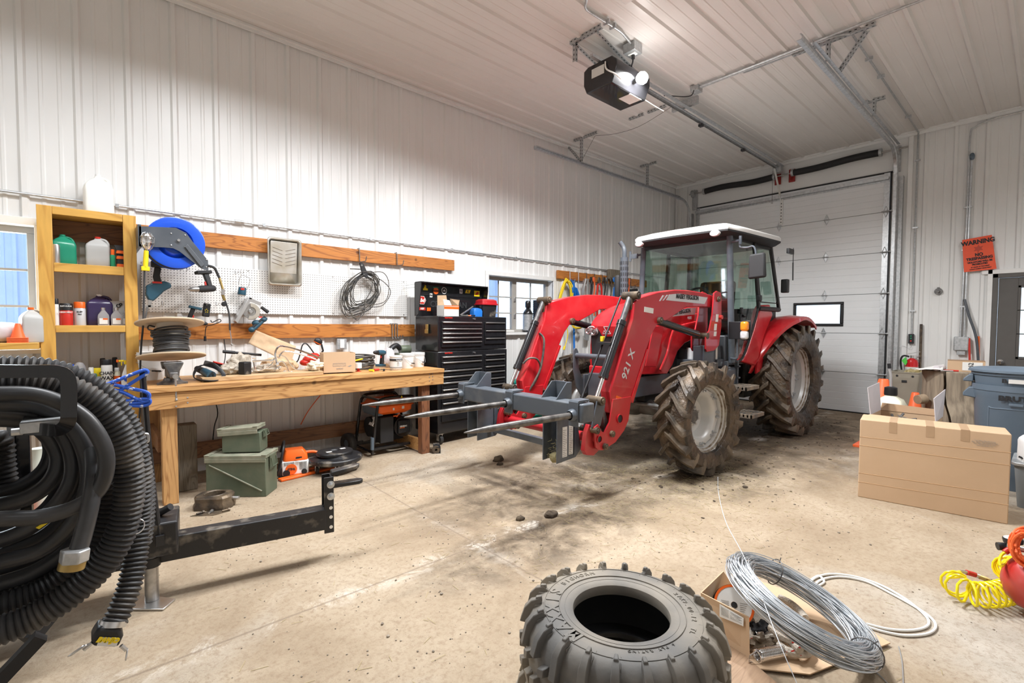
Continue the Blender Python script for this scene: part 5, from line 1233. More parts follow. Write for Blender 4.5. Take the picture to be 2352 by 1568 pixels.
def bucket(p,r,h,label,handle_dir=1,grp=None,mt=None,lid=False,name='bucket'):
 t=thing(name,label,'bucket',p,0,grp,world=False)
 mb=MB();mb.lathe([(0,0),(r*.84,0),(r*.86,.006),(r*.965,h*.80),(r*.965,h*.81),(r*1.02,h*.815),(r*1.02,h*.835),(r*.975,h*.84),(r*.98,h*.90),(r*1.03,h*.905),(r*1.03,h*.925),(r*.985,h*.93),(r,h),(r*.95,h),(r*.80,.02),(0,.02)],n=36);mb.build('body',mt or M['white'],t)
 mb=MB();hd=handle_dir
 pts=[V((-r*1.02,0,h*.86)),V((-r*.6,-r*.85,h*.62)),V((r*.15,-r*1.12,h*.34)),V((r*.75,-r*.85,h*.34)),V((r*1.02,0,h*.86))]
 if not lid:mb.tube(cr(pts,6),.0018,6);bl=mb.build('bail',M['steel'],t);mb=MB();mb.tube([V((r*.10,-r*1.12,h*.35)),V((r*.62,-r*.95,h*.32))],.006,8);o=mb.build('grip',M['blk'],None);o.parent=bl
 return t
bucket((.42,5.17,BZ),.125,.24,'white plastic bucket behind the cable spool at the left end of the bench')
bucket((2.70,4.78,BZ),.080,.165,'left one of the two small white pails at the right end of the bench')
bucket((2.885,4.86,BZ),.080,.165,'right one of the two small white pails at the right end of the bench')
t=bucket((2.49,4.64,BZ),.064,.15,'staple tub with printed white label in front of the small white pails',lid=True,name='staple_tub')
mb=MB();mb.lathe([(.0645,.018),(.0605,.018),(.063,.105),(.0645,.105)],n=32,close=True);mb.build('label_wrap',M['paper'],t)
mb=MB();mb.lathe([(.067,.10),(.0625,.10),(.063,.12),(.067,.12)],n=32,close=True);mb.build('label_band',M['ink'],t)
mb=MB();mb.lathe([(.0660,.025),(.0610,.025),(.0612,.036),(.0662,.036)],n=32,close=True);mb.build('label_band',M['inkg'],t)
mb=MB();mb.lathe([(0,.135),(.066,.135),(.068,.14),(.068,.15),(.06,.154),(0,.154)],n=32);mb.build('lid',M['white'],t)
text('Fencing Staples',.015,M['paper'],t,(0.0,-.0685,.110),(1,0,0),(0,0,1),font_bold=.0004,xs=.75)
mb=MB();mb.tube([(-.02,-.068,.045),(-.02,-.068,.085),(-.012,-.068,.09),(-.004,-.068,.085),(-.004,-.068,.045)],.0015,5);mb.build('staple_print',M['ink'],t)
t=thing('angle_grinder','teal angle grinder wrapped in its black cord on the bench right of the vise','grinder',(.77,4.70,BZ))
mb=MB();mb.tube([(.80,4.66,BZ+.05),(.77,4.80,BZ+.075)],[.036,.032],16);mb.build('motor_housing',M['teal'],t)
mb=MB()
for k in range(6):mb.tube(arc(V((.801,4.655-.0,BZ+.05)),.010+k*.0042,0,2*PI,16)[:-1],.0012,4,closed=True)
mb.build('vent',M['ink'],t)
mb=MB();mb.tube([(.77,4.80,BZ+.075),(.745,4.95,BZ+.09)],[.030,.026],14);mb.build('gear_head',M['blkm'],t)
mb=MB()
for k in range(5):mb.tube(cr([(.70+k*.004,4.76,BZ+.10),(.68,4.68,BZ+.04),(.74,4.62-k*.004,BZ+.008+k*.003),(.84,4.62,BZ+.012),(.88+k*.006,4.68,BZ+.05),(.84,4.75,BZ+.10+k*.01),(.76,4.79,BZ+.13)],6,closed=True),.0045,6,closed=True)
mb.build('power_cord',M['blk'],t)
t=thing('tool_case','black tool case with red edge lying behind the spool on the bench','tool case',(.98,5.05,BZ))
R_=Matrix.Rotation(.32,3,'Y')@Matrix.Rotation(.2,3,'Z')
mb=MB();mb.box((.98,5.02,BZ+.075),(.32,.20,.05),R_);mb.build('body',M['blk'],t,bevel=.008)
mb=MB();mb.box(V((.98,5.02,BZ+.075))+R_@V((0,-.09,.031)),(.32,.035,.014),R_);mb.build('edge_strip',M['redp'],t,bevel=.004)
t=thing('loose_plank','pale loose plank lying along the front edge of the bench top','plank',(1.25,4.75,BZ));mb=MB();R_=Matrix.Rotation(-.02,3,'Z');mb.box((1.22,4.77,BZ+.020),(.98,.32,.036),R_);mb.build('board',M['woodpale'],t,bevel=.003)
PZ=BZ+.039
t=thing('battery_block','black square battery block standing on the loose plank','battery',(1.065,4.72,PZ));mb=MB();mb.box((1.065,4.72,PZ+.052),(.075,.07,.105),Matrix.Rotation(.5,3,'Z'));mb.build('case',M['grime'],t,bevel=.004);mb=MB();mb.box((1.065,4.72,PZ+.107),(.066,.062,.006),Matrix.Rotation(.5,3,'Z'));mb.build('top_plate',M['blkm'],t)
def rag(name,c,r,sc_,mt,label,cat,amp=.5,seed=1,R=None,n=40,fr2=2.2):
 mb=MB();mb.sph(c,r,n,sc_,R,amp=amp,seed=seed,fr_=fr2)
 for v in mb.bm.verts:v.co+=Vector((noise.noise(v.co*30),noise.noise(v.co*30+V((5,0,0))),noise.noise(v.co*30+V((0,5,0)))))*r*.10
 zmin=min(v.co.z for v in mb.bm.verts)
 o=mb.build(name,mt,None,ang=25);tag(o,label,cat);return o
rag('plastic_bag',V((.965,4.80,PZ+.048)),.085,(1.0,.8,.55),M['baggie'],'crumpled clear plastic bag on the plank left of the battery block','bag',.5,2)
rag('plastic_bag',V((1.05,4.86,PZ+.085)),.11,(.8,.6,.8),M['baggie'],'taller crumpled plastic bag standing behind the battery block','bag',.5,5)
rag('plastic_bag',V((1.26,4.80,PZ+.035)),.085,(1.3,.7,.42),M['baggie'],'flat crumpled plastic bag under the chrome pipes','bag',.5,8)
rag('cream_rag',V((1.66,4.69,PZ+.042)),.075,(1.0,.8,.58),M['cloth'],'crumpled cream rag at the right end of the plank beside the cardboard box','rag',.6,3)
t=thing('torch_tube','black tube with flared end lying behind the plastic bags','tube',at(540,815,Y=5.1));mb=MB();a,b=V((at(512,807,Y=5.1))),at(600,815,Y=5.12);mb.tube([a,b],.012,12);mb.cyl(a,fr(a,b,.3),.015);mb.build('pipe',M['blk'],t)
def sheet(name,pts,mt,label,cat,th=.002,nx=10,amp=.012,seed=1):
 """crumpled quad sheet"""
 a,b,c,d=[Vector(p)for p in pts];mb=MB();g_=[]
 nrm=(b-a).cross(d-a).normalized()
 for i in range(nx+1):
  row=[]
  for j in range(nx+1):
   u,w_=i/nx,j/nx;p=(a*(1-u)+b*u)*(1-w_)+(d*(1-u)+c*u)*w_
   p+=nrm*amp*noise.noise(p*16+V((seed,0,0)))*2;row.append(mb.v(p))
  g_.append(row)
 for i in range(nx):
  for j in range(nx):mb.f([g_[i][j],g_[i+1][j],g_[i+1][j+1],g_[i][j+1]])
 o=mb.build(name,mt,None,solid=th,ang=20,recalc=False)
 if label:tag(o,label,cat)
 return o
sheet('paper_sheet',(at(570,788,Y=5.12),at(588,758,Y=5.14),at(680,795,Y=5.0)+V((0,0,.0)),at(668,836,Y=4.95)),M['kraftL'],'brown kraft paper strip sticking up behind the chrome pipes','paper',amp=.008)
rag('paper_bag',V((1.42,4.99,BZ+.080)),.17,(1.05,.55,.48),M['kraftL'],'crumpled brown paper bag on the bench behind the chrome pipes','paper bag',.35,9,fr2=1.5)
t=thing('shower_fixture','bent chrome pipes with valve body lying on the plank','pipe fixture',(1.42,4.78,PZ))
Cp=lambda a,b,y=4.74:at(a,b,Y=y)
mb=MB()
mb.tube(cr([Cp(637,838),Cp(632,812),Cp(640,796),Cp(655,796,4.76),Cp(690,805,4.8),Cp(735,822,4.85),Cp(752,828,4.86)],7),.0085,10)
mb.build('riser_pipe',M['chrome'],t)
for pts,r_ in((((641,820),(650,808),(668,808),(700,816),(728,826)),.007),(((636,835),(648,830),(658,842),(662,852),(669,857)),.007),(((640,815),(655,820),(668,838),(680,848),(695,849)),.005),(((630,822),(622,838),(600,850),(587,848),(582,830)),.006),(((580,829),(605,828),(633,826)),.008)):
 mb=MB();mb.tube(cr([Cp(*p)for p in pts],6),r_,10);mb.build('pipe',M['chrome'],t)
mb=MB()
for(a,b),r_ in(((637,838),.014),((643,844),.012),((583,822),.009),((636,848),.012),((669,855),.011),((654,853),.008),((624,829),.010)):q=Cp(a,b);mb.cyl(q+V((-.012,0,0)),q+V((.012,0,.002)),r_,n=12);mb.sph(q+V((0,-.012,.004)),r_*.7,10)
mb.build('valve',M['chrome'],t)
t=thing('polisher','red electric polisher with black round knob at the back of the bench','power tool',at(712,830,Y=5.1));A_=lambda a,b,d=0:at(a,b,Y=5.12+d)
mb=MB();mb.sph(A_(714,822),.075,20,(1.2,.9,.62),Matrix.Rotation(-.35,3,'Y'));mb.sph(A_(702,832),.05,16,(1.2,1,.7));mb.build('motor_housing',M['redp'],t)
mb=MB();mb.sph(A_(731,784),.045,20,(1.0,.5,.8),Matrix.Rotation(.5,3,'Y'));mb.tube([A_(738,790),A_(742,805),A_(735,818)],.010,10);mb.build('knob',M['blk'],t)
mb=MB();mb.lathe([(.038,-.004),(.042,-.004),(.042,.004),(.038,.004)],A_(729,787,.01),(.4,-.2,.8),24,close=True);mb.build('accent_ring',M['orange'],t)
mb=MB();mb.tube(cr([A_(722,812),A_(705,790),A_(695,792),A_(690,810),A_(684,828),A_(675,835)],6),.0065,8);mb.build('power_cord',M['blk'],t)
def carton(name,label,c,sz,rz,flaps=(),th=.004,cat='box',mt=None,R=None):
 """open box: base at c"""
 mt=mt or M['kraft']
 t=thing(name,label,cat,c,rz,world=False,R=R);w_,d_,h_=sz[0]/2,sz[1]/2,sz[2]
 mb=MB();mb.b2((-w_,-d_,0),(w_,d_,th));mb.b2((-w_,-d_,th),(w_,-d_+th,h_));mb.b2((-w_,d_-th,th),(w_,d_,h_));mb.b2((-w_,-d_+th,th),(-w_+th,d_-th,h_));mb.b2((w_-th,-d_+th,th),(w_,d_-th,h_));mb.build('box_body',mt,t)
 return t
bx=carton('cardboard_box','small open cardboard box with printed side on the bench',(1.90,4.74,BZ+.012),(.30,.20,.19),-.18)
text('NORAC',.018,M['inkg'],bx,(.0,-.1012,.035),(1,0,0),(0,0,1));
mb=MB();mb.b2((-.065,-.1012,.06),(-.063,-.1003,.09));mb.b2((.055,-.1012,.06),(.057,-.1003,.09));mb.b2((-.065,-.1012,.088),(.057,-.1003,.090));mb.b2((-.065,-.1012,.06),(.057,-.1003,.062))
for k in range(9):mb.b2((-.055+k*.0125,-.1012,.062),(-.053+k*.0125,-.1003,.088))
mb.prism([(.075,-.1012,.055),(.10,-.1012,.066),(.115,-.1012,.062),(.09,-.1012,.05)],(0,.001,0));mb.build('print',M['inkg'],bx)
mb=MB();mb.b2((.0,.0,.05),(.14,.09,.16));mb.build('contents',M['kraftL'],bx)
t=thing('cable_coil','thick coil of black cable lying behind the cardboard box on the bench','cable',(2.24,5.02,BZ))
random.seed(5)
for k in range(11):
 mb=MB();r_=.15+random.uniform(-.02,.012);z_=BZ+.010+k*.0125
 mb.tube([V((2.25+math.cos(a)*r_*1.05+.006*math.sin(3*a+k),5.03+math.sin(a)*r_*.9,z_+.006*math.sin(a*2+k*1.7)+.012*math.sin(a+1)))for a in[2*PI*i/36 for i in range(36)]],.0085,7,closed=True);mb.build('cable_turn',M['cable'],t)
drill(V((2.36,4.74,BZ+.185)),(-.8,-.45,.06),(0,0,1),'teal cordless drill standing on its battery beside the cardboard box',M['teal'],.95)
t=thing('orange_handled_driver','screwdriver with yellow and orange handle lying on the bench','screwdriver',(2.15,4.82,BZ+.01));mb=MB();mb.cyl((2.06,4.80,BZ+.10),(2.24,4.90,BZ+.115),.008);mb.build('handle',M['yel'],t);mb=MB();mb.cyl((2.24,4.90,BZ+.115),(2.33,4.95,BZ+.12),.003);mb.build('shaft',M['steel'],t)
t=thing('tape_dispenser','white round roll with red core on the bench beside the cardboard box','tape roll',(2.12,4.72,BZ));mb=MB();mb.lathe([(.016,.035),(.035,.035),(.035,.09),(.016,.09)],(2.11,4.73,BZ),n=24,close=True);mb.build('roll',M['white'],t);mb=MB();mb.cyl((2.11,4.73,BZ),(2.11,4.73,BZ+.04),.014);mb.cyl((2.11,4.73,BZ),(2.11,4.73,BZ+.004),.03);mb.build('stand',M['redp'],t)
for i,(x,y_,c_,lb)in enumerate(((2.28,4.66,'redp','short red screwdriver'),(2.33,4.60,'blk','short black screwdriver'),(2.20,4.62,'yel','short yellow screwdriver'))):
 a=.4+i*.7;d=V((math.cos(a),math.sin(a),0));p=V((x,y_,BZ+.013));t=thing('screwdriver',lb+' lying on the bench near the drill','screwdriver',p);mb=MB();mb.cyl(p-d*.035,p+d*.03,.011,n=8);mb.build('handle',M[c_],t);mb=MB();mb.cyl(p+d*.03,p+d*.085,.003,n=6);mb.build('shaft',M['steel'],t)
t=thing('white_bag','limp white plastic bag behind the staple tub on the bench','bag',(2.58,4.98,BZ));mb=MB();mb.sph((2.58,4.98,BZ+.11),.10,24,(.75,.7,1.1),amp=.25,seed=4);mb.build('body',M['pale'],t)
t=thing('sanding_grinder','dark bench tool with rounded black hood behind the white pails','power tool',(2.72,5.12,BZ));mb=MB();mb.tube(cr([(2.62,5.08,BZ+.10),(2.66,5.08,BZ+.20),(2.74,5.10,BZ+.24),(2.80,5.12,BZ+.20)],5),.03,12);mb.build('hood',M['blk'],t);mb=MB();mb.cyl((2.80,5.12,BZ+.19),(2.93,5.12,BZ+.19),.05,n=20);mb.b2((2.74,5.06,BZ),(2.92,5.18,BZ+.15));mb.build('motor',M['olive'],t,bevel=.005)
t=thing('outlet_box','grey weatherproof outlet box on the wall above the cardboard box','outlet',at(784,790,Y=YA-.03));q=at(784,790,Y=YA-.04);mb=MB();mb.b2((q.x-.055,q.y-.02,q.z-.06),(q.x+.055,q.y+.02,q.z+.06));mb.build('housing',M['galvd'],t,bevel=.004);mb=MB();mb.b2((q.x-.025,q.y-.028,q.z-.045),(q.x+.025,q.y-.02,q.z+.05));mb.build('cover',M['white'],t,bevel=.003)
mb=MB();mb.tube(cr([(1.02,5.30,1.26),(1.03,5.31,1.1),(1.0,5.30,.95),(1.02,5.31,.93)],5),.004,6);o=mb.build('wall_lead',M['blk'],None);tag(o,'thin black cord hanging on the wall below the charger','cord')
mb=MB();mb.tube(cr([(.94,5.33,.89),(.93,5.33,.75),(.96,5.33,.55),(.93,5.33,.42),(.90,5.3,.2)],5),.005,6);o=mb.build('dangling_lead',M['blk'],None);tag(o,'black cord hanging on the wall under the bench','cord')
mb=MB();mb.tube(cr([(2.15,5.33,.88),(2.02,5.33,.72),(1.88,5.33,.56),(1.80,5.34,.45),(1.72,5.30,.34)],5),.005,6);o=mb.build('orange_extension_lead',M['cord'],None);tag(o,'thin orange cord hanging on the wall under the bench','cord')
# under the bench
def ammo(p,rz,L_,W_,H_,label,lid_open=0,diag=False):
 t=thing('ammo_can',label,'ammunition can',p,rz,world=False)
 mb=MB();mb.b2((0,0,0),(L_,W_,H_-.02));mb.build('body',M['olive'],t,bevel=.006)
 if diag:mb=MB();mb.bar((.03,-.004,H_*.80),(L_-.03,-.004,.05),.010,.012,up=(0,-1,0));mb.build('rib',M['oliveL'],t,bevel=.003)
 mb=MB();mb.b2((-.008,-.008,H_-.018),(L_+.008,W_+.008,H_+.006));mb.b2((-.006,-.010,H_-.05),(L_+.006,-.0045,H_-.018));mb.b2((-.01,-.01,H_+.006),(.03,W_+.01,H_+.012));mb.b2((L_-.03,-.01,H_+.006),(L_+.01,W_+.01,H_+.012))
 ld=mb.build('lid',M['oliveL'],t,bevel=.003)
 if lid_open:ld.location=(0,0,H_*lid_open*.0);ld.rotation_euler=(0,-lid_open,0);ld.location.z=H_*(1-math.cos(lid_open))+.0;ld.location.x=-math.sin(-lid_open)*-H_*1.0
 for x in(-.012,L_+.012):
  mb=MB();mb.b2((x-.004,W_*.25,H_*.62),(x+.004,W_*.75,H_-.01));mb.tube([(x-.008 if x<0 else x+.008,W_*.3,H_*.9),(x*1.0+(-.02 if x<0 else .02),W_*.3,H_*.7),(x+(-.02 if x<0 else .02),W_*.7,H_*.7),(x-.008 if x<0 else x+.008,W_*.7,H_*.9)],.004,6);mb.build('latch',M['olive'],t)
 return t
ammo((.72,4.51,0),-.665,.47,.22,.335,'large olive steel ammunition can with diagonal rib under the bench',diag=True)
ammo((.835,4.50,.349),-.62,.30,.155,.185,'smaller olive ammunition can with ajar lid on top of the large one',lid_open=.07)
t=thing('timber_post','short weathered square timber post standing behind the bench leg','post',(.645,4.86,0));mb=MB();mb.loft([[V((.575+dx*.135+z*.0,4.80+dy*.13,z))for dx,dy in((0,0),(1,0),(1,1),(0,1))]for z in(0,.3,.545,.56)]);mb.build('block',M['woodgrey'],t,bevel=.008)
t=thing('chainsaw','orange and white chainsaw standing on the floor beside the ammunition cans','chainsaw',(1.45,4.70,0),-.25,world=False)
mb=MB();mb.b2((-.10,-.10,.02),(.13,.08,.15));mb.build('crankcase',M['white'],t,bevel=.012)
mb=MB();mb.loft([rrect(.105,.085,.15,.3,3,(.02,-.01)),rrect(.10,.08,.20,.3,3,(.02,-.01)),rrect(.075,.06,.245,.3,3,(.01,-.01))]);mb.build('top_cover',M['orange'],t)
mb=MB();mb.lathe([(0,-.106),(.048,-.106),(.05,-.10),(0,-.10)],(-.02,0,.075),(0,1,0),28);bd=mb.build('badge',M['orange'],t)
text('STIHL',.026,M['ink'],t,(-.02,-.1075,.078),(1,0,0),(0,0,1),font_bold=.0012,shear=.2)
mb=MB()
for r_ in range(5):
 for c in range(7):mb.box((-.075+c*.012,-.1015,.115+r_*.007),(.006,.002,.003))
for c in range(6):mb.box((.055+c*.010,-.1015,.10),(.004,.002,.07))
mb.build('vent',M['ink'],t)
mb=MB();mb.tube(cr([(-.10,-.02,.03),(-.13,-.11,.04),(-.115,-.13,.12),(-.09,-.12,.24),(-.075,-.05,.31),(-.075,.06,.30),(-.10,.10,.20)],6),.011,10);mb.build('front_handle',M['blk'],t)
mb=MB();mb.tube(cr([(.10,-.01,.20),(.20,-.01,.19),(.25,-.01,.12),(.22,-.01,.05),(.12,-.01,.03)],6),.014,10);mb.build('rear_handle',M['orange'],t)
for cx_,r_ in((-.06,.03),(.09,.024)):mb=MB();mb.cyl((cx_,-.107,.045),(cx_,-.10,.045),r_,n=18);mb.build('side_knob',M['blk'],t)
mb=MB();mb.b2((-.125,-.10,.01),(-.095,.05,.10));mb.build('clutch_cover',M['blk'],t,bevel=.003)
mb=MB();mb.tube([(.02,-.105,.175),(.05,-.125,.18)],.006,8);mb.box((.045,-.125,.185),(.05,.012,.012));mb.build('starter_grip',M['blk'],t)
t=thing('bar_scabbard','orange chainsaw bar cover lying on the floor in front of the chainsaw','bar cover',(1.55,4.56,0));a,b=V((1.29,4.56,.012)),V((1.80,4.62,.012));mb=MB();mb.bar(a,b,.075,.022,w1=.05);mb.build('sleeve',M['orange'],t,bevel=.006)
dx_,dy_=1.80,4.56
t=thing('bin_dolly','round black bin dolly on casters lying on the floor left of the generator','dolly',(dx_,dy_,0))
mb=MB();mb.lathe([(0,.105),(.10,.105),(.10,.10),(.20,.10),(.235,.098),(.245,.11),(.245,.135),(.235,.145),(.20,.148),(.15,.150),(.145,.165),(.12,.168),(0,.168)],(dx_,dy_,0),n=48);mb.lathe([(.10,.165),(.17,.165),(.172,.185),(.165,.195),(.055,.198),(.04,.185),(.0,.185)],(dx_-.01,dy_,0),n=36,sx=1,sy=.85);mb.build('platform',M['grime'],t,bevel=.002)
for q_ in((-.10,-.045),(.05,0)):mb=MB();mb.b2((dx_+q_[0],dy_+q_[1],.197),(dx_+q_[0]+.05,dy_+q_[1]+.03,.199));mb.build('label',M['paper'],t)
for k in range(5):
 a=2*PI*k/5-1.9;c=V((dx_+math.cos(a)*.18,dy_+math.sin(a)*.18,.036))
 mb=MB();mb.cyl(c+V((-.011,0,0)),c+V((.011,0,0)),.036,n=22);wh_=mb.build('caster_wheel',M['rubber'],t)
 mb=MB();mb.b2((c.x-.018,c.y-.012,.03),(c.x-.013,c.y+.012,.10));mb.b2((c.x+.013,c.y-.012,.03),(c.x+.018,c.y+.012,.10));mb.cyl(c+V((-.02,0,0)),c+V((.02,0,0)),.007);mb.b2((c.x-.02,c.y-.02,.095),(c.x+.02,c.y+.02,.103));mb.build('caster_fork',M['alu'],t)
gx,gy=2.28,4.72
ge=thing('generator','portable generator with orange fuel tank and black tube frame under the bench','generator',(2.55,4.93,0))
G0,G1=4.76,5.18
mb=MB()
for y_ in(G0,G1):
 mb.tube(cr([(2.27,y_,.03),(2.28,y_,.10),(2.33,y_,.50),(2.36,y_,.58),(2.42,y_,.615),(2.70,y_,.615),(2.78,y_,.58),(2.83,y_,.48),(2.86,y_,.12),(2.855,y_,.03)],4),.016,10)
mb.tube([(2.27,G0,.05),(2.27,G1,.05)],.014,8);mb.tube([(2.86,G0,.08),(2.86,G1,.08)],.014,8);mb.b2((2.27,G0+.02,.06),(2.86,G0+.06,.085));mb.b2((2.27,G1-.06,.06),(2.86,G1-.02,.085));mb.tube([(2.36,G0,.60),(2.36,G1,.60)],.014,8)
mb.build('tube_frame',M['blkg'],ge)
mb=MB();cxx,cyy=2.55,4.96
mb.loft([rrect(.17,.16,.43,.35,4,(cxx,cyy)),rrect(.215,.20,.46,.3,4,(cxx,cyy)),rrect(.22,.205,.515,.3,4,(cxx,cyy)),rrect(.235,.22,.52,.25,4,(cxx,cyy)),rrect(.235,.22,.526,.25,4,(cxx,cyy)),rrect(.205,.19,.54,.3,4,(cxx,cyy)),rrect(.18,.165,.585,.3,4,(cxx,cyy))]);mb.build('fuel_tank',M['orange'],ge,ang=40)
mb=MB();mb.b2((2.51,cyy-.2065,.475),(2.53,cyy-.205,.50));mb.b2((2.62,cyy-.2065,.48),(2.65,cyy-.205,.51));mb.build('label',M['paper'],ge)
mb=MB();mb.prism([(2.60,G0-.018,.605),(2.625,G0-.018,.605),(2.6125,G0-.018,.628)],(0,.002,0));mb.build('warning_triangle',M['yel'],ge)
mb=MB();mb.cyl((2.67,4.81,.27),(2.67,5.05,.27),.115,n=32);mb.build('recoil_housing',M['blkg'],ge)
mb=MB();mb.b2((2.595,4.785,.195),(2.745,4.812,.345));cv=mb.build('engine_cover',M['blk'],ge,bevel=.03,seg=3)
mb=MB()
for k in range(9):
 for z_ in(.205,.315):mb.box((2.61+k*.015,4.784,z_+.01),(.006,.003,.022),Matrix.Rotation(.3,3,'Y'))
sub(mb.build('vent',M['ink'],None),cv)
text('GENERAC',.022,M['paper'],ge,(2.655,4.783,.277),(1,0,0),(0,0,1),font_bold=.001,xs=.9)
mb=MB();mb.b2((2.61,4.7835,.257),(2.67,4.785,.263));mb.build('brand_stripe',M['orange'],ge)
mb=MB();mb.b2((2.38,4.79,.12),(2.54,4.93,.40));mb.build('air_filter_box',M['blkm'],ge,bevel=.008)
mb=MB();mb.b2((2.34,4.80,.42),(2.42,5.12,.50));mb.prism([(2.33,4.79,.44),(2.40,4.79,.44),(2.40,4.79,.52),(2.33,4.79,.52)],(0,.34,0));mb.build('control_shroud',M['greyp'],ge,bevel=.006)
mb=MB();mb.cyl((2.36,5.04,.27),(2.62,5.04,.27),.11,n=28);mb.b2((2.45,4.95,.10),(2.80,5.14,.20));mb.build('alternator',M['blkm'],ge)
mb=MB();mb.box((2.40,4.96,.33),(.07,.10,.11),Matrix.Rotation(.5,3,'Y'));mb.build('exhaust_shield',M['chrome'],ge,bevel=.006)
mb=MB();mb.tube([(2.58,4.80,.385),(2.60,4.80,.41),(2.62,4.795,.42)],.006,8);mb.box((2.56,4.80,.40),(.04,.01,.012));mb.build('choke_lever',M['orange'],ge)
for y_ in(5.02,):
 mb=MB();c=V((2.14,5.06,.115));mb.cyl((2.20,5.05,.115),(2.30,5.05,.115),.01);mb.lathe([(.045,-.035),(.09,-.04),(.108,-.03),(.115,0),(.108,.03),(.09,.04),(.045,.035)],c,(1,.2,0),32,close=True);wt=mb.build('wheel',M['rubber'],ge)
 mb=MB();mb.lathe([(0,-.02),(.05,-.025),(.05,.025),(0,.02)],c,(1,.2,0),24);sub(mb.build('hub',M['greyp'],None),wt)
for(x)in(2.27,2.862):
 mb=MB();mb.tube([(x+.002 if x<2.5 else x,G0,.21),(x,G0,.08)],.020,12);mb.build('rubber_sleeve',M['greyp'],ge)
t=thing('ball_mount','black square receiver tube lying on the floor beside the right bench leg','hitch',(2.93,4.48,0));R_=Matrix.Rotation(-.5,3,'Z');mb=MB();c=V((2.92,4.52,.036))
for dx,dz,w_,h_ in((-.031,0,.008,.07),(.031,0,.008,.07),(0,-.031,.054,.008),(0,.031,.054,.008)):mb.box(c+R_@V((dx,0,dz)),(w_,.20,h_),R_)
mb.build('square_tube',M['grime'],t)
t=thing('clevis','rusty steel clevis lug lying on the floor against the right bench leg','hitch',(2.84,4.45,0));mb=MB();mb.lathe([(.014,-.012),(.042,-.012),(.042,.012),(.014,.012)],(2.865,4.45,.042),(.4,.9,0),24,close=True);mb.b2((2.83,4.46,.0),(2.88,4.56,.05));mb.build('lug',M['cast'],t)
t=thing('machine_casting','greasy cast housing with round opening on the floor in front of the bench','machine part',(.73,4.28,0))
c=V((.74,4.26,0));Rz=Matrix.Rotation(-.62,3,'Z')
oc=[(-.14,-.05),(-.10,-.105),(.10,-.105),(.14,-.05),(.13,.06),(.08,.10),(-.08,.10),(-.13,.06)]
mb=MB();n_=24
def octp(th):
 d=Vector((math.cos(th),math.sin(th)));best=9
 for i in range(8):
  a,b=Vector(oc[i]),Vector(oc[(i+1)%8]);e=b-a;den=d.x*e.y-d.y*e.x
  if abs(den)<1e-9:continue
  r_=(a.x*e.y-a.y*e.x)/den;s_=(a.x*d.y-a.y*d.x)/den
  if r_>0 and-1e-6<=s_<=1+1e-6:best=min(best,r_)
 return best
rings=[]
for(k_,z_)in((1,.0),(1.02,.025),(.93,.05),(.95,.085),(.86,.10)):rings.append([c+Rz@V((math.cos(2*PI*i/n_)*octp(2*PI*i/n_)*k_,math.sin(2*PI*i/n_)*octp(2*PI*i/n_)*k_,z_))for i in range(n_)])
for(r_,z_)in((.078,.10),(.074,.104),(.068,.098),(.064,.02)):rings.append([c+Rz@V((math.cos(2*PI*i/n_)*r_,math.sin(2*PI*i/n_)*r_,z_))for i in range(n_)])
mb.loft(rings);mb.build('housing',M['cast'],t,ang=35)
mb=MB();mb.cyl(c+Rz@V((.13,.0,.06)),c+Rz@V((.175,.0,.06)),.014);mb.build('fitting',M['alu'],t)
for i,(dx,dy,a)in enumerate(((-.03,-.17,.3),(.04,-.16,1.0),(.13,-.13,.1))):
 p=c+Rz@V((dx,dy,.012));d=V((math.cos(a),math.sin(a),0));mb=MB();mb.cyl(p-d*.02,p+d*.02,.007,n=10);mb.cyl(p+d*.02,p+d*.032,.013,n=6);o=mb.build('loose_bolt',M['cast']if i!=1 else M['alu']);tag(o,('leftmost','middle','rightmost')[i]+' of the loose bolts beside the greasy casting','bolt','loose bolts by the casting')
mb=MB();mb.prism([c+Rz@V(p)for p in((-.08,-.20,.001),(.08,-.20,.001),(.16,-.12,.001),(.0,-.115,.001))],(0,0,.003));o=mb.build('gasket_plate',M['cast']);tag(o,'thin metal gasket plate on the floor under the loose bolts','plate')
# tool chest
FR=frame((3.06,4.70,0),(1,.075,0),(0,0,1))
tc_=thing('tool_chest','tall black rolling tool chest with silver drawer pulls and opened sticker-covered lid','tool chest',(3.6,5.0,0))
Wc,Dc=1.13,.46
def fb(a,b,name,mt,parent=tc_,bevel=.004,subof=None):
 mb=MB();mb.M=FR;mb.b2(a,b);o=mb.build(name,mt,None if subof else parent,bevel=bevel)
 return sub(o,subof)if subof else o
fb((0,.012,.13),(Wc+.01,Dc,1.095),'cabinet',M['blkg'],bevel=.008)
fb((.005,.012,1.10),(Wc,Dc,1.512),'top_chest',M['blkg'],bevel=.008)
def drawers(zs,x0,x1,hd=.012):
 for(z0,z1)in zs:
  dr=fb((x0,-.004,z0+.003),(x1,.011,z1-.003),'drawer',M['blkg'],bevel=.003)
  mb=MB();mb.M=FR;mb.b2((x0+.012,-.020,z1-.022),(x1-.012,-.005,z1-.008));sub(mb.build('drawer_pull',M['alu'],None,bevel=.003),dr)
drawers([(1.395,1.435),(1.345,1.388),(1.295,1.338),(1.242,1.288),(1.115,1.232)][0:0]+[(1.378,1.452),(1.322,1.375),(1.272,1.320),(1.220,1.270),(1.145,1.218)],.05,.68)
drawers([(1.352,1.452),(1.255,1.350),(1.165,1.253)],.73,1.09)
drawers([(.985,1.045),(.885,.980),(.815,.880),(.745,.810),(.665,.740),(.585,.660),(.505,.580),(.425,.50),(.27,.42)],.05,.68)
drawers([(.985,1.045),(.90,.980),(.83,.895),(.745,.825),(.665,.740),(.585,.660),(.505,.580),(.425,.50),(.27,.42)],.73,1.09)
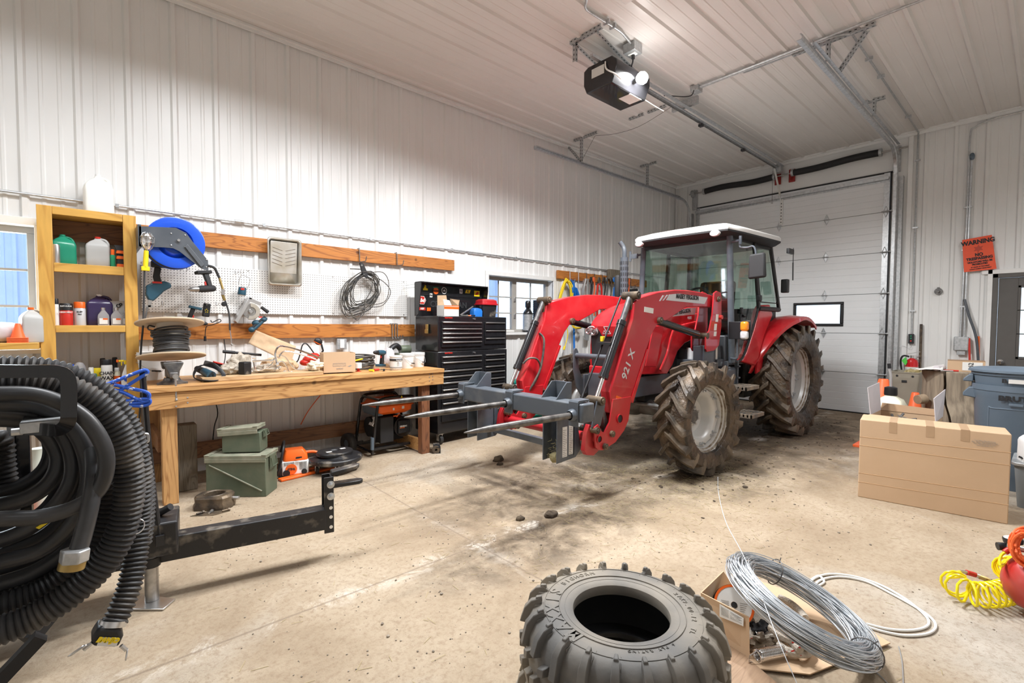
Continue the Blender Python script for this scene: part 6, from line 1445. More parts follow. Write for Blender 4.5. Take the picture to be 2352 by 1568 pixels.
for z in(1.482,1.068):
 mb=MB();mb.M=FR;mb.cyl((.56,-.008,z),(.56,.012,z),.010,n=14);mb.build('lock',M['alu'],tc_)
 text('CRAFTSMAN',.020,M['redp'],tc_,FR@V((.16,.010,z+.008)),FR.to_3x3()@V((1,0,0)),(0,0,1),font_bold=.001)
mb=MB();mb.M=FR;mb.box((-.012,.20,1.36),(.012,.05,.11));mb.box((-.02,.20,1.33),(.012,.06,.045));mb.build('lid_latch',M['brass'],tc_,bevel=.004)
mb=MB();mb.M=FR;mb.tube([(Wc+.01,.10,1.03),(Wc+.05,.10,1.03),(Wc+.05,.36,1.03),(Wc+.01,.36,1.03)],.012,8);mb.build('side_handle',M['blk'],tc_)
for x in(.07,Wc-.07):
 for y in(.07,Dc-.07):
  mb=MB();mb.M=FR;mb.cyl((x-.02,y,.055),(x+.02,y,.055),.055,n=24);cw=mb.build('caster_wheel',M['rubber'],tc_)
  mb=MB();mb.M=FR;mb.b2((x-.028,y-.02,.045),(x-.022,y+.02,.128));mb.b2((x+.022,y-.02,.045),(x+.028,y+.02,.128));mb.b2((x-.03,y-.035,.12),(x+.03,y+.035,.129));mb.build('caster_fork',M['alu'],tc_)
Lz0,Lz1,ly=1.515,1.925,.455
ld=fb((.0,ly,Lz0),(Wc-.03,ly+.018,Lz1),'lid',M['blkg'],bevel=.006)
fb((.0,ly-.12,Lz1-.012),(Wc-.03,ly,Lz1+.004),'lid_rim',M['blkg'],subof=ld)
mb=MB();mb.M=FR;mb.prism([(.0,ly-.001,Lz0),(.0,ly-.06,Lz0+.02),(.0,ly-.12,Lz1-.06),(.0,ly-.12,Lz1),(.0,ly-.001,Lz1)],(.010,0,0));sub(mb.build('lid_side',M['blkg'],None),ld)
mb=MB();mb.M=FR;mb.prism([(Wc-.04,ly-.001,Lz0),(Wc-.04,ly-.06,Lz0+.02),(Wc-.04,ly-.12,Lz1-.06),(Wc-.04,ly-.12,Lz1),(Wc-.04,ly-.001,Lz1)],(.010,0,0));sub(mb.build('lid_side',M['blkg'],None),ld)
fb((.03,ly-.008,1.775),(Wc-.06,ly,1.782),'lid_bead',M['blk'],subof=ld,bevel=.001)
RX=FR.to_3x3()@V((1,0,0))
def LP(x,z,d=.003):return FR@V((x,ly-d,z))
text('CRAFTSMAN',.105,M['blkm'],tc_,LP(.52,1.665),RX,(0,0,1),font_bold=.003,ext=.002,subof=ld,name='embossed_name')
def sticker(kind,x,z,r,cols,txt=None,ts=.03,tcx='ink'):
 mb=MB();n={'hex':6,'round':28}.get(kind,4)
 if kind=='rect':P_=[LP(x-r[0],z-r[1]),LP(x+r[0],z-r[1]),LP(x+r[0],z+r[1]),LP(x-r[0],z+r[1])]
 elif kind=='skew':P_=[LP(x-r[0],z-r[1]),LP(x+r[0]*.6,z-r[1]),LP(x+r[0],z+r[1]),LP(x-r[0]*.6,z+r[1])]
 else:P_=[LP(x+math.cos(2*PI*(i+.0)/n)*r,z+math.sin(2*PI*(i+.0)/n)*r)for i in range(n)]
 mb.prism(P_,FR.to_3x3()@V((0,-.0008,0)));o=sub(mb.build('sticker',M[cols],None),ld)
 if txt:text(txt,ts,M[tcx],tc_,LP(x,z,.0048),RX,(0,0,1),font_bold=ts*.04,subof=ld)
 return o
sticker('rect',.15,1.845,(.035,.012),'yel');
mb=MB();mb.tube(cr([LP(.125,1.86,.005),LP(.16,1.862,.005),LP(.13,1.872,.005),LP(.155,1.882,.005),LP(.138,1.895,.005)],5),.006,6);sub(mb.build('sticker',M['yel'],None),ld)
sticker('round',.31,1.835,.042,'orange','ORANGE',.027);sticker('rect',.31,1.875,(.04,.006),'green')
sticker('round',.44,1.845,.043,'paper');sticker('round',.44,1.845,.001,'ink')
mb=MB();q=LP(.44,1.845,.0045);mb.lathe([(.0,-.0005),(.034,-.0005),(.034,.0005),(0,.0005)],q,FR.to_3x3()@V((0,1,0)),24);sub(mb.build('sticker_print',M['ink'],None),ld)
mb=MB();mb.prism([LP(.415,1.835,.0056),LP(.465,1.835,.0056),LP(.44,1.862,.0056)],FR.to_3x3()@V((0,-.0005,0)));sub(mb.build('sticker_print',M['paper'],None),ld)
sticker('rect',.72,1.852,(.025,.03),'paper','G',.045);sticker('skew',.84,1.855,(.05,.022),'yel','K',.042)
sticker('rect',1.0,1.835,(.05,.038),'yel');mb=MB();mb.prism([LP(.965,1.815,.0045),LP(1.01,1.82,.0045),LP(1.04,1.85,.0045),LP(1.0,1.86,.0045)],FR.to_3x3()@V((0,-.0005,0)));sub(mb.build('sticker_print',M['redp'],None),ld)
sticker('hex',.10,1.71,.058,'paper');
mb=MB();mb.prism([LP(.10+math.cos(2*PI*i/6)*.052,1.71+math.sin(2*PI*i/6)*.052,.0045)for i in range(6)],FR.to_3x3()@V((0,-.0005,0)));sub(mb.build('sticker_print',M['redp'],None),ld)
text('bd',.062,M['paper'],tc_,LP(.10,1.708,.0058),RX,(0,0,1),font_bold=.0035,subof=ld,shear=.35)
sticker('rect',.10,1.605,(.05,.018),'redp','ARP',.032,'paper');sticker('rect',.235,1.775,(.02,.024),'paper','h',.04);sticker('rect',.20,1.60,(.03,.022),'orange')
CT=1.514
def ct(x,y,z=CT):return FR@V((x,y,z))
t=carton('cardboard_box','open white and orange cardboard box on top of the tool chest',ct(.30,.20),(.22,.15,.13),.05,mt=M['paper'])
mb=MB();mb.b2((-.112,-.0765,.085),(.112,-.0751,.115));mb.b2((-.112,-.077,.122),(.112,-.075,.13));mb.build('orange_band',M['orange'],t)
mb=MB();mb.hexa([(-.108,.065,.13),(.05,.065,.13),(.05,.069,.13),(-.108,.069,.13),(-.12,.05,.25),(.02,.06,.26),(.02,.064,.26),(-.12,.054,.25)]);mb.build('flap',M['kraft'],t)
mb=MB();mb.hexa([(.106,-.07,.13),(.11,-.07,.13),(.11,.07,.13),(.106,.07,.13),(.13,-.06,.20),(.134,-.06,.20),(.09,.07,.22),(.086,.07,.22)]);mb.build('flap',M['kraft'],t)
mb=MB();mb.hexa([(-.108,-.074,.13),(.0,-.074,.13),(.0,-.07,.13),(-.108,-.07,.13),(-.115,-.06,.20),(-.02,-.06,.19),(-.02,-.056,.19),(-.115,-.056,.20)]);mb.build('flap',M['paper'],t)
t=thing('tackle_box','grimy black utility box with red lid on the right end of the tool chest','tool box',ct(.93,.20));c=ct(.94,.20)
mb=MB();mb.loft([rrect(.105,.075,CT,.25,3,(c.x,c.y)),rrect(.12,.085,CT+.155,.25,3,(c.x,c.y))]);mb.build('body',M['grime'],t,bevel=.004)
mb=MB();mb.loft([rrect(.135,.10,CT+.156,.25,3,(c.x,c.y)),rrect(.135,.10,CT+.17,.25,3,(c.x,c.y)),rrect(.125,.09,CT+.175,.25,3,(c.x,c.y)),rrect(.12,.085,CT+.215,.3,3,(c.x,c.y)),rrect(.09,.06,CT+.232,.3,3,(c.x,c.y))]);mb.build('lid',M['redd'],t)
t=thing('blue_case','small blue rounded case on the tool chest beside the red-lidded box','case',ct(.74,.17));c=ct(.735,.17)
mb=MB();mb.loft([rrect(.068,.05,CT,.3,3,(c.x,c.y)),rrect(.07,.052,CT+.07,.3,3,(c.x,c.y)),rrect(.06,.045,CT+.10,.5,3,(c.x,c.y)),rrect(.03,.02,CT+.112,.5,3,(c.x-.01,c.y))]);M['bluep']=mat('blue_plastic',(.015,.16,.55),.4);mb.build('shell',M['bluep'],t)
t=thing('caulking_rod','grey metal rod leaning up over odd tools on the tool chest','rod',ct(.5,.2));mb=MB();mb.tube([ct(.46,.16,CT+.012),ct(.74,.24,CT+.13)],.011,10);mb.build('shaft',M['steel'],t)
for i,(x,y,a,c_,lb)in enumerate(((.48,.10,.1,'alu','small steel wrench'),(.56,.14,-.3,'orange','orange-handled pick'),(.60,.08,.5,'blk','black socket handle'),(.66,.22,.9,'alu','silver socket'))):
 p=ct(x,y,CT+.011);d=V((math.cos(a),math.sin(a),0))*.045;t=thing('hand_tool',lb+' lying on top of the tool chest','hand tool',p);mb=MB();mb.cyl(p-d,p+d,.007,n=8);mb.cyl(p+d*.8,p+d*1.2,.011,n=8);mb.build('shank',M[c_],t)
# ceiling gear
def perf(mb,a,b,w=.04,up=(0,0,1),t=.003):
 """angle iron: two legs meeting at an edge"""
 a=V(a);b=V(b);d=(b-a).normalized();u=V(up);s_=d.cross(u).normalized();u=s_.cross(d).normalized()
 mb.bar(a+u*w/2,b+u*w/2,t,w,up=u);mb.bar(a+s_*w/2,b+s_*w/2,w,t,up=u)
def slots(mb,a,b,w=.04,up=(0,0,1),n=None):
 a=V(a);b=V(b);d=(b-a).normalized();u=V(up);s_=d.cross(u).normalized();u=s_.cross(d).normalized()
 L_=(b-a).length;n=n or max(2,int(L_/.045))
 for k in range(n):
  p=a+d*(L_*(k+.5)/n);mb.bar(p-d*.010+u*w*.5,p+d*.010+u*w*.5,.0045,.009,up=u);mb.bar(p-d*.010+s_*w*.5,p+d*.010+s_*w*.5,.009,.0045,up=u)
def angle_iron(parent,a,b,w=.04,up=(0,0,1),name='angle_iron'):
 mb=MB();perf(mb,a,b,w,up);o=mb.build(name,M['galvd'],parent)
 mb=MB();slots(mb,a,b,w,up);s=mb.build('slot',M['ink'],None)
 return sub(s,o)
def track(label,y,zh,x0,side,z1=3.4):
 t=thing('door_track',label,'door track',(9.3,y,0))
 R_=.38;path=[V((x0,y,zh)),V((9.30-R_,y,zh))]+[V((9.30-R_+math.sin(a)*R_,y,zh-R_+math.cos(a)*R_))for a in[PI/2*k/12 for k in range(1,13)]]+[V((9.30,y,.05))]
 sec=[(-.028,.022),(-.028,-.018),(-.016,-.028),(.016,-.028),(.028,-.018),(.028,-.008),(.024,-.008),(.024,-.016),(.014,-.024),(-.014,-.024),(-.024,-.016),(-.024,.022)]
 rings=[]
 for i,p in enumerate(path):
  d=(path[min(i+1,len(path)-1)]-path[max(i-1,0)]).normalized();n_=V((-d.z,0,d.x))if True else None
  rings.append([p+V((0,side*b,0))+n_*a for a,b in sec])
 mb=MB();mb.loft(rings);mb.build('rail',M['galv'],t,ang=25)
 return t
tL=track('left galvanised door track curving from the ceiling down beside the back wall',4.955,3.925,4.85,-1)
mb=MB();perf(mb,(4.9,4.98,3.945),(8.9,4.98,3.945),.03);mb.build('stiffener',M['galv'],tL)
tR=track('right galvanised door track curving from the ceiling down beside the overhead door',1.655,4.10,5.05,1)
mb=MB();perf(mb,(5.3,1.62,4.125),(9.15,1.62,4.125),.035);mb.build('stiffener',M['galv'],tR)
for x in(5.86,7.70):
 angle_iron(tL,(x,4.66 if x<6 else 4.78,4.31),(x,5.12,4.31),.035);angle_iron(tL,(x,4.955,3.95),(x,4.955,4.31),.035,up=(1,0,0))
angle_iron(tL,(5.86,4.955,3.96),(5.86,5.22,4.26),.03,up=(1,0,0))
for x in(5.76,7.68):
 angle_iron(tR,(x,1.22 if x<6 else 1.50,4.31),(x,1.95 if x<6 else 1.74,4.31),.04);angle_iron(tR,(x,1.60,4.12),(x,1.60,4.31),.035,up=(1,0,0))
angle_iron(tR,(6.15,1.62,4.13),(5.80,1.30,4.29),.035,up=(1,0,0))
for y,t in((4.99,tL),(1.60,tR)):
 mb=MB();mb.b2((9.34,y-.03,.05),(9.42,y+.03,3.7));mb.build('jamb_angle',M['galvd'],t)
ts=thing('torsion_spring_assembly','pair of black torsion springs on a steel shaft above the overhead door','door spring',(9.33,3.3,4.0))
mb=MB();mb.tube([(9.33,5.02,4.09),(9.33,3.25,4.085),(9.33,1.52,4.115)],.013,10);mb.build('shaft',M['steel'],ts)
for(a,b,sg)in((4.70,3.40,.018),(3.10,1.86,-.012)):
 n_=90;pts=[];rr_=[]
 for i in range(n_*2+1):
  u=i/(n_*2);pts.append(V((9.33,a+(b-a)*u,4.09+(.025*u if a<4 else 0)+sg*math.sin(u*PI*2)*.9)));rr_.append(.052+(.004 if i%2 else 0))
 mb=MB();mb.tube(pts,rr_,16);mb.build('spring',M['blkm'],ts,ang=80)
 for y in(a,b):mb=MB();mb.cyl((9.33,y-.018,4.09+(.025 if y<2 else 0)),(9.33,y+.018,4.09+(.025 if y<2 else 0)),.062,n=18);mb.build('winding_cone',M['galvd'],ts)
M['bred']=mat('red_oxide_bracket',(.30,.025,.02),.5)
for y in(3.36,3.13):
 mb=MB();mb.b2((9.38,y-.05,3.95),(9.40,y+.05,4.17));mb.b2((9.29,y-.006,3.98),(9.40,y+.006,4.15));mb.build('centre_bracket',M['bred'],ts,bevel=.003)
for y in(4.93,1.66):
 mb=MB();mb.lathe([(.02,-.03),(.075,-.03),(.075,-.022),(.055,-.018),(.06,.018),(.075,.022),(.075,.03),(.02,.03)],(9.33,y,4.09),(0,1,0),30,close=True);mb.build('cable_drum',M['galvd'],ts)
 mb=MB();mb.b2((9.37,y-.045,3.78),(9.41,y+.045,4.17));mb.build('end_bracket',M['galvd'],ts,bevel=.003)
op=thing('door_opener','black overhead door opener with lit bulb hanging from the ceiling on slotted angle iron','door opener',(4.4,3.2,3.8))
ox0,ox1=4.02,4.62;cyo=3.17
sec=[(-.21,3.97),(-.15,3.84),(.17,3.84),(.21,3.93),(.21,4.08),(.15,4.11),(-.15,4.11),(-.21,4.06)]
mb=MB();mb.prism([(ox0,cyo+a,b)for a,b in sec],(ox1-ox0,0,0));mb.build('motor_housing',M['blkg'],op,bevel=.01)
mb=MB();mb.b2((ox0-.004,cyo-.06,3.97),(ox0-.001,cyo+.10,4.06));mb.build('rating_label',M['paper'],op)
mb=MB();mb.b2((4.35,cyo-.15,3.835),(4.55,cyo+.0,3.839));mb.build('instruction_label',M['paper'],op)
mb=MB();mb.tube(cr([(ox0-.01,3.09,4.07),(ox0-.03,3.06,3.98),(4.0,2.96,3.90),(4.08,2.945,3.87)],5),.008,6);mb.build('lamp_lead',M['jugw'],op)
bq=BULB
mb=MB();mb.lathe([(0,-.06),(.035,-.050),(.055,-.03),(.062,0),(.05,.03),(.03,.055),(0,.06)],bq,(0,1,.1),24);mb.build('bulb',M['bulb'],op)
mb=MB();mb.cyl(bq+V((0,.05,.005)),bq+V((0,.12,0)),.026);mb.build('bulb_socket',M['blk'],op)
mb=MB();mb.tube(cr([(4.6,3.0,3.84),(4.72,2.96,3.80),(4.85,2.93,3.775)],4),.004,6);mb.build('antenna',M['jugw'],op)
angle_iron(op,(3.84,3.02,4.315),(3.84,3.42,4.315),.04)
for y in(3.08,3.36):angle_iron(op,(3.86,y,4.28),(4.5,y,4.13),.035);
angle_iron(op,(3.86,3.36,4.13),(3.86,3.36,4.32),.035,up=(1,0,0))
mb=MB();mb.b2((4.05,cyo-.10,4.112),(4.60,cyo+.10,4.122));mb.b2((3.9,3.16,4.115),(4.7,3.20,4.145));mb.build('mounting_plate',M['galvd'],op)
mb=MB();perf(mb,(4.62,3.155,4.15),(9.2,3.24,4.20),.05);perf(mb,(4.62,3.245,4.15),(9.2,3.33,4.20),.05,up=(0,0,1));mb.bar((4.62,3.20,4.135),(9.2,3.285,4.185),.05,.012);mb.build('rail',M['galv'],op)
mb=MB();mb.tube([(4.7,3.215,4.115),(9.1,3.30,4.165)],.008,6);mb.build('drive_chain',M['dsteel'],op)
for x in(6.3,7.7):mb=MB();mb.b2((x,3.20+(x-4.6)*.018,4.09+(x-4.6)*.011),(x+.06,3.25+(x-4.6)*.018,4.12+(x-4.6)*.011));mb.build('chain_spreader',M['blk'],op)
mb=MB();mb.b2((5.82,3.05,4.20),(5.86,3.40,4.30));mb.build('rail_hanger',M['galvd'],op)
mb=MB();mb.b2((9.14,3.23,4.10),(9.26,3.36,4.24));mb.build('header_bracket',M['galvd'],op)
mb=MB();mb.bar((9.08,3.31,4.16),(9.33,3.30,3.75),.03,.006,up=(1,0,0));mb.tube(cr([(9.33,3.30,3.80),(9.345,3.30,3.69),(9.365,3.285,3.645)],4),.010,8);mb.build('door_arm',M['alu'],op)
mb=MB();mb.cyl((9.06,3.33,4.12),(9.06,3.33,3.58),.0025,n=6);mb.lathe([(.010,-.002),(.014,-.002),(.014,.002),(.010,.002)],(9.06,3.33,3.565),(1,0,0),14,close=True);mb.build('release_cord',M['blk'],op)
t=thing('ceiling_conduit','short galvanised conduit with straps leading to the junction box over the opener bulb','conduit',(4.0,2.95,4.3))
mb=MB();mb.tube(cr([(3.10,2.70,4.31),(3.40,2.84,4.31),(3.50,2.93,4.31),(3.62,2.945,4.31),(4.0,2.93,4.31),(4.15,2.95,4.31),(4.28,2.975,4.305)],6),.012,10);mb.build('pipe',M['galvd'],t)
for x in(3.82,3.92):mb=MB();mb.b2((x-.010,2.90,4.296),(x+.010,2.97,4.33));mb.build('strap',M['galv'],t)
t=thing('junction_box','square grey metal outlet box on the ceiling above the opener bulb','junction box',(4.36,3.0,4.26));mb=MB();mb.b2((4.28,2.93,4.235),(4.42,3.07,4.33));mb.build('box_body',M['galvd'],t,bevel=.004);mb=MB();mb.b2((4.32,2.96,4.228),(4.38,3.04,4.235));mb.build('receptacle',M['paper'],t)
mb=MB();mb.tube(cr([(4.36,3.0,4.228),(4.37,3.01,4.17),(4.38,3.03,4.14),(4.40,3.05,4.12)],4),.008,6);mb.cyl((4.36,3.0,4.23),(4.36,3.0,4.19),.018);mb.build('plug_lead',M['blk'],t)
t=thing('ceiling_conduit','long galvanised conduit crossing the ceiling over the door tracks','conduit',(5.66,2.0,4.3));mb=MB();mb.tube([(5.67,2.95,4.312),(5.66,1.9,4.312),(5.65,.2,4.312),(5.65,-2.9,4.312)],.012,10);mb.build('pipe',M['galv'],t);mb=MB();mb.tube(cr([(5.70,2.95,4.312),(5.70,1.85,4.312),(5.70,1.55,4.312),(5.78,1.43,4.312),(5.95,1.415,4.312),(7.5,1.415,4.312),(9.30,1.418,4.312),(9.395,1.42,4.25),(9.40,1.42,4.1),(9.40,1.415,1.30)],6),.011,10);mb.build('branch_pipe',M['galvd'],t)
for x,y,z in((6.45,1.415,4.31),(7.0,1.415,4.31),(8.6,1.415,4.31)):mb=MB();mb.b2((x-.01,y-.035,4.297),(x+.01,y+.035,4.33));mb.build('strap',M['galv'],t)
for z in(3.9,2.9,1.65):mb=MB();mb.b2((9.385,1.385,z-.01),(9.41,1.45,z+.01));mb.build('strap',M['galv'],t)
mb=MB();perf(mb,(5.72,1.95,4.31),(5.72,2.45,4.31),.03);mb.build('strut',M['galvd'],t)
t=thing('junction_box','small grey junction box at the end of the long ceiling conduit, with black cord','junction box',(5.68,3.0,4.28));mb=MB();mb.b2((5.62,2.94,4.265),(5.74,3.04,4.335));mb.build('box_body',M['galvd'],t,bevel=.004);mb=MB();mb.tube(cr([(5.62,2.99,4.27),(5.58,3.0,4.20),(5.50,3.06,4.18),(5.40,3.20,4.21),(5.40,3.26,4.23)],5),.006,6);mb.build('cord',M['blk'],t)
for i,(a,b)in enumerate((((5.84,3.50,4.315),(5.84,3.78,4.315)),((5.84,3.84,4.315),(5.84,4.08,4.315)))):
 t=thing('ceiling_strap',('right','left')[i]+' of the two short slotted straps screwed to the ceiling left of the opener rail','angle iron',a,0,'slotted straps on the ceiling');angle_iron(t,a,b,.03)
mb=MB();mb.tube(cr([(5.86,3.42,4.29),(5.87,3.9,4.19),(5.87,4.3,4.20),(5.87,4.70,4.28)],6),.0025,5);mb.tube([(5.87,4.70,4.28),(5.86,4.95,3.97)],.0025,5);o=mb.build('sensor_wire',M['blk']);tag(o,'thin black wire sagging across the ceiling to the left door track','wire')
for i,(x,y,q_)in enumerate(LAMPS):  # housings added at the lamp positions, all out of view
 t=thing('shop_and_fill_light',('leftmost ceiling strip light above the workbench end','ceiling strip light nearest the middle of the workbench','ceiling strip light over the middle of the floor','added fill light housing farthest from the workbench','added fill light housing on the entry door side')[i],'ceiling light',(x,y,4.19),0,'ceiling strip lights');mb=MB();mb.b2((x-.63,y-.20,4.18),(x+.63,y+.20,4.295));mb.build('housing',M['trimw'],t,bevel=.01)
# the wall right of the overhead door
t=thing('wall_conduit','tall galvanised conduit bending along the ceiling edge and down to the grey outlet box','conduit',(9.39,.85,1.3));mb=MB();mb.tube(cr([(9.385,-2.9,4.30),(9.385,.30,4.27),(9.385,.62,4.255),(9.385,.80,4.20),(9.385,.85,4.05),(9.385,.85,3.0),(9.385,.872,1.27)],6),.011,10);mb.build('pipe',M['galv'],t)
t=thing('wall_conduit','shorter conduit with black weatherhead, close beside the tall conduit','conduit',(9.39,.82,1.3));mb=MB();mb.tube([(9.385,.822,3.75),(9.385,.832,1.27)],.012,10);mb.build('pipe',M['galv'],t);mb=MB();mb.sph((9.385,.82,3.80),.036,14,(.8,.8,1.5));mb.build('cap',M['greyp'],t)
for z in(3.1,2.5,1.7):
 mb=MB();mb.b2((9.375,.80,z-.01),(9.41,.89,z+.01));mb.build('strap',M['galv'],t)
t=thing('outlet_cover','grey weatherproof outlet cover at the foot of the two conduits','outlet',(9.38,.85,1.1));mb=MB();mb.b2((9.34,.775,1.07),(9.40,.935,1.27));mb.build('cover',M['greyp']if 0 else M['galvd'],t,bevel=.012);mb=MB();mb.b2((9.36,.81,1.01),(9.40,.90,1.07));mb.build('hinge_base',M['galvd'],t,bevel=.004)
t=thing('warning_sign','crooked red-orange no trespassing warning sign on the ribbed wall','sign',(9.37,.72,2.2))
XS=9.365
sg=[at(2210,551,X=XS),at(2278,539,X=XS),at(2289,617,X=XS),at(2214,625,X=XS)]
mb=MB();mb.prism([sg[3],sg[2],sg[1],sg[0]],(.003,0,0));mb.build('panel',M['sign'],t)
rt=(sg[1]-sg[0]).normalized();dn=(sg[3]-sg[0]);up_=(-dn).normalized()
def sp(u,v):
 a=sg[0]*(1-u)+sg[1]*u;b=sg[3]*(1-u)+sg[2]*u;q=a*(1-v)+b*v;return Vector((XS-.003,q.y,q.z))
for s_,sz,u,v,bo in(('WARNING',.082,.52,.14,.0035),('NO',.060,.52,.52,.003),('TRESPASSING',.052,.52,.63,.0025),('VIOLATORS WILL BE',.032,.52,.73,.0018),('PROSECUTED',.030,.52,.80,.0018),('BY ORDER OF THE SHERIFF',.018,.52,.88,.0008),('COUNTY SHERIFF DEPARTMENT',.018,.52,.94,.0008)):
 text(s_,sz,M['ink'],t,sp(u,v),rt,(0,0,1),font_bold=bo,xs=.85)
mb=MB();q=sp(.52,.34);pts=[]
for k in range(12):
 a=2*PI*k/12;r_=.055 if k%2 else .028;pts.append(q+rt*math.cos(a)*r_+V((0,0,1))*math.sin(a)*r_)
M['rust']=mat('dull_red_print',(.50,.06,.03),.5);mb.prism(pts,(-.001,0,0));mb.build('star_emblem',M['rust'],t)
t=thing('push_button_station','black push-button station with green and red buttons at the end of a conduit','switch',(9.38,1.417,1.22));mb=MB();mb.b2((9.37,1.385,1.155),(9.41,1.45,1.30));mb.build('housing',M['blk'],t,bevel=.004)
for z,m_ in((1.27,'green'),(1.235,'green'),(1.195,'redp')):mb=MB();mb.cyl((9.36,1.417,z),(9.372,1.417,z),.010,n=14);mb.build('button',M[m_],t)
mb=MB();mb.tube(cr([(9.39,1.40,1.16),(9.39,1.43,1.08),(9.38,1.52,1.12),(9.38,1.56,1.05),(9.39,1.56,.8)],5),.0025,5);mb.build('sensor_lead',M['galvd'],t)
t=thing('wall_fitting','small round black twist-lock fitting on the bare ribbed wall','outlet',(9.39,1.128,1.93));mb=MB();mb.lathe([(.018,-.02),(.045,-.02),(.048,0),(.018,0)],(9.408,1.128,1.93),(1,0,0),24,close=True);mb.cyl((9.36,1.128,1.93),(9.40,1.128,1.93),.018);mb.b2((9.38,1.115,1.97),(9.405,1.141,1.99));mb.build('body',M['dsteel'],t)
t=thing('steel_rod','brown steel bar standing upright against the wall beside the extinguisher','bar',(9.36,1.30,.6));mb=MB();mb.cyl((9.33,1.29,0),(9.385,1.305,1.45),.018,n=10);mb.build('shaft',M['cast'],t)
t=thing('drain_pipe','curved black plastic pipe leaning on the wall beside the entry door','pipe',(9.3,.75,0));mb=MB();mb.tube(cr([(9.33,.60,0),(9.32,.66,.80),(9.33,.70,1.25),(9.35,.78,1.55),(9.37,.84,1.80)],6),.016,10);mb.build('shaft',M['gry'],t)
for i,(y0,y1,z1,c_)in enumerate(((.71,.775,1.25,'redp'),(.64,.68,1.28,'orange'))):
 t=thing('garden_fork',('red','orange')[i]+' tool handle standing against the wall behind the split log','tool handle',(9.3,y0,0));mb=MB();mb.cyl((9.28,y0,0),(9.36,y1,z1),.013,n=10);mb.build('shaft',M[c_],t)
t=thing('fire_extinguisher','red fire extinguisher with green tag hanging on the wall behind the tan bin','fire extinguisher',(9.30,1.38,.55));c=V((9.29,1.385,.52))
mb=MB();mb.lathe([(0,0),(.075,0),(.08,.01),(.08,.34),(.068,.385),(.035,.41),(.022,.42),(0,.42)],c,n=32);mb.build('cylinder',M['ext'],t)
mb=MB();mb.lathe([(.0805,.14),(.0815,.14),(.0815,.29),(.0805,.29)],c,n=32,close=True);lw=mb.build('label_wrap',M['paper'],t)
for a,m_ in((-2.9,'yel'),(-2.2,'redp')):
 p=c+V((math.cos(a)*.082,math.sin(a)*.082,.22));mb=MB();mb.box(p,(.003,.025,.07),Matrix.Rotation(a,3,'Z'));sub(mb.build('print',M[m_],None),lw)
mb=MB();mb.cyl(c+V((0,0,.41)),c+V((0,0,.46)),.022);mb.bar(c+V((-.0,.06,.475)),c+V((0,-.09,.52)),.02,.008);mb.bar(c+V((0,.05,.45)),c+V((0,-.09,.455)),.02,.006);mb.build('valve_handle',M['alu'],t)
mb=MB();mb.tube(cr([c+V((0,.03,.44)),c+V((-.01,.10,.45)),c+V((-.01,.13,.38)),c+V((-.01,.115,.22)),c+V((-.01,.10,.12))],6),.013,10);mb.build('hose',M['blk'],t)
mb=MB();mb.hexa([c+V(p)for p in((-.08,.06,.31),(-.08,.11,.38),(-.075,.11,.38),(-.075,.06,.31),(-.08,.04,.36),(-.08,.06,.44),(-.075,.06,.44),(-.075,.04,.36))]);M['lime']=mat('lime_tag',(.10,.62,.08),.6);mb.build('tag',M['lime'],t)
t=thing('slim_bin','tan plastic slim waste bin standing below the fire extinguisher','bin',(8.35,1.28,0));c=(8.38,1.29)
mb=MB();w0,d0=.19,.145
mb.loft([rrect(w0*.80,d0*.82,0,.2,3,c),rrect(w0*.97,d0*.97,.60,.2,3,c),rrect(w0*1.0,d0*1.02,.66,.2,3,c),rrect(w0*1.03,d0*1.06,.70,.2,3,c),rrect(w0*1.03,d0*1.06,.79,.2,3,c),rrect(w0*1.06,d0*1.09,.79,.2,3,c),rrect(w0*1.06,d0*1.09,.805,.2,3,c),rrect(w0*.98,d0*1.0,.805,.2,3,c),rrect(w0*.76,d0*.78,.02,.2,3,c)]);mb.build('body',M['tan'],t,ang=40)
mb=MB();mb.b2((c[0]-w0*1.035,1.23,.72),(c[0]-w0*1.028,1.35,.775));mb.build('handle_recess',M['tan'],t,bevel=.004)
mb=MB();
for y in(1.205,1.37):mb.cyl((c[0]-w0*1.05,y,.75),(c[0]-w0*1.02,y,.75),.014,n=14)
mb.b2((c[0]-w0*1.04,1.265,.665),(c[0]-w0*1.0,1.32,.695));mb.build('grip_hole',M['ink'],t)
rag('twine',V((8.40,1.24,.79)),.12,(1.1,.8,.3),M['straw'],'loose straw-coloured twine on top of the tan bin','twine',.7,6)
def cone(p,h,r,label,mt=None):
 t=thing('traffic_cone',label,'cone',p,world=False);mb=MB();mb.b2((-r*1.35,-r*1.35,0),(r*1.35,r*1.35,h*.035));mb.build('base',mt or M['orcone'],t,bevel=.003)
 mb=MB();mb.lathe([(r,h*.035),(r*.30,h*.985),(r*.25,h),(r*.20,h),(r*.92,h*.035)],n=32);mb.build('cone',mt or M['orcone'],t)
cone((6.95,1.285,0),.80,.17,'tall bright orange traffic cone left of the tan bin')
cone((7.75,1.11,0),.59,.13,'small bright orange cone between the tan bin and the split log')
M['coned']=mat('muddy_orange',(.36,.09,.05),.6,0,(.16,.10,.07),8);cone((7.85,.93,0),.58,.12,'muddy brown-orange cone against the split log',M['coned'])
t=thing('pump_jug','cream plastic jug with black cap and clear pour tube behind the open carton','jug',(6.30,1.10,0));c=(6.32,1.105)
mb=MB();mb.loft([rrect(.14,.10,0,.3,3,c),rrect(.15,.11,.02,.3,3,c),rrect(.15,.13,.57,.3,3,c),rrect(.11,.10,.645,.4,3,c),rrect(.055,.05,.68,.9,3,c),rrect(.045,.045,.70,.95,3,c)]);mb.build('body',M['jugc'],t,ang=50)
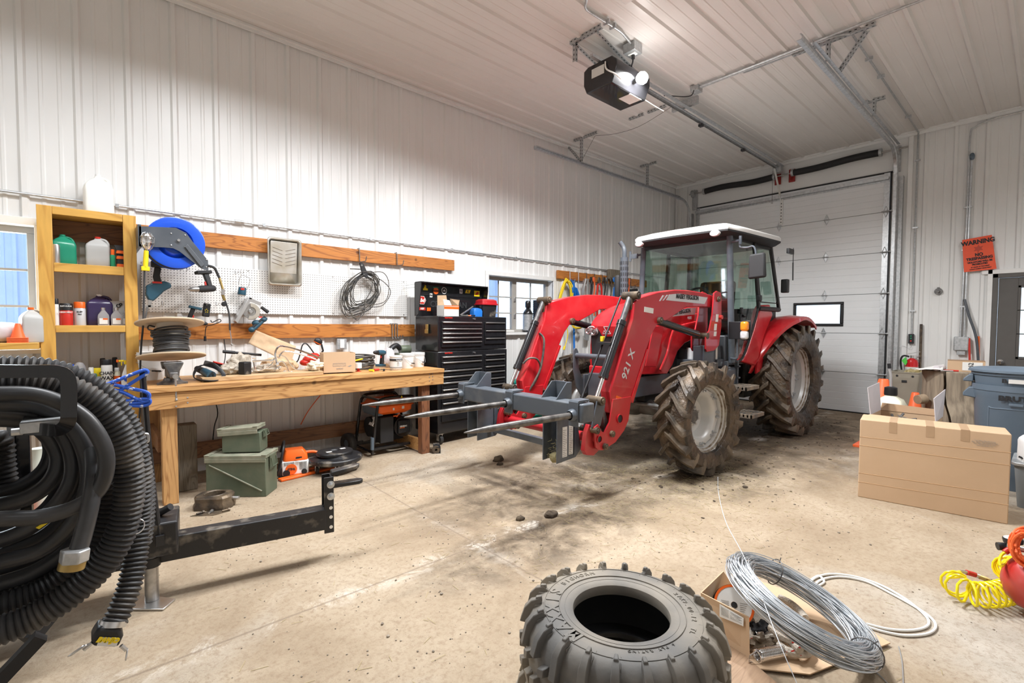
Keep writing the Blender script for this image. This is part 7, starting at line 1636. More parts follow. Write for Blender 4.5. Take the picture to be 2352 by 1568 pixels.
mb=MB();mb.lathe([(0,0),(.055,0),(.058,.01),(.055,.08),(.03,.09),(0,.09)],(c[0],c[1],.69),n=24);mb.build('cap',M['blk'],t)
mb=MB();mb.tube([(c[0],c[1],.77),(c[0],c[1]+.005,.90),(c[0]+.0,c[1]+.02,.99)],.013,10);mb.build('pour_tube',M['clearp'],t);mb=MB();mb.cyl((c[0],c[1]+.018,.97),(c[0],c[1]+.024,1.02),.016);mb.build('tube_cap',M['blk'],t)
t=thing('parts_carton','open cardboard carton full of metal parts with raised flaps behind the large box','box',(5.72,.90,0));x0,x1,y0,y1,h=5.47,5.88,.645,1.105,.585
mb=MB();mb.b2((x0,y0,0),(x1,y1,.006));mb.b2((x0,y0,.006),(x0+.006,y1,h));mb.b2((x1-.006,y0,.006),(x1,y1,h));mb.b2((x0,y0,.006),(x1,y0+.006,h));mb.b2((x0,y1-.006,.006),(x1,y1,h));mb.build('box_body',M['kraft'],t)
def flap(pts,m_,th=.005):
 mb=MB();a,b,c_,d=[V(p)for p in pts];n_=(b-a).cross(d-a).normalized()*th;mb.hexa([a,b,c_,d,a+n_,b+n_,c_+n_,d+n_]);return mb.build('flap',m_,t)
flap(((x0,y1,h),(x1,y1,h),(x1+.01,y1+.02,h+.27),(x0+.01,y1+.03,h+.25)),M['pale'])
flap(((x0,y0,h),(x1,y0,h),(x1,y0-.01,h+.25),(x0+.02,y0+.02,h+.20)),M['pale'])
flap(((x0+.01,y0,h),(x0+.01,y1,h),(x0-.05,y1+.02,h-.005),(x0-.05,y0-.01,h-.015)),M['kraft'])
flap(((x1-.01,y0,h),(x1-.01,y1,h),(x1+.06,y1,h+.065),(x1+.06,y0,h+.05)),M['kraftD'])
random.seed(21)
for k in range(14):
 c=V((random.uniform(x0+.08,x1-.08),random.uniform(y0+.08,y1-.08),h-.06+random.uniform(-.02,.03)));d=V((random.uniform(-1,1),random.uniform(-1,1),random.uniform(-.3,.4))).normalized()*random.uniform(.05,.12)
 mb=MB();
 if k%3:mb.bar(c-d,c+d,.018,.006)
 else:mb.cyl(c-d*.7,c+d*.7,.011,n=8)
 mb.build('metal_part',(M['dsteel'],M['galvd'],M['steel'])[k%3],t)
mb=MB();mb.b2((x0+.01,y0+.01,.3),(x1-.01,y1-.01,h-.09));mb.build('contents',M['cast'],t)
lg=thing('split_log','thick weathered grey log stump with a deep crack standing behind the large box','log',(7.25,.70,0))
def half(side,m_,nm):
 mb=MB();rings=[]
 for(z,off,ext)in((0,0,.02),(.25,.01,.02),(.40,.015,.03),(.52,-.03,.02),(.62,-.03,.0),(.78,.01,0),(.915,.03,0)):
  ring=[];n_=18
  for i in range(n_+1):
   a=PI*i/n_*1.0+(PI/2 if side>0 else-PI/2);r_=.255*(1+.06*math.sin(3*a+z*4))+ext+(.05 if(side>0 and z<.45)else 0)
   p=V((7.25+math.cos(a)*r_,.735+off+math.sin(a)*r_,z));ring.append(p)
  rings.append(ring)
 mb.loft(rings);mb.build(nm,m_,lg,ang=40,recalc=True)
def half2(sgn,name):
 mb=MB();rings=[]
 for(z,off,ex)in((0,-.06,.05),(.30,-.06,.05),(.44,-.035,.04),(.56,.0,.02),(.66,.015,.0),(.78,.012,0),(.91,.02,0),(.918,.02,-.012)):
  ring=[];n_=20;yc_=.745+off
  for i in range(n_+1):
   a=(-PI/2+PI*i/n_)*1.0;r_=(.27 if sgn<0 else .20+.0*z)*(1+.05*math.sin(4*a+z*3))+ex+(.10*max(0,1-abs(z-.0)/.3)if sgn>0 else 0)
   ring.append(V((7.25+math.sin(a)*r_*.95,yc_+sgn*(.014+math.cos(a)*r_),z)))
  rings.append(ring)
 mb.loft(rings);mb.build(name,M['log'],lg,ang=50)
half2(1,'trunk_half');half2(-1,'trunk_half')
mb=MB();mb.tube([(7.05,.93,.60),(6.98,.98,.59)],[.055,.05],14);mb.build('branch_stub',M['logc'],lg)
t=carton('parcel_box','small taped parcel box marked 362 on top of the split log',(7.28,.62,.919),(.20,.30,.115),.10)
mb=MB();mb.b2((-.1,-.15,.115),(.1,.15,.12));mb.build('lid',M['kraftD'],t);mb=MB();mb.b2((-.1035,-.13,.015),(-.1005,.03,.105));lb=mb.build('label',M['paper'],t)
lt=text('362',.055,M['ink'],t,(-.1045,-.04,.06),(0,0,1),(0,1,0),font_bold=.001)
t=thing('paper_roll','roll of plastic film lying on top of the split log','roll',(7.1,.85,.92));mb=MB();mb.cyl((7.06,.84,.951),(7.2,.80,.951),.03,n=20);mb.build('body',M['pale'],t)
sheet('paper_sheet',((7.0,1.02,.93),(7.3,1.0,.925),(7.28,.80,.99),(7.02,.78,.945)),M['paper'],'white sheet of paper hanging over the left edge of the log','paper',amp=.006)
for i,(p,q,c_,lb)in enumerate((((7.08,.78,.93),(7.10,.66,.93),'redp','red-handled pliers'),((7.02,.80,.928),(7.05,.70,.928),'steel','grey steel wrench'))):
 t=thing('hand_tool',lb+' lying on top of the split log','hand tool',p);mb=MB();mb.cyl(p,q,.009,n=8);mb.build('handle',M[c_],t)
rag('plastic_bag',V((6.75,.80,.16)),.19,(.8,.8,.85),M['pale'],'pale plastic bag on the floor in front of the split log','bag',.3,12)
def brute(p,r,h,label,lid=False,txt=True):
 t=thing('waste_can',label,'waste can',p,world=False)
 mb=MB();mb.lathe([(0,0),(r*.82,0),(r*.83,.01),(r*.955,h*.86),(r*.97,h*.87),(r,h*.94),(r*1.02,h*.945),(r*1.02,h),(r*.98,h),(r*.94,h*.9),(r*.80,.02),(0,.02)],n=56);mb.build('body',M['greyp'],t,ang=40)
 d=V((-p[0],-p[1],0)).normalized();s_=V((-d.y,d.x,0))
 for sg in(-1,1):
  o_=s_*sg*r*.99;mb=MB()
  mb.loft([[o_+s_*sg*a+d*b+V((0,0,h+z))for b,z in((-.09,dz0),(.09,dz0),(.09,dz1),(-.09,dz1))]for a,dz0,dz1 in((-.03,-.14,-.035),(.02,-.13,-.04),(.06,-.125,-.095))]);mb.build('handle',M['greyp'],t,bevel=.008)
 return t,d,s_
t,d,s_=brute((6.15,.19,0),.285,.90,'lower grey round waste can of the stacked pair, marked with its bold black name')
fx=d*.285*.985
text('BRUTE',.058,M['ink'],t,fx+V((0,0,.795)),V((-d.y,d.x,0)),(0,0,1),font_bold=.003,xs=1.25)
mb=MB();c=fx+V((0,0,.745));mb.box(c,(.012,.085,.022),Matrix.Rotation(math.atan2(d.y,d.x),3,'Z'));mb.build('rating_badge',M['greyp'],t,bevel=.003)
mb=MB();pts=[s_*(-.15)+V((0,0,.2)),s_*(-.165)+V((0,0,.66)),s_*(-.13)+V((0,0,.70)),s_*(.13)+V((0,0,.70)),s_*(.165)+V((0,0,.66)),s_*(.15)+V((0,0,.2))]
pts2=[]
for p in cr(pts,6):
 w_=p.x*s_.x+p.y*s_.y;rr_=.285*(.82+.135*(p.z/.774));k_=math.sqrt(max(0,rr_**2-w_**2));pts2.append(V((s_.x*w_+d.x*k_,s_.y*w_+d.y*k_,p.z)))
mb.tube(pts2,.006,8);mb.build('panel_bead',M['greyp'],t)
t2=thing('waste_can','upper grey waste can nested in the lower one, closed with a round lid','waste can',(6.15,.19,.78),world=False)
mb=MB();r=.287;mb.lathe([(r*.93,.10),(r*.95,.125),(r*.99,.20),(r*1.03,.205),(r*1.03,.225),(0,.225)],n=56);mb.build('body',M['greyp'],t2,ang=40)
for sg in(-1,1):
 o_=s_*sg*r*.99;mb=MB()
 mb.loft([[o_+s_*sg*a+d*b+V((0,0,.215+z))for b,z in((-.09,dz0),(.09,dz0),(.09,dz1),(-.09,dz1))]for a,dz0,dz1 in((-.01,-.085,-.015),(.02,-.085,-.02),(.06,-.085,-.065))]);mb.build('handle',M['greyp'],t2,bevel=.008)
mb=MB();mb.lathe([(0,.27),(.20,.27),(.22,.262),(r*.98,.262),(r*1.09,.25),(r*1.10,.232),(r*1.06,.228),(0,.228)],n=56);mb.build('lid',M['greyp'],t2,ang=40)
text('B',.045,M['ink'],t2,d*r*.985+s_*(-.075)+V((0,0,.165)),s_,(0,0,1),font_bold=.002,xs=1.25)
mb=MB();mb.box(d*r*.995+s_*.0+V((0,0,.165)),(.006,.10,.035),Matrix.Rotation(math.atan2(d.y,d.x),3,'Z'));mb.build('torn_label',M['paper'],t2)
# large cardboard box
A0,A1=V((4.762,1.027,0)),V((4.892,.165,0));ed_=(A1-A0);wd=V((.30,.045,0));H_=.645
t=thing('moving_box','very large taped cardboard box standing on edge at the right of the floor','box',(4.95,.62,0))
mb=MB()
def bxp(u,v,z,bul=0):return A0+ed_*u+wd*v+V((0,0,z))+V((-.99,-.15,0))*bul
nx_,nz_=10,8;g_=[]
rings=[]
for z in[H_*k/nz_ for k in range(nz_+1)]:
 rings.append([bxp(u,0,z,.007*math.sin(PI*u)*math.sin(PI*z/H_))for u in[i/nx_ for i in range(nx_+1)]]+[bxp(1,v,z)for v in(.5,1)]+[bxp(1-i/4,1,z)for i in range(1,5)]+[bxp(0,.5,z)])
mb.loft(rings);mb.build('carton',M['kraft'],t,bevel=.006,ang=50)
off=V((-.99,-.15,0)).normalized()
for u in(.245,.50,.725):
 mb=MB();w_=.028
 bz_=.007*math.sin(PI*u)*math.sin(PI*(H_-.085)/H_)+.0015;a=[bxp(u-w_,0,H_-.085,bz_),bxp(u+w_,0,H_-.085,bz_),bxp(u+w_,.004,H_+.0005,.002),bxp(u-w_,.004,H_+.0005,.002)];b=[bxp(u-w_,.98,H_+.001),bxp(u+w_,.98,H_+.001)]
 vs=[mb.v(p)for p in a+b];mb.f([vs[0],vs[1],vs[2],vs[3]]);mb.f([vs[3],vs[2],vs[5],vs[4]]);mb.build('tape_strip',M['tape'],t,recalc=False,smooth=False)
M['crease']=mat('cardboard_crease',(.50,.32,.175),.8)
for z0_,z1_ in((.50,.515),(.43,.425),(.20,.215),(.125,.14)):
 mb=MB();mb.tube([bxp(u,0,z0_+(z1_-z0_)*u,.007*math.sin(PI*u)*math.sin(PI*z0_/H_))+off*.000 for u in[i/12 for i in range(13)]],.0022,5);mb.build('crease',M['crease'],t)
for k,s_ in enumerate(('Yard Shop Manufacturing','Rte. 2 Box 1400 Industrial Park','P.O. Manufactured in USA','www.yardshop.com')):
 text(s_,.012,M['inkg'],t,bxp(.845,0,.578-k*.0115)+off*.0055,ed_,(0,0,1),ext=.0003,xs=.9)
t=thing('storage_tote','clear grey plastic storage tote at the right edge behind the large box','tote',(5.75,-.05,0));c=(5.62,-.10)
M['tote']=mat('smoky_tote',(.33,.36,.38),.2,trans=.35,ior=1.2);mb=MB();mb.loft([rrect(.20,.24,.0,.2,3,c),rrect(.22,.265,.33,.2,3,c)],cap=True);mb.build('body',M['tote'],t);mb=MB();mb.loft([rrect(.235,.28,.331,.2,3,c),rrect(.235,.28,.355,.2,3,c)]);mb.build('lid',M['galvd'],t,bevel=.004)
jug((5.48,.085,.357),.14,.11,.24,M['white'],M['white'],'white plastic jug standing on the storage tote at the right edge',.3)
t=thing('green_handled_tool','green-handled tool lying on the storage tote under the white jug','hand tool',(5.42,.07,.36));q=at(2338,1053,X=5.38);mb=MB();mb.tube([(5.42,.04,.378),(5.41,.095,.378)],.02,10);mb.build('handle',M['green'],t);mb=MB();mb.tube(cr([(5.42,.04,.375),(5.41,.10,.385),(5.42,.14,.40)],3),.008,6);mb.build('shaft',M['blk'],t)
# back wall right of the window
mb=MB();mb.b2((5.745,YA-.06,2.165),(8.3,YA-.022,2.300));o=mb.build('hanging_board',M['woodo'],None,bevel=.003);tag(o,'orange-stained tool board on the back wall behind the tractor, lined with hooks','board')
for k in range(9):
 x=6.02+k*.215;y=YA-.065;mb=MB();mb.tube([(x,y+.045,2.305),(x,y-.006,2.305),(x,y-.010,2.13),(x+.005,y-.03,2.115),(x+.02,y-.09,2.12),(x+.02,y-.10,2.17)],.0065,8);o=mb.build('utility_hook',M['galv']if k<2 else M['dsteel']);tag(o,'steel hook on the tool board behind the tractor, number %s from the window'%('one','two','three','four','five','six','seven','eight','nine')[k],'hook','steel utility hooks on the boards')
def hang(label,name,cat,mt,n,pts,r_,jit,y=5.26):
 t=thing(name,label,cat,at(*pts[0],Y=y))
 for k in range(n):
  mb=MB();mb.tube(cr([at(a+random.uniform(-jit,jit),b+random.uniform(-jit,jit),Y=y+random.uniform(-.05,.04))for a,b in pts],5),r_,6);mb.build('loop',mt,t)
 return t
random.seed(8)
t=hang('yellow extension cord bundle hanging on the tool board beside the window','yellow_extension_lead','cord',M['cordy'],13,((1302,642),(1292,665),(1282,710),(1292,740),(1312,700),(1312,660),(1303,643)),.008,4)
mb=MB();mb.tube(cr([at(1296,700,Y=5.25),at(1300,740,Y=5.25),at(1304,765,Y=5.25),at(1302,780,Y=5.25),at(1297,797,Y=5.25)],5),.008,6);mb.cyl(at(1297,795,Y=5.25),at(1295,803,Y=5.25),.018);mb.build('loose_end',M['cordy'],t)
hang('second yellow cord coil hanging lower, seen under the far loader arm','yellow_extension_lead','cord',M['cordy'],7,((1330,735),(1316,742),(1320,752),(1334,752),(1337,742),(1330,735)),.008,2,5.2)
hang('blue ratchet strap bundle hanging next to the yellow cord','blue_strap','strap',M['bluep'],8,((1316,645),(1318,665),(1322,690),(1330,690),(1322,660)),.010,4)
A_=lambda a,b,y=5.24:at(a,b,Y=y)
def bars(name,label,cat,mt,segs,r_,y=5.24):
 t=thing(name,label,cat,A_(*segs[0][0]));
 for s_ in segs:mb=MB();mb.tube(cr([A_(a,b,y)for a,b in s_],4),r_,8);mb.build('handle',mt,t)
 return t
bars('bolt_cutter','grey-handled bolt cutter hanging on the tool board','bolt cutter',M['alu'],(((1345,640),(1340,665),(1338,700)),((1350,640),(1350,665),(1351,730))),.020)
t=bars('bolt_cutter','red-handled bolt cutter with rusty jaws hanging on the tool board','bolt cutter',M['redp'],(((1376,650),(1372,670),(1372,770)),((1378,650),(1382,670),(1384,770))),.018)
mb=MB();mb.sph(A_(1376,645),.07,12,(.6,.3,1));mb.build('jaw',M['cast'],t)
for i,(px,c_,lb)in enumerate(((1357,'blk','black cable puller'),(1364,'cord','orange chain length'),(1394,'dsteel','black long-handled pliers'),(1403,'cast','brown leather strap'),(1388,'blkm','dark rubber strap'),(1410,'bluep','blue-handled tool'))):
 t=thing('hanging_tool',lb+' hanging on the tool board behind the tractor','hand tool',A_(px,650));mb=MB();mb.tube(cr([A_(px,636),A_(px+2,660),A_(px-1,690),A_(px+1,720+i*5)],4),.013 if i else .02,8);mb.build('shank',M[c_],t);mb=MB();mb.sph(A_(px,642),.04,10,(.8,.4,1.2));mb.build('head',M[c_],t)
t=thing('push_broom','push broom with grey bristle block hanging high behind the tractor','broom',A_(1420,630));mb=MB();mb.b2(tuple(A_(1402,640)),tuple(A_(1437,622)+V((0,.08,0))));mb.build('bristles',M['woodgrey'],t,bevel=.01);mb=MB();mb.cyl(A_(1422,640),A_(1418,800),.014);mb.build('handle',M['alu'],t)
t=thing('yellow_brush','bright yellow round scrub brush hanging beside the exhaust stack','brush',A_(1418,645));mb=MB();mb.sph(A_(1418,646),.10,16,(1,.6,.9),amp=.2);mb.build('head',M['yel'],t);mb=MB();mb.cyl(A_(1410,660),A_(1408,760),.014);mb.build('handle',M['bluep'],t)
t=thing('scoop_shovel','dark scoop shovel hanging on the wall behind the tractor cab','shovel',A_(1455,690));mb=MB();mb.prism([A_(*p)for p in((1446,664),(1466,662),(1468,700),(1450,705))],(0,.05,0));mb.build('blade',M['blkm'],t,bevel=.02);mb=MB();mb.cyl(A_(1446,640),A_(1440,720),.014);mb.build('handle',M['cord'],t)
t=thing('long_shovel','long shovel with blue handle standing against the wall behind the far front tyre','shovel',(6.1,5.2,0));mb=MB();mb.cyl(V((at(1322,850,Y=5.2).x,5.2,0)),at(1318,745,Y=5.28),.017);mb.build('handle',M['bluep'],t);mb=MB();q=at(1345,775,Y=5.28);mb.prism([at(*p,Y=5.26)for p in((1343,755),(1355,755),(1352,782),(1342,780))],(0,.01,0));mb.build('blade',M['galvd'],t)
t=thing('gas_bottle','grey and black gas bottle standing on the sill of the right window','gas bottle',(5.17,5.37,1.301));q=V((5.15,5.40,1.301));mb=MB();mb.lathe([(0,0),(.072,0),(.075,.01),(.075,.03),(0,.03)],q,n=28);mb.lathe([(0,.27),(.073,.27),(.072,.30),(.05,.34),(.03,.36),(.028,.38),(0,.38)],q,n=28);mb.build('dark_band',M['blkg'],t);mb=MB();mb.lathe([(.0745,.03),(.0765,.03),(.0765,.275),(.0745,.275)],q,n=28,close=True);mb.cyl(q+V((0,0,.031)),q+V((0,0,.269)),.0745,n=28);mb.build('label_wrap',M['galvd'],t);mb=MB();mb.lathe([(.02,.38),(.040,.38),(.042,.40),(.042,.46),(.03,.485),(0,.49)],q,n=22);mb.build('valve_guard',M['blkg'],t)
for k in range(15):
 z=1.301+k*.0335;mb=MB();mb.b2((5.32,5.36,z),(5.50,5.46,z+.026));mb.b2((5.315,5.355,z+.026),(5.505,5.465,z+.0333));o=mb.build('plastic_tray',M['blk'],None,bevel=.002);tag(o,'black plastic tray in the stack on the right window sill, %s'%('lowest','second from the bottom','third from the bottom','fourth from the bottom','fifth from the bottom','sixth from the bottom','seventh from the bottom','middle one','seventh from the top','sixth from the top','fifth from the top','fourth from the top','third from the top','second from the top','topmost')[k],'tray','black trays on the window sill')
t=thing('folded_cloth','small folded white packet on the window sill next to the tool chest','packet',(4.7,5.35,1.301));mb=MB();mb.b2((4.55,5.315,1.301),(4.80,5.44,1.335));mb.build('body',M['paper'],t,bevel=.01)
def hosecoil(label,name,mt,c,R0,n,r_,seed):
 random.seed(seed);t=thing(name,label,'hose',c)
 for k in range(n):
  mb=MB();rr_=R0*random.uniform(.8,1.0);ph=random.uniform(0,6)
  mb.tube([V(c)+V((math.cos(a)*rr_,math.sin(a)*rr_*.6,r_+k*r_*1.4+.02*math.sin(2*a+ph)))for a in[2*PI*i/36 for i in range(36)]],r_,8,closed=True);mb.build('hose_turn',mt,t)
 return t
M['teal2']=mat('green_suction_hose',(.01,.22,.17),.3)
t=hosecoil('thick green suction hose coiled against the wall behind the far loader arm','suction_hose',M['teal2'],(5.05,5.02,0),.42,5,.045,2)
for k,(a,b,c_)in enumerate((((1178,880),(1212,862),(1262,852)),((1215,895),(1240,870),(1262,878)))):
 mb=MB();mb.tube(cr([at(*p,Y=5.15)for p in(a,b,c_)],6),.035,10);mb.build('hose_turn',M['teal2'],t)
t=hosecoil('blue flat hose bundle lying on top of the green suction hose','lay_flat_hose',M['bluep'],(4.62,4.98,0),.20,16,.018,3)
# quad tyres in the foreground
M['tyreL']=M['dust_rub']
def atv_tyre(c,label,rz=0,txt=True):
 t=thing('atv_tyre',label,'tyre',c,rz,'stacked quad tyres',world=False)
 R_,hw,ri=.335,.115,.155
 mb=MB();Z=hw
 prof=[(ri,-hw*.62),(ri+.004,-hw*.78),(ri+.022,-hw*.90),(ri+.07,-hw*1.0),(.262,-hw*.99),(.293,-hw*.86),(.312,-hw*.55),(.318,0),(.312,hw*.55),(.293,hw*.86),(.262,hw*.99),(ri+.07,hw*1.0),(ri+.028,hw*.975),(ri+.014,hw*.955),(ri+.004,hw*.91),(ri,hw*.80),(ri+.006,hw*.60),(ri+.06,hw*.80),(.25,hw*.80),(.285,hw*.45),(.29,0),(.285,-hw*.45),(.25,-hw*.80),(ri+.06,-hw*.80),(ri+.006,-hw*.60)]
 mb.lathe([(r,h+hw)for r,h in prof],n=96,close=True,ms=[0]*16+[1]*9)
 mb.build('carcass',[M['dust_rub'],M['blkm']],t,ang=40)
 mb=MB()
 for r_,z_ in((.186,hw*2*.985),(.205,hw*2.003),(.255,hw*1.995)):mb.lathe([(r_-.0018,z_-.004),(r_+.0018,z_-.004),(r_+.0008,z_+.0018),(r_-.0008,z_+.0018)],n=96,close=True)
 mb.build('bead_line',M['dust_rub'],t)
 n=22;random.seed(3)
 for side in(1,-1):
  mb=MB()
  for k in range(n):
   th=2*PI*(k+(.5 if side<0 else 0))/n;long_=k%2
   def P(a,r_,h):return V((math.cos(th+a)*r_,math.sin(th+a)*r_,hw+side*h))
   r0=.252 if long_ else .265;a1=.042;
   sec=[(r0,.092,.116,.60),(.272,.090,.1310,.90),(.296,.075,.122,1.1),(.318,.045,.098,1.15),(.336,.030,.066,1.15)]
   rings=[]
   for(r_,hb,ht,w_)in sec:
    aa=a1*w_
    if r_<.29:rings.append([P(-aa,r_,hb),P(aa,r_,hb),P(aa*.78,r_,ht),P(-aa*.78,r_,ht)])
    elif r_<.325:rings.append([P(-aa,r_-.022,hb),P(aa,r_-.022,hb),P(aa*.8,r_+.004,ht),P(-aa*.8,r_+.004,ht)])
    else:rings.append([P(-aa,.300,.02 if long_ else .045),P(aa,.300,.02 if long_ else .045),P(aa*.8,.338,.03 if long_ else .05),P(-aa*.8,.338,.03 if long_ else .05)])
   mb.loft(rings)
   mb.hexa([P(-.026,.262,.118),P(.026,.262,.118),P(.030,.286,.114),P(-.030,.286,.114),P(-.018,.264,.1375),P(.018,.264,.1375),P(.024,.284,.1335),P(-.024,.284,.1335)])
   mb.hexa([P(.04,.238,.112),P(.065,.245,.110),P(.055,.29,.094),P(.03,.29,.094),P(.042,.238,.1165),P(.056,.245,.116),P(.048,.288,.110),P(.034,.288,.110)])
  mb.build('shoulder_lugs',M['dust_rub'],t,ang=30,bevel=.002,seg=1)
 mb=MB()
 for k in range(n):
  for h,da in((-.028,0),(.028,.5)):
   th=2*PI*(k+da)/n;
   def P(a,r_,z_):return V((math.cos(th+a)*r_,math.sin(th+a)*r_,hw+z_))
   mb.hexa([P(-.05,.310,h-.024),P(.05,.310,h-.010),P(.05,.310,h+.020),P(-.05,.310,h+.010),P(-.04,.338,h-.020),P(.04,.338,h-.008),P(.04,.338,h+.016),P(-.04,.338,h+.008)])
 mb.build('tread_blocks',M['dust_rub'],t,ang=30,bevel=.002,seg=1)
 if txt:
  def ring_text(s,r_,a0,da,sz,bold=0):
   for i,ch in enumerate(s):
    if ch==' ':continue
    a=a0-da*i
    p=V((math.cos(a)*r_,math.sin(a)*r_,hw*2+.0005));rt_=V((math.sin(a),-math.cos(a),0));up_=V((math.cos(a),math.sin(a),0))
    text(ch,sz,M['dust_rub'],t,p,rt_,up_,ext=.0016,font_bold=bold,name='raised_letter')
  ring_text('MAXXIS',.226,3.10,.225,.060,.002)
  ring_text('27X9.00-12  TL',.228,-.35,.075,.022)
  ring_text('BIGHORN',.230,1.70,.10,.026)
  ring_text('6 PLY RATING',.216,-1.75,.06,.015)
 return t
tc0=at(1426,1414,Z=.435)
atv_tyre((tc0.x-.015,tc0.y+.01,0),'lower of the two stacked dusty quad tyres in the foreground',.9,txt=False)
atv_tyre((tc0.x,tc0.y,.232),'upper of the two stacked dusty quad tyres in the foreground',0)
# carton, wire coil and rope
pl_=thing('floor_plank','wood-look flooring plank lying on the floor under the open carton','plank',(1.95,.75,0))
P0,P1,P2,P3=at(1618,1452,Z=.008),at(1665,1470,Z=.008),at(1815,1600,Z=.008),at(1640,1640,Z=.008)
mb=MB();mb.prism([P0,P1,P2,P3],(0,0,.010));mb.build('board',M['plank'],pl_)
t=thing('flat_carton','crushed open cardboard carton with torn side lying under the wire coil','box',(2.2,.75,0))
fp=[at(1722,1535,Z=.012),at(1860,1550,Z=.012),at(2045,1478,Z=.012),at(1900,1390,Z=.012),at(1730,1330,Z=.012),at(1640,1395,Z=.012)]
mb=MB();mb.prism(fp,(0,0,.005));mb.build('carton_floor',M['kraft'],t)
q=[at(1610,1361,Z=.185),at(1721,1418,Z=.178),at(1722,1514,Z=.014),at(1612,1442,Z=.014)]
mb=MB();mb.prism(q,(.006,.004,0));mb.build('carton_side',M['kraft'],t)
q=[at(1610,1362,Z=.185),at(1662,1312,Z=.19),at(1680,1340,Z=.014),at(1625,1430,Z=.014)]
mb=MB();mb.prism(q,(.005,.005,0));mb.build('carton_side',M['kraft'],t)
lq=[at(1653,1387,Z=.175),at(1708,1419,Z=.163),at(1707.5,1438,Z=.131),at(1653,1415.5,Z=.12)]
for p in lq:p+=(CO-p).normalized()*.008
mb=MB();mb.prism([lq[3],lq[2],lq[1],lq[0]],(.001,.001,0));lb=mb.build('shipping_label',M['paper'],t)
for k in range(7):
 v=.15+k*.1;a=lq[0]*(1-v)+lq[3]*v;b=lq[1]*(1-v)+lq[2]*v;dd=(CO-a).normalized()*.0015
 for(u0,u1)in((.06,.38),(.46,.92-.06*(k%3))):
  mb=MB();mb.tube([a+(b-a)*u0+dd,a+(b-a)*u1+dd],.0007,4);sub(mb.build('fine_print',M['inkg'],None),lb)
t=thing('wire_spool','spool of black wire with white and orange label face standing in the carton','spool',(2.3,1.0,.02));c=at(1686,1389,Z=.13);nrm=Vector((-.75,-.42,.5)).normalized()
mb=MB();mb.lathe([(.014,-.075),(.085,-.075),(.085,-.068),(.05,-.068),(.05,-.006),(.085,-.006),(.085,0),(.014,0)],c,nrm,44,close=True,ms=[0,0,0,1,0,0,0,0]);mb.build('flange',[M['blk'],M['dsteel']],t)
mb=MB();mb.lathe([(.014,.0005),(.078,.0005),(.078,.0018),(.014,.0018)],c,nrm,44,close=True);mb.build('label_face',M['paper'],t)
mb=MB();mb.lathe([(.074,.001),(.084,.001),(.084,.0028),(.074,.0028)],c,nrm,44,close=True);mb.build('label_ring',M['orange'],t)
mb=MB();mb.lathe([(.0,.002),(.013,.002),(.013,.0035),(0,.0035)],c,nrm,24);mb.build('bore',M['ink'],t)
ur=nrm.cross(Vector((0,0,1))).normalized()*-1;uu=ur.cross(nrm)*-1
for k in range(6):
 mb=MB();mb.tube([c+nrm*.003+ur*(-.055+.004*k)+uu*(.012-k*.008),c+nrm*.003+ur*(-.022)+uu*(.012-k*.008)],.0008,4);mb.build('fine_print',M['inkg'],t)
 mb=MB();mb.tube([c+nrm*.003+ur*(.024)+uu*(.012-k*.008),c+nrm*.003+ur*(.058-.004*k)+uu*(.012-k*.008)],.0008,4);mb.build('fine_print',M['inkg'],t)
mb=MB()
for k in range(9):mb.tube(arc(c-nrm*(.012+k*.006),.062+.002*(k%3),0,2*PI,30,ur,uu)[:-1],.004,5,closed=True)
mb.build('wire_winding',M['wire'],t)
M['braid']=mat('braided_rope',(.52,.45,.37),.85,0,(.66,.60,.52),50,bump=.9,bscale=160,bdist=.006)
rp=thing('braided_rope','thick braided white rope with red flecks piled in the crushed carton','rope',(2.15,.72,.02))
paths=(((1738,1435),(1720,1455),(1728,1468),(1760,1468),(1800,1460),(1820,1440),(1790,1420),(1765,1432)),((1722,1420),(1745,1412),(1790,1430),(1810,1450),(1835,1470),(1860,1485),(1850,1500),(1810,1495),(1790,1480)),((1790,1372),(1815,1385),(1838,1405),(1850,1420)),((1728,1425),(1760,1418),(1795,1440),(1815,1470),(1838,1492)),((1770,1440),(1800,1462),(1840,1478),(1868,1490)))
for k,ps in enumerate(paths):
 pp=cr([at(a,b,Z=.035+.012*k)for a,b in ps],7)
 mb=MB();mb.tube(pp,.0175,10);rs_=mb.build('rope_strand',M['braid'],rp)
 mb=MB()
 for j in range(2,len(pp)-2,3):
  d=(pp[j+1]-pp[j-1]).normalized();tv=(CO-pp[j]).normalized();s_=d.cross(tv).normalized();cc_=pp[j]+tv*.0135+s_*(.005 if j%2 else-.004)
  mb.bar(cc_-d*.006+s_*.003,cc_+d*.006-s_*.003,.005,.006,up=tv)
 sub(mb.build('red_fleck',M['redp'],None),rs_)
t=thing('extension_spring','shiny steel extension spring with hooked ends lying in the crushed carton','spring',at(1760,1505,Z=.03))
a,b=at(1738,1507,Z=.038),at(1800,1495,Z=.038)
mb=MB();mb.tube(helix([a,b],.024,155,12),.0028,6);mb.tube([a+V((0,0,.024)),a+(a-b)*.25+V((0,0,.01)),a+(a-b)*.30+V((0,0,-.012)),a+(a-b)*.12+V((0,0,-.024))],.003,6);mb.build('coil',M['chrome'],t)
t=thing('extension_spring','second steel spring half buried under the rope in the carton','spring',at(1760,1460,Z=.03));a,b=at(1735,1458,Z=.03),at(1775,1453,Z=.035);mb=MB();mb.tube(helix([a,b],.016,190,10),.0022,5);mb.build('coil',M['chrome'],t)
t=thing('eye_bolt','silver threaded turnbuckle lying in the carton above the rope','turnbuckle',at(1762,1425,Z=.05));a,b=at(1752,1432,Z=.05),at(1776,1420,Z=.06);mb=MB();mb.tube(helix([a,b],.003,260,8),.010,8);mb.cyl(a,b,.011);mb.build('thread',M['chrome'],t)
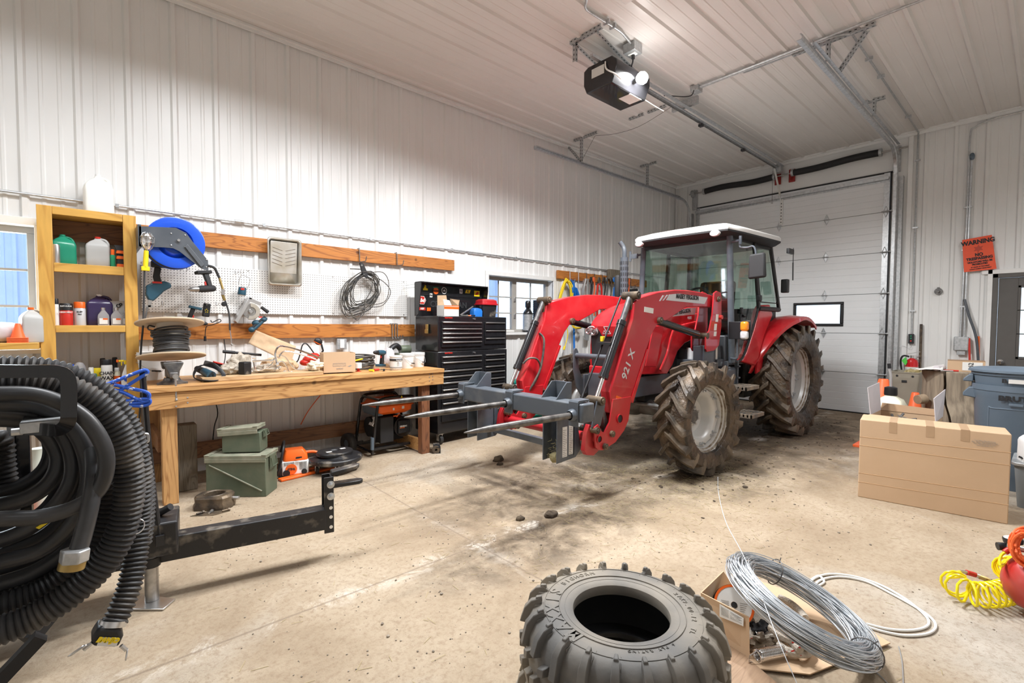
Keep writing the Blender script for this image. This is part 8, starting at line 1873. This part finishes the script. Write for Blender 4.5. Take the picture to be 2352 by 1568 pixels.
rag('black_netting',at(1745,1438,Z=.045),.042,(1.2,.9,.7),M['blkm'],'tangle of black netting beside the turnbuckle in the carton','netting',.8,4)
rag('dark_chain_heap',at(1750,1478,Z=.03),.05,(1.3,.9,.5),M['cast'],'dark heap of chain and rags under the rope in the carton','chain',.8,14)
A=at(1698,1306,Z=.285);Bq=at(1988,1484,Z=.075);Cc=(A+Bq)/2;Rr=(Bq-A).length/2;e1=(Bq-A).normalized();o1=e1.orthogonal().normalized();o2=e1.cross(o1)
def prj(p):
 q=p-CO;z=q.dot(_fw);return Vector((CX+F_PX*q.dot(_r)/z,CY-F_PX*q.dot(_u)/z))
pc=prj(Cc);best=None
for k in range(360):
 a=2*PI*k/360;m_=o1*math.cos(a)+o2*math.sin(a);q=prj(Cc+m_*Rr*.93)-pc;e=(q-Vector((22,-34))).length
 low=min((Cc+e1*math.cos(b)*Rr+m_*math.sin(b)*Rr*.93).z for b in[2*PI*j/24 for j in range(24)])
 e+=max(0,.05-low)*400
 if best is None or e<best[0]:best=(e,m_)
m_=best[1];nn_=e1.cross(m_)
wc=thing('wire_coil','big coil of galvanised fence wire leaning across the crushed carton','wire coil',Cc)
random.seed(9);mb=MB()
for k in range(120):
 u=random.random()**.5*.052;ph=random.uniform(0,2*PI);w1,w2=random.uniform(0,6),random.uniform(0,6)
 pts=[]
 for i in range(80):
  a=2*PI*i/80;dr=math.cos(ph+.6*math.sin(a+w1))*u*1.1;dn=math.sin(ph+.6*math.sin(a+w1))*u*1.05
  rr_=Rr+dr+.004*math.sin(2*a+w2);pts.append(Cc+e1*math.cos(a)*rr_+m_*math.sin(a)*rr_*.93+nn_*dn)
 mb.tube(pts,.0021,5,closed=True)
mb.build('wire',M['wire'],wc)
for a in(PI*.62,PI*1.90):
 mb=MB();cc_=Cc+e1*math.cos(a)*Rr+m_*math.sin(a)*Rr*.93;rd=(cc_-Cc).normalized();mb.tube(arc(cc_,.060,0,2*PI,20,rd,nn_)[:-1],.0028,6,closed=True);mb.tube([cc_+nn_*.05,cc_+nn_*.075+rd*.01],.0024,5);mb.build('tie_wire',M['dsteel'],wc)
mb=MB();mb.tube(cr([at(1649,1095,X=2.55),at(1651,1135,X=2.5),at(1668,1200,X=2.4),at(1705,1270,X=2.25),at(1745,1360,X=2.08),at(1790,1475,X=1.93),at(1835,1580,X=1.85)],8),.0016,6);mb.build('loose_end',M['wire'],wc)
wp=thing('white_pipe','loosely looped white plastic pipe lying on the floor right of the wire coil','pipe',at(2000,1390,Z=0))
for ps in(((1858,1345),(1870,1328),(1905,1318),(1960,1323),(2020,1342),(2075,1372),(2115,1403),(2133,1425),(2125,1440),(2090,1447),(2040,1444),(1990,1432)),((1865,1352),(1885,1332),(1930,1324),(1990,1335),(2050,1364),(2105,1395),(2140,1420),(2149,1440),(2130,1455),(2080,1459),(2030,1450),(1990,1438)),((1880,1345),(1893,1335),(1880,1322),(1862,1332))):
 mb=MB();mb.tube(cr([at(a,b,Z=.008)for a,b in ps],8),.006,8);mb.build('loop',M['whiteh'],wp)
for i,ps in enumerate((((2064,1484),(2072,1520),(2075,1575)),((1998,1532),(2020,1550),(2045,1575)))):
 mb=MB();mb.tube(cr([at(a,b,Z=.004)for a,b in ps],5),.0022,5);o=mb.build('loose_wire',M['wire']);tag(o,('straight','shorter slanted')[i]+' stray wire piece lying on the floor near the bottom edge','wire','stray wire pieces')
# air compressor at the right edge
cp=thing('air_compressor','red portable air compressor tank at the right edge of the floor','compressor',(3.35,.0,0))
tcx=V((3.42,.02,.16));mb=MB();ax_=V((-.25,-1,0)).normalized()
mb.lathe([(0,0),(.05,.004),(.095,.03),(.125,.075),(.13,.12),(.13,.50),(.10,.58),(0,.60)],tcx+ax_*-.11,ax_,36);mb.build('air_tank',M['tank'],cp)
mb=MB();mb.b2((3.28,-.10,.0),(3.52,-.06,.10));mb.b2((3.28,-.42,0),(3.52,-.38,.10));mb.build('foot',M['dsteel'],cp)
mb=MB();q=at(2326,1240,X=3.40);mb.lathe([(0,.0),(.036,0),(.038,-.006),(.036,-.022),(.03,-.024),(0,-.024)],(3.40,q.y,q.z+.01),(0,.1,1),28);mb.cyl((3.40,q.y,q.z-.05),(3.40,q.y,q.z-.01),.008);mb.build('gauge',M['blk'],cp)
mb=MB();mb.lathe([(0,.0),(.033,0),(.033,.002),(0,.002)],(3.40,q.y,q.z+.0105),(0,.1,1),28);mb.build('gauge_face',M['paper'],cp)
mb=MB();a,b=at(2291,1254,X=3.40),at(2316,1255,X=3.42);mb.cyl(a,b,.019,n=18);mb.build('regulator_knob',M['blk'],cp)
mb=MB();a,b=at(2312,1254,X=3.41),at(2352,1262,X=3.43);mb.cyl(a,b,.014);mb.box(at(2326,1256,X=3.41),(.035,.04,.035));mb.build('manifold',M['alu'],cp)
mb=MB();a,b=at(2322,1259,X=3.40),at(2308,1268,X=3.38);mb.cyl(a,b,.013);mb.build('coupler',M['redp'],cp)
mb=MB();mb.cyl((3.47,-.06,.28),(3.47,-.06,.44),.045,n=20);mb.b2((3.40,-.30,.28),(3.52,-.02,.36));mb.build('pump',M['blkm'],cp)
t=thing('orange_extension_lead','orange extension cord coil hanging over the compressor at the right edge','cord',at(2350,1280,X=3.3));random.seed(2)
for k in range(7):
 cx_=at(2362+random.uniform(-3,6),1258,X=3.33);mb=MB();mb.tube([cx_+V((random.uniform(-.01,.01),0,0))+V((0.02*math.sin(a+k),math.cos(a)*(.065-.004*k),math.sin(a)*(.095-.006*k)))for a in[2*PI*i/30 for i in range(30)]],.0065,7,closed=True);mb.build('loop',M['cord'],t)
yh=thing('coiled_air_hose','bright yellow coiled air hose lying in front of the compressor','air hose',at(2250,1370,Z=0))
pth=cr([at(2192,1334,Z=.082),at(2200,1346,Z=.078),at(2224,1360,Z=.072),at(2260,1366,Z=.070),at(2298,1362,Z=.070),at(2335,1350,Z=.08),at(2354,1330,Z=.11),at(2345,1315,Z=.13),at(2325,1305,Z=.16),at(2312,1308,Z=.18)],8)
hx=helix(pth,.056,30,16);end=[at(2300,1300,X=3.33),at(2296,1288,X=3.35),at(2300,1275,X=3.37),at(2308,1268,X=3.38)]
mb=MB();mb.tube(hx+cr([hx[-1]]+end,6),.0062,8);mb.tube(cr([hx[0],at(2177,1326,Z=.09),at(2186,1316,Z=.10),at(2205,1312,Z=.09)],6),.0062,8);mb.build('hose',M['yelw'],yh)
mb=MB();a,b,c_,d=at(2207,1312,Z=.09),at(2220,1314,Z=.085),at(2240,1320,Z=.07),at(2290,1340,Z=.05);mb.cyl(a,b,.009);mb.cyl(c_,fr(c_,d,.2),.012);mb.build('fitting',M['alu'],yh)
mb=MB();mb.cyl(b,c_,.013);mb.build('coupler',M['redp'],yh)
mb=MB();mb.tube([fr(c_,d,.15),fr(c_,d,.5),fr(c_,d,.75)],[.010,.013,.010],8);mb.box(fr(c_,d,.35),(.03,.03,.012));mb.build('nozzle',M['brass'],yh)
mb=MB();mb.tube([fr(c_,d,.7),d],.012,8);mb.build('blow_gun',M['blk'],yh)
# trailer with hose rack at the left
tr2=thing('hose_trailer','black steel trailer tongue with jack and hose hanger rack at the left edge','trailer',(.25,2.95,0))
TL,TR_=V((-.6,3.20,0)),V((1.06,2.87,0))
ty=lambda x:3.20+(x+.6)*(-.33/1.66)
mb=MB();mb.bar((.05,ty(.05),.25),(1.065,ty(1.065),.25),.095,.125);mb.build('tongue',M['grime'],tr2,bevel=.006)
mb=MB();q0=at(60,1270,Y=2.93);mb.bar((-1.3,3.30,.34),(.36,3.04,.325),.26,.17);mb.build('frame_beam',M['grime'],tr2,bevel=.01)
mb=MB();mb.bar((-1.3,2.55,.30),(.10,2.93,.30),.10,.10);mb.build('frame_beam',M['blkm'],tr2,bevel=.006)
dT=(TR_-TL).normalized();sT=V((-dT.y,dT.x,0))
hp_=V((1.10,ty(1.10),0))
mb=MB();mb.bar(hp_+V((0,0,.165)),hp_+V((0,0,.50)),.08,.012,up=dT)
for s_ in(-1,1):mb.bar(hp_+sT*.040*s_-dT*.02+V((0,0,.165)),hp_+sT*.040*s_-dT*.02+V((0,0,.50)),.010,.055,up=dT)
mb.prism([hp_-dT*.05+V((0,0,.31)),hp_-dT*.0+V((0,0,.31)),hp_-dT*.0+V((0,0,.40))],sT*.01);mb.build('hitch_channel',M['grime'],tr2,bevel=.003)
mb=MB()
for z_ in(.20,.26,.315):mb.cyl(hp_-sT*.047+dT*-.01+V((0,0,z_)),hp_-sT*.0448+dT*-.01+V((0,0,z_)),.010,n=14)
mb.build('bolt_hole',M['jugw'],tr2)
for z_ in(.385,.455):
 mb=MB();p=hp_-sT*.046-dT*.01+V((0,0,z_));mb.cyl(p,p-sT*.004,.022,n=20);mb.cyl(p-sT*.004,p-sT*.016,.014,n=6);mb.cyl(p-sT*.016,p-sT*.026,.008,n=10);mb.build('hitch_bolt',M['galv'],tr2)
for z_,l_ in((.50,.14),(.425,.16)):
 mb=MB();pts=[]
 for(u,v)in((0,-.035),(l_,-.032),(l_+.022,-.015),(l_+.028,0),(l_+.022,.015),(l_,.032),(0,.035)):pts.append(hp_+dT*u+sT*v+V((0,0,z_+(.02*u/l_ if z_>.45 else 0))))
 mb.prism(pts,(0,0,.024));mb.build('clevis_plate',M['grime'],tr2,bevel=.005)
jx,jy=.235,2.985
mb=MB();mb.cyl((jx,jy,.012),(jx,jy,.24),.030,n=24);mb.build('jack_tube',M['steel'],tr2)
mb=MB();mb.cyl((jx,jy,.185),(jx,jy,.23),.040,n=24);mb.build('jack_collar',M['blk'],tr2)
mb=MB();fpz=[at(296,1402,Z=.002),at(375,1402,Z=.002),at(403,1378,Z=.002),at(330,1368,Z=.002)];mb.prism(fpz,(0,0,.009));mb.build('foot_plate',M['alu'],tr2,bevel=.002)
mb=MB();mb.cyl((.21,3.20,.40),(.21,3.20,.63),.045,n=22);mb.build('jack_housing',M['blk'],tr2)
mb=MB();mb.cyl(at(362,1180,Y=3.05),at(392,1163,Y=3.0),.018,n=14);mb.cyl((.21,3.18,.42),at(362,1180,Y=3.05),.013);mb.build('jack_handle',M['blk'],tr2)
mb=MB();mb.tube([at(328,852,Y=2.95),at(340,1000,Y=2.95),at(352,1120,Y=2.95),at(367,1235,Y=2.93)],.012,8);mb.box(at(367,1240,Y=2.92),(.035,.03,.05));mb.tube(cr([at(322,862,Y=2.95),at(325,850,Y=2.95),at(331,850,Y=2.95),at(333,866,Y=2.95)],4),.007,6);mb.build('tie_rod',M['blk'],tr2)
PY=2.32
def F2(a,b,y=PY):return at(a,b,Y=y)
mb=MB();x0_,x1_=F2(34,1000,2.5).x,F2(68,1000,2.5).x;mb.b2((x0_,2.50,.30),(x1_,2.58,at(50,975,Y=2.5).z));mb.build('rack_post',M['blkg'],tr2,bevel=.003)
mb=MB();mb.b2((x0_-.02,2.50,.30),(x0_-.001,2.58,at(50,975,Y=2.5).z));mb.build('rack_post',M['galvd'],tr2)
path=cr([F2(-160,852,1.98),F2(-60,853,1.98),F2(60,853,1.98),F2(125,853,1.98),F2(150,862,1.98),F2(158,885,1.98),F2(158,940,1.98),F2(157,965,1.98),F2(148,980,2.0),F2(130,988,2.04),F2(90,986,2.08),F2(48,985,2.10)],5)
n_=len(path);rg=[]
for i,p in enumerate(path):
 d=(path[min(i+1,n_-1)]-path[max(i-1,0)]).normalized();n2=V((-d.z,0,d.x)).normalized();w_=.019
 rg.append([p+n2*w_,p-n2*w_,p-n2*w_+V((0,.012,0)),p+n2*w_+V((0,.012,0))])
mb=MB();mb.loft(rg);mb.build('hanger_loop',M['blkg'],tr2,bevel=.002)
mb=MB();a,b=F2(45,979,2.09),F2(140,979,2.05);mb.b2((a.x,2.08,b.z-.017),(b.x,2.52,b.z+.017));mb.build('hanger_arm',M['galvd'],tr2,bevel=.002)
mb=MB();q=F2(26,993,2.1);mb.cyl(q,q+V((.025,.0,0)),.012,n=8);mb.build('hanger_bolt',M['galv'],tr2)
mb=MB();mb.bar(F2(0,1560,2.3),F2(95,1460,2.3),.04,.04);mb.bar((.0,2.5,.45),F2(60,1470,2.35),.05,.05);mb.build('lower_brace',M['blkm'],tr2)
mb=MB();mb.b2((-.9,2.7,.42),(-.02,3.3,.46));mb.build('deck',M['blkm'],tr2)
def corr(pts,r_,pitch=.0165,closed=False,amp=.0042):
 """ribbed hose: radius rises and falls along the path"""
 P_=[Vector(p)for p in pts]
 if closed:P_.append(P_[0])
 L_=[0]
 for i in range(1,len(P_)):L_.append(L_[-1]+(P_[i]-P_[i-1]).length)
 tot=L_[-1];n=int(tot/pitch)*4;out=[];rr_=[];j=0
 for i in range(n if closed else n+1):
  s_=tot*i/n
  while j<len(L_)-2 and L_[j+1]<s_:j+=1
  u=(s_-L_[j])/(L_[j+1]-L_[j]+1e-9);out.append(P_[j]*(1-u)+P_[j+1]*u);rr_.append(r_+(-amp,.3*amp,amp,.3*amp)[i%4])
 return out,rr_
def loop_pts(right,y,ymid=None,xm=-40,yvar=.0):
 """right half given in photo pixels, left half mirrored"""
 R_=[at(a,b,Y=y+yvar*math.sin(i))for i,(a,b)in enumerate(right)]
 xc=at(xm,1150,Y=y).x
 Lh=[V((2*xc-p.x,p.y+.02,p.z))for p in R_[::-1]]
 return cr(R_+Lh,8,closed=True)
sh=thing('suction_hose','heavy black corrugated suction hose looped on the trailer rack at the left edge','hose',(0,2.2,.4))
loops=[(((-20,848),(60,845),(130,853),(200,880),(258,925),(300,985),(322,1060),(328,1130)),2.26,True),(((-20,878),(60,876),(130,886),(195,912),(245,955),(280,1015),(297,1090),(292,1170),(268,1245),(222,1310),(155,1368),(80,1415),(0,1447)),2.10,False),(((-20,888),(80,900),(160,935),(215,990),(248,1060),(258,1130),(246,1200),(212,1265),(158,1318),(90,1362),(0,1392)),2.30,False)]
pts,rr_=corr(loop_pts(loops[1][0],2.10),.043,closed=True);mb=MB();mb.tube(pts,rr_,14,closed=True);mb.build('hose_turn',M['hosed'],sh,ang=60)
pts,rr_=corr(loop_pts(loops[2][0],2.22),.042,closed=True);mb=MB();mb.tube(pts,rr_,14,closed=True);mb.build('hose_turn',M['hosed'],sh,ang=60)
out_=[at(a,b,Y=2.28)for a,b in((-260,1000),(-200,905),(-110,862),(-20,848),(60,845),(130,853),(200,880),(258,925),(297,985),(318,1060),(322,1130),(318,1200))]+[at(311,1280,Y=2.24),at(296,1350,Y=2.2),at(272,1410,Y=2.17),at(262,1430,Y=2.16)]
pts,rr_=corr(cr(out_,8),.037);mb=MB();mb.tube(pts,rr_,14);mb.build('hose_turn',M['hosed'],sh,ang=60)
o2_=[at(a,b,Y=2.42)for a,b in((260,955),(305,1020),(328,1100),(330,1180),(322,1250))]
pts,rr_=corr(cr(o2_,8),.036);mb=MB();mb.tube(pts,rr_,14);mb.build('hose_turn',M['hosed'],sh,ang=60)
o3_=[at(a,b,Y=2.45)for a,b in((-60,1000),(0,1010),(8,1060),(14,1110),(20,1160),(-10,1230))]
pts,rr_=corr(cr(o3_,8),.030);mb=MB();mb.tube(pts,rr_,12);mb.build('hose_turn',M['hosed'],sh,ang=60)
vq=at(248,1462,Y=2.15)
mb=MB();mb.cyl(at(262,1424,Y=2.16),at(257,1438,Y=2.155),.041,n=24);mb.build('hose_clamp',M['alu'],sh)
vm=[at(a,b,Y=2.12)for a,b in((228,1440),(278,1444),(284,1462),(272,1488),(212,1486),(208,1470))]
mb=MB();mb.prism(vm,(0,.075,0));vb=mb.build('cam_valve',M['blk'],sh,bevel=.012,seg=3)
lm=[at(a,b,Y=2.117)for a,b in((229,1463),(273,1465),(268,1484),(222,1483))]
mb=MB();mb.prism(lm,(0,.002,0));sub(mb.build('label',M['paper'],None),vb)
text('BANJO',.020,M['yel'],sh,at(248,1470,Y=2.1155),(lm[1]-lm[0]),(0,0,1),font_bold=.002,shear=.2,subof=vb)
for pts in(((212,1476),(192,1492)),((278,1482),(290,1492))):mb=MB();mb.tube([at(*p,Y=2.13)for p in pts],.007,6);mb.build('cam_arm',M['alu'],sh)
for(a,b,rx_,ax1_)in((182,1492,.024,(.9,.1,.35)),(175,1494,.022,(.9,.1,.4)),(291,1502,.018,(.2,.6,.9))):
 q=at(a,b,Y=2.13);d1=V(ax1_).normalized();d2=V((0,1,-.5)).normalized();mb=MB();mb.tube(arc(q,rx_,0,2*PI,20,d1,d2,rx_*.5)[:-1],.0024,6,closed=True);mb.build('pull_ring',M['alu'],sh)
q=at(315,1209,Y=2.2);mb=MB();mb.tube(arc(q,.024,0,2*PI,22,(.9,.2,.1),(0,.3,.95))[:-1],.0024,6,closed=True);mb.build('pull_ring',M['alu'],sh)
for(a,b)in((335,1005),(334,1050)):
 mb=MB();mb.tube(cr([at(a-12,b-8,Y=2.5),at(a+4,b-8,Y=2.5),at(a+5,b+8,Y=2.5),at(a-3,b+9,Y=2.5),at(a-2,b+0,Y=2.5)],4),.005,6);mb.build('cam_lever',M['alu'],sh)
wh2=thing('water_hose','bundle of smooth black water hoses looped inside the corrugated hose on the rack','hose',(0,2.3,.4))
S_=[(((-20,905),(70,905),(140,925),(200,965),(238,1025),(243,1080),(222,1130),(170,1165),(90,1187),(0,1192)),2.02,.023),(((-20,925),(80,930),(150,965),(190,1020),(205,1090),(190,1160),(150,1220),(90,1265),(0,1290)),2.16,.025),(((-20,945),(70,952),(135,985),(165,1040),(165,1100),(130,1160),(70,1210),(0,1240)),2.22,.025),(((-20,962),(60,968),(110,1000),(135,1050),(120,1100),(70,1140),(0,1160)),2.28,.026),(((-20,915),(80,918),(160,950),(212,1010),(228,1090),(210,1180),(160,1255),(85,1310),(0,1340)),2.24,.026),(((-20,935),(70,940),(140,975),(178,1030),(186,1100),(162,1170),(105,1230),(0,1275)),2.32,.025),(((-20,955),(60,962),(120,1000),(150,1060),(142,1120),(95,1180),(0,1220)),2.36,.026),(((-20,910),(90,915),(175,955),(228,1030),(240,1120),(215,1215),(150,1290),(70,1340),(0,1362)),2.34,.026),(((-20,950),(50,955),(100,985),(118,1030),(104,1075),(60,1110),(0,1130)),2.40,.024),(((-20,928),(70,934),(150,972),(200,1040),(210,1120),(180,1200),(120,1265),(0,1315)),2.40,.026)]
for pts,y,r_ in S_:mb=MB();mb.tube(loop_pts(pts,y,yvar=.012),r_,14,closed=True);mb.build('hose_turn',M['hose'],wh2)
mb=MB();mb.tube(cr([at(214,1035,Y=2.12),at(216,1090,Y=2.05),at(207,1160,Y=2.0),at(190,1230,Y=1.98),at(178,1268,Y=1.97)],6),.024,14);mb.build('hose_end',M['hose'],wh2)
mb=MB();q=at(174,1275,Y=1.96);mb.cyl(q+V((.0,0,.02)),q+V((-.005,0,-.018)),.037,n=6);mb.build('coupling',M['galvd'],wh2,bevel=.004)
mb=MB();q=at(166,1297,Y=1.97);mb.cyl(q+V((.002,0,.012)),q+V((-.003,0,-.010)),.033,n=20);mb.build('brass_band',M['brass'],wh2)
mb=MB();mb.prism([at(a,b,Y=2.18)for a,b in((82,1212),(118,1190),(112,1200),(90,1215))],(0,.02,0));mb.build('yellow_tag',M['yel'],wh2)
br=thing('blue_rope','blue rope with white flecks lashed between the shelf side and the black rod','rope',at(300,900,Y=2.9))
for ps in(((240,885),(290,865),(330,850),(338,856),(320,868),(262,905)),((240,890),(280,900),(328,922),(342,912),(335,900),(290,890),(262,883)),((272,922),(310,918),(340,916),(343,926),(325,932),(285,930)),((270,928),(315,925),(342,920))):
 mb=MB();mb.tube(cr([at(a,b,Y=2.93)for a,b in ps],6),.0085,8);mb.build('strand',M['rope'],br)
t=thing('water_filter','pale green standing filter canister seen through the hose loops','canister',(.05,4.0,0));q=at(90,1060,Y=4.0);mb=MB();mb.lathe([(0,0),(.05,0),(.055,.02),(.05,.05),(.045,.46),(.05,.50),(.05,.56),(.035,.60),(.04,.66),(0,.66)],(q.x,4.0,0),n=20);M['paleg']=mat('pale_green',(.55,.58,.50),.5);mb.build('body',M['paleg'],t)
t=thing('red_canister','faded red fuel canister standing on the floor seen at the left edge','canister',(at(24,1090,Y=3.9).x,3.9,0));q=at(24,1090,Y=3.9);mb=MB();mb.loft([rrect(.045,.10,0,.3,3,(q.x,3.9)),rrect(.05,.11,.40,.3,3,(q.x,3.9)),rrect(.03,.08,.47,.4,3,(q.x,3.9))]);M['fred']=mat('faded_red',(.62,.13,.08),.5);mb.build('body',M['fred'],t)
# what lies on the floor
random.seed(31)
CL=[(1145,1058,.05,.04),(1265,1185,.045,.03),(1195,1193,.03,.02),(1148,1067,.03,.02),(1240,1350,.012,.01),(952,1083,.025,.012),(1330,1315,.015,.008),(1455,1183,.018,.008)]
for i,(a,b,r_,h_)in enumerate(CL[:4]):
 q=at(a,b,Z=0);mb=MB();mb.sph(q+V((0,0,h_*.4)),r_,18,(1.2,.9,h_/r_),amp=.35,seed=i*3,fr_=2.0);o=mb.build('mud_clod',M['dirtc'],None,ang=60)
 tag(o,('dark mud clod on the floor below the bale spear','dark mud clod on the floor near the slab joint, the right one of two','smaller dark mud clod on the floor, left of its larger neighbour','small mud crumb touching the clod below the bale spear')[i],'mud clod')
mb=MB()
def inside(x,y):return not(x<.9 and 2.0<y<3.3)
for k in range(2600):
 x=random.uniform(.2,9);y=random.uniform(.1,5.2)
 if random.random()<.5:x=random.uniform(.6,4.5);y=random.uniform(.8,4.3)
 r_=random.uniform(.0015,.0055)*(1+(random.random()<.06)*.9);mb.sph((x,y,r_*.35),r_,6,(1,random.uniform(.6,1),.6),Matrix.Rotation(random.random()*6,3,'Z'))
o=mb.build('gravel_crumbs',M['pebble'],None,smooth=False);tag(o,'small stones and crumbs of dirt scattered over the concrete floor','gravel',kind='stuff')
mb=MB()
for k in range(1500):
 m2=random.random()
 if m2<.55:x=random.gauss(3.8,.9);y=random.gauss(2.25,.5)
 elif m2<.75:x=random.gauss(5.5,1.6);y=random.gauss(2.0,.7)
 else:x=random.uniform(.4,7.5);y=random.uniform(.2,4.2)
 a=random.random()*PI;l_=random.uniform(.008,.035);d=V((math.cos(a),math.sin(a),0))*l_;z_=random.uniform(.001,.004)
 mb.bar(V((x,y,z_))-d,V((x,y,z_+.001))+d,.0013,.0010)
o=mb.build('straw_litter',M['straw'],None,smooth=False);tag(o,'stray bits of straw and hay scattered over the floor','straw',kind='stuff')
mb=MB()
for k in range(420):
 m2=random.random();x,y=(random.gauss(6.9,.9),random.gauss(2.1,.35))if m2<.4 else(random.gauss(4.5,.5),random.gauss(2.1,.28))if m2<.8 else(random.uniform(4,8.8),random.uniform(2,4))
 r_=random.uniform(.004,.013)*(1+(random.random()<.05));mb.sph((x,y,r_*.2),r_,8,(1.2,.9,.45),Matrix.Rotation(random.random()*6,3,'Z'),amp=.6,seed=k)
o=mb.build('mud_crumbs',M['dirtc'],None);tag(o,'crumbled dark mud fallen from the tractor tyres onto the floor','mud',kind='stuff')
for o in _roots:
 if '_w' in o:del o['_w']
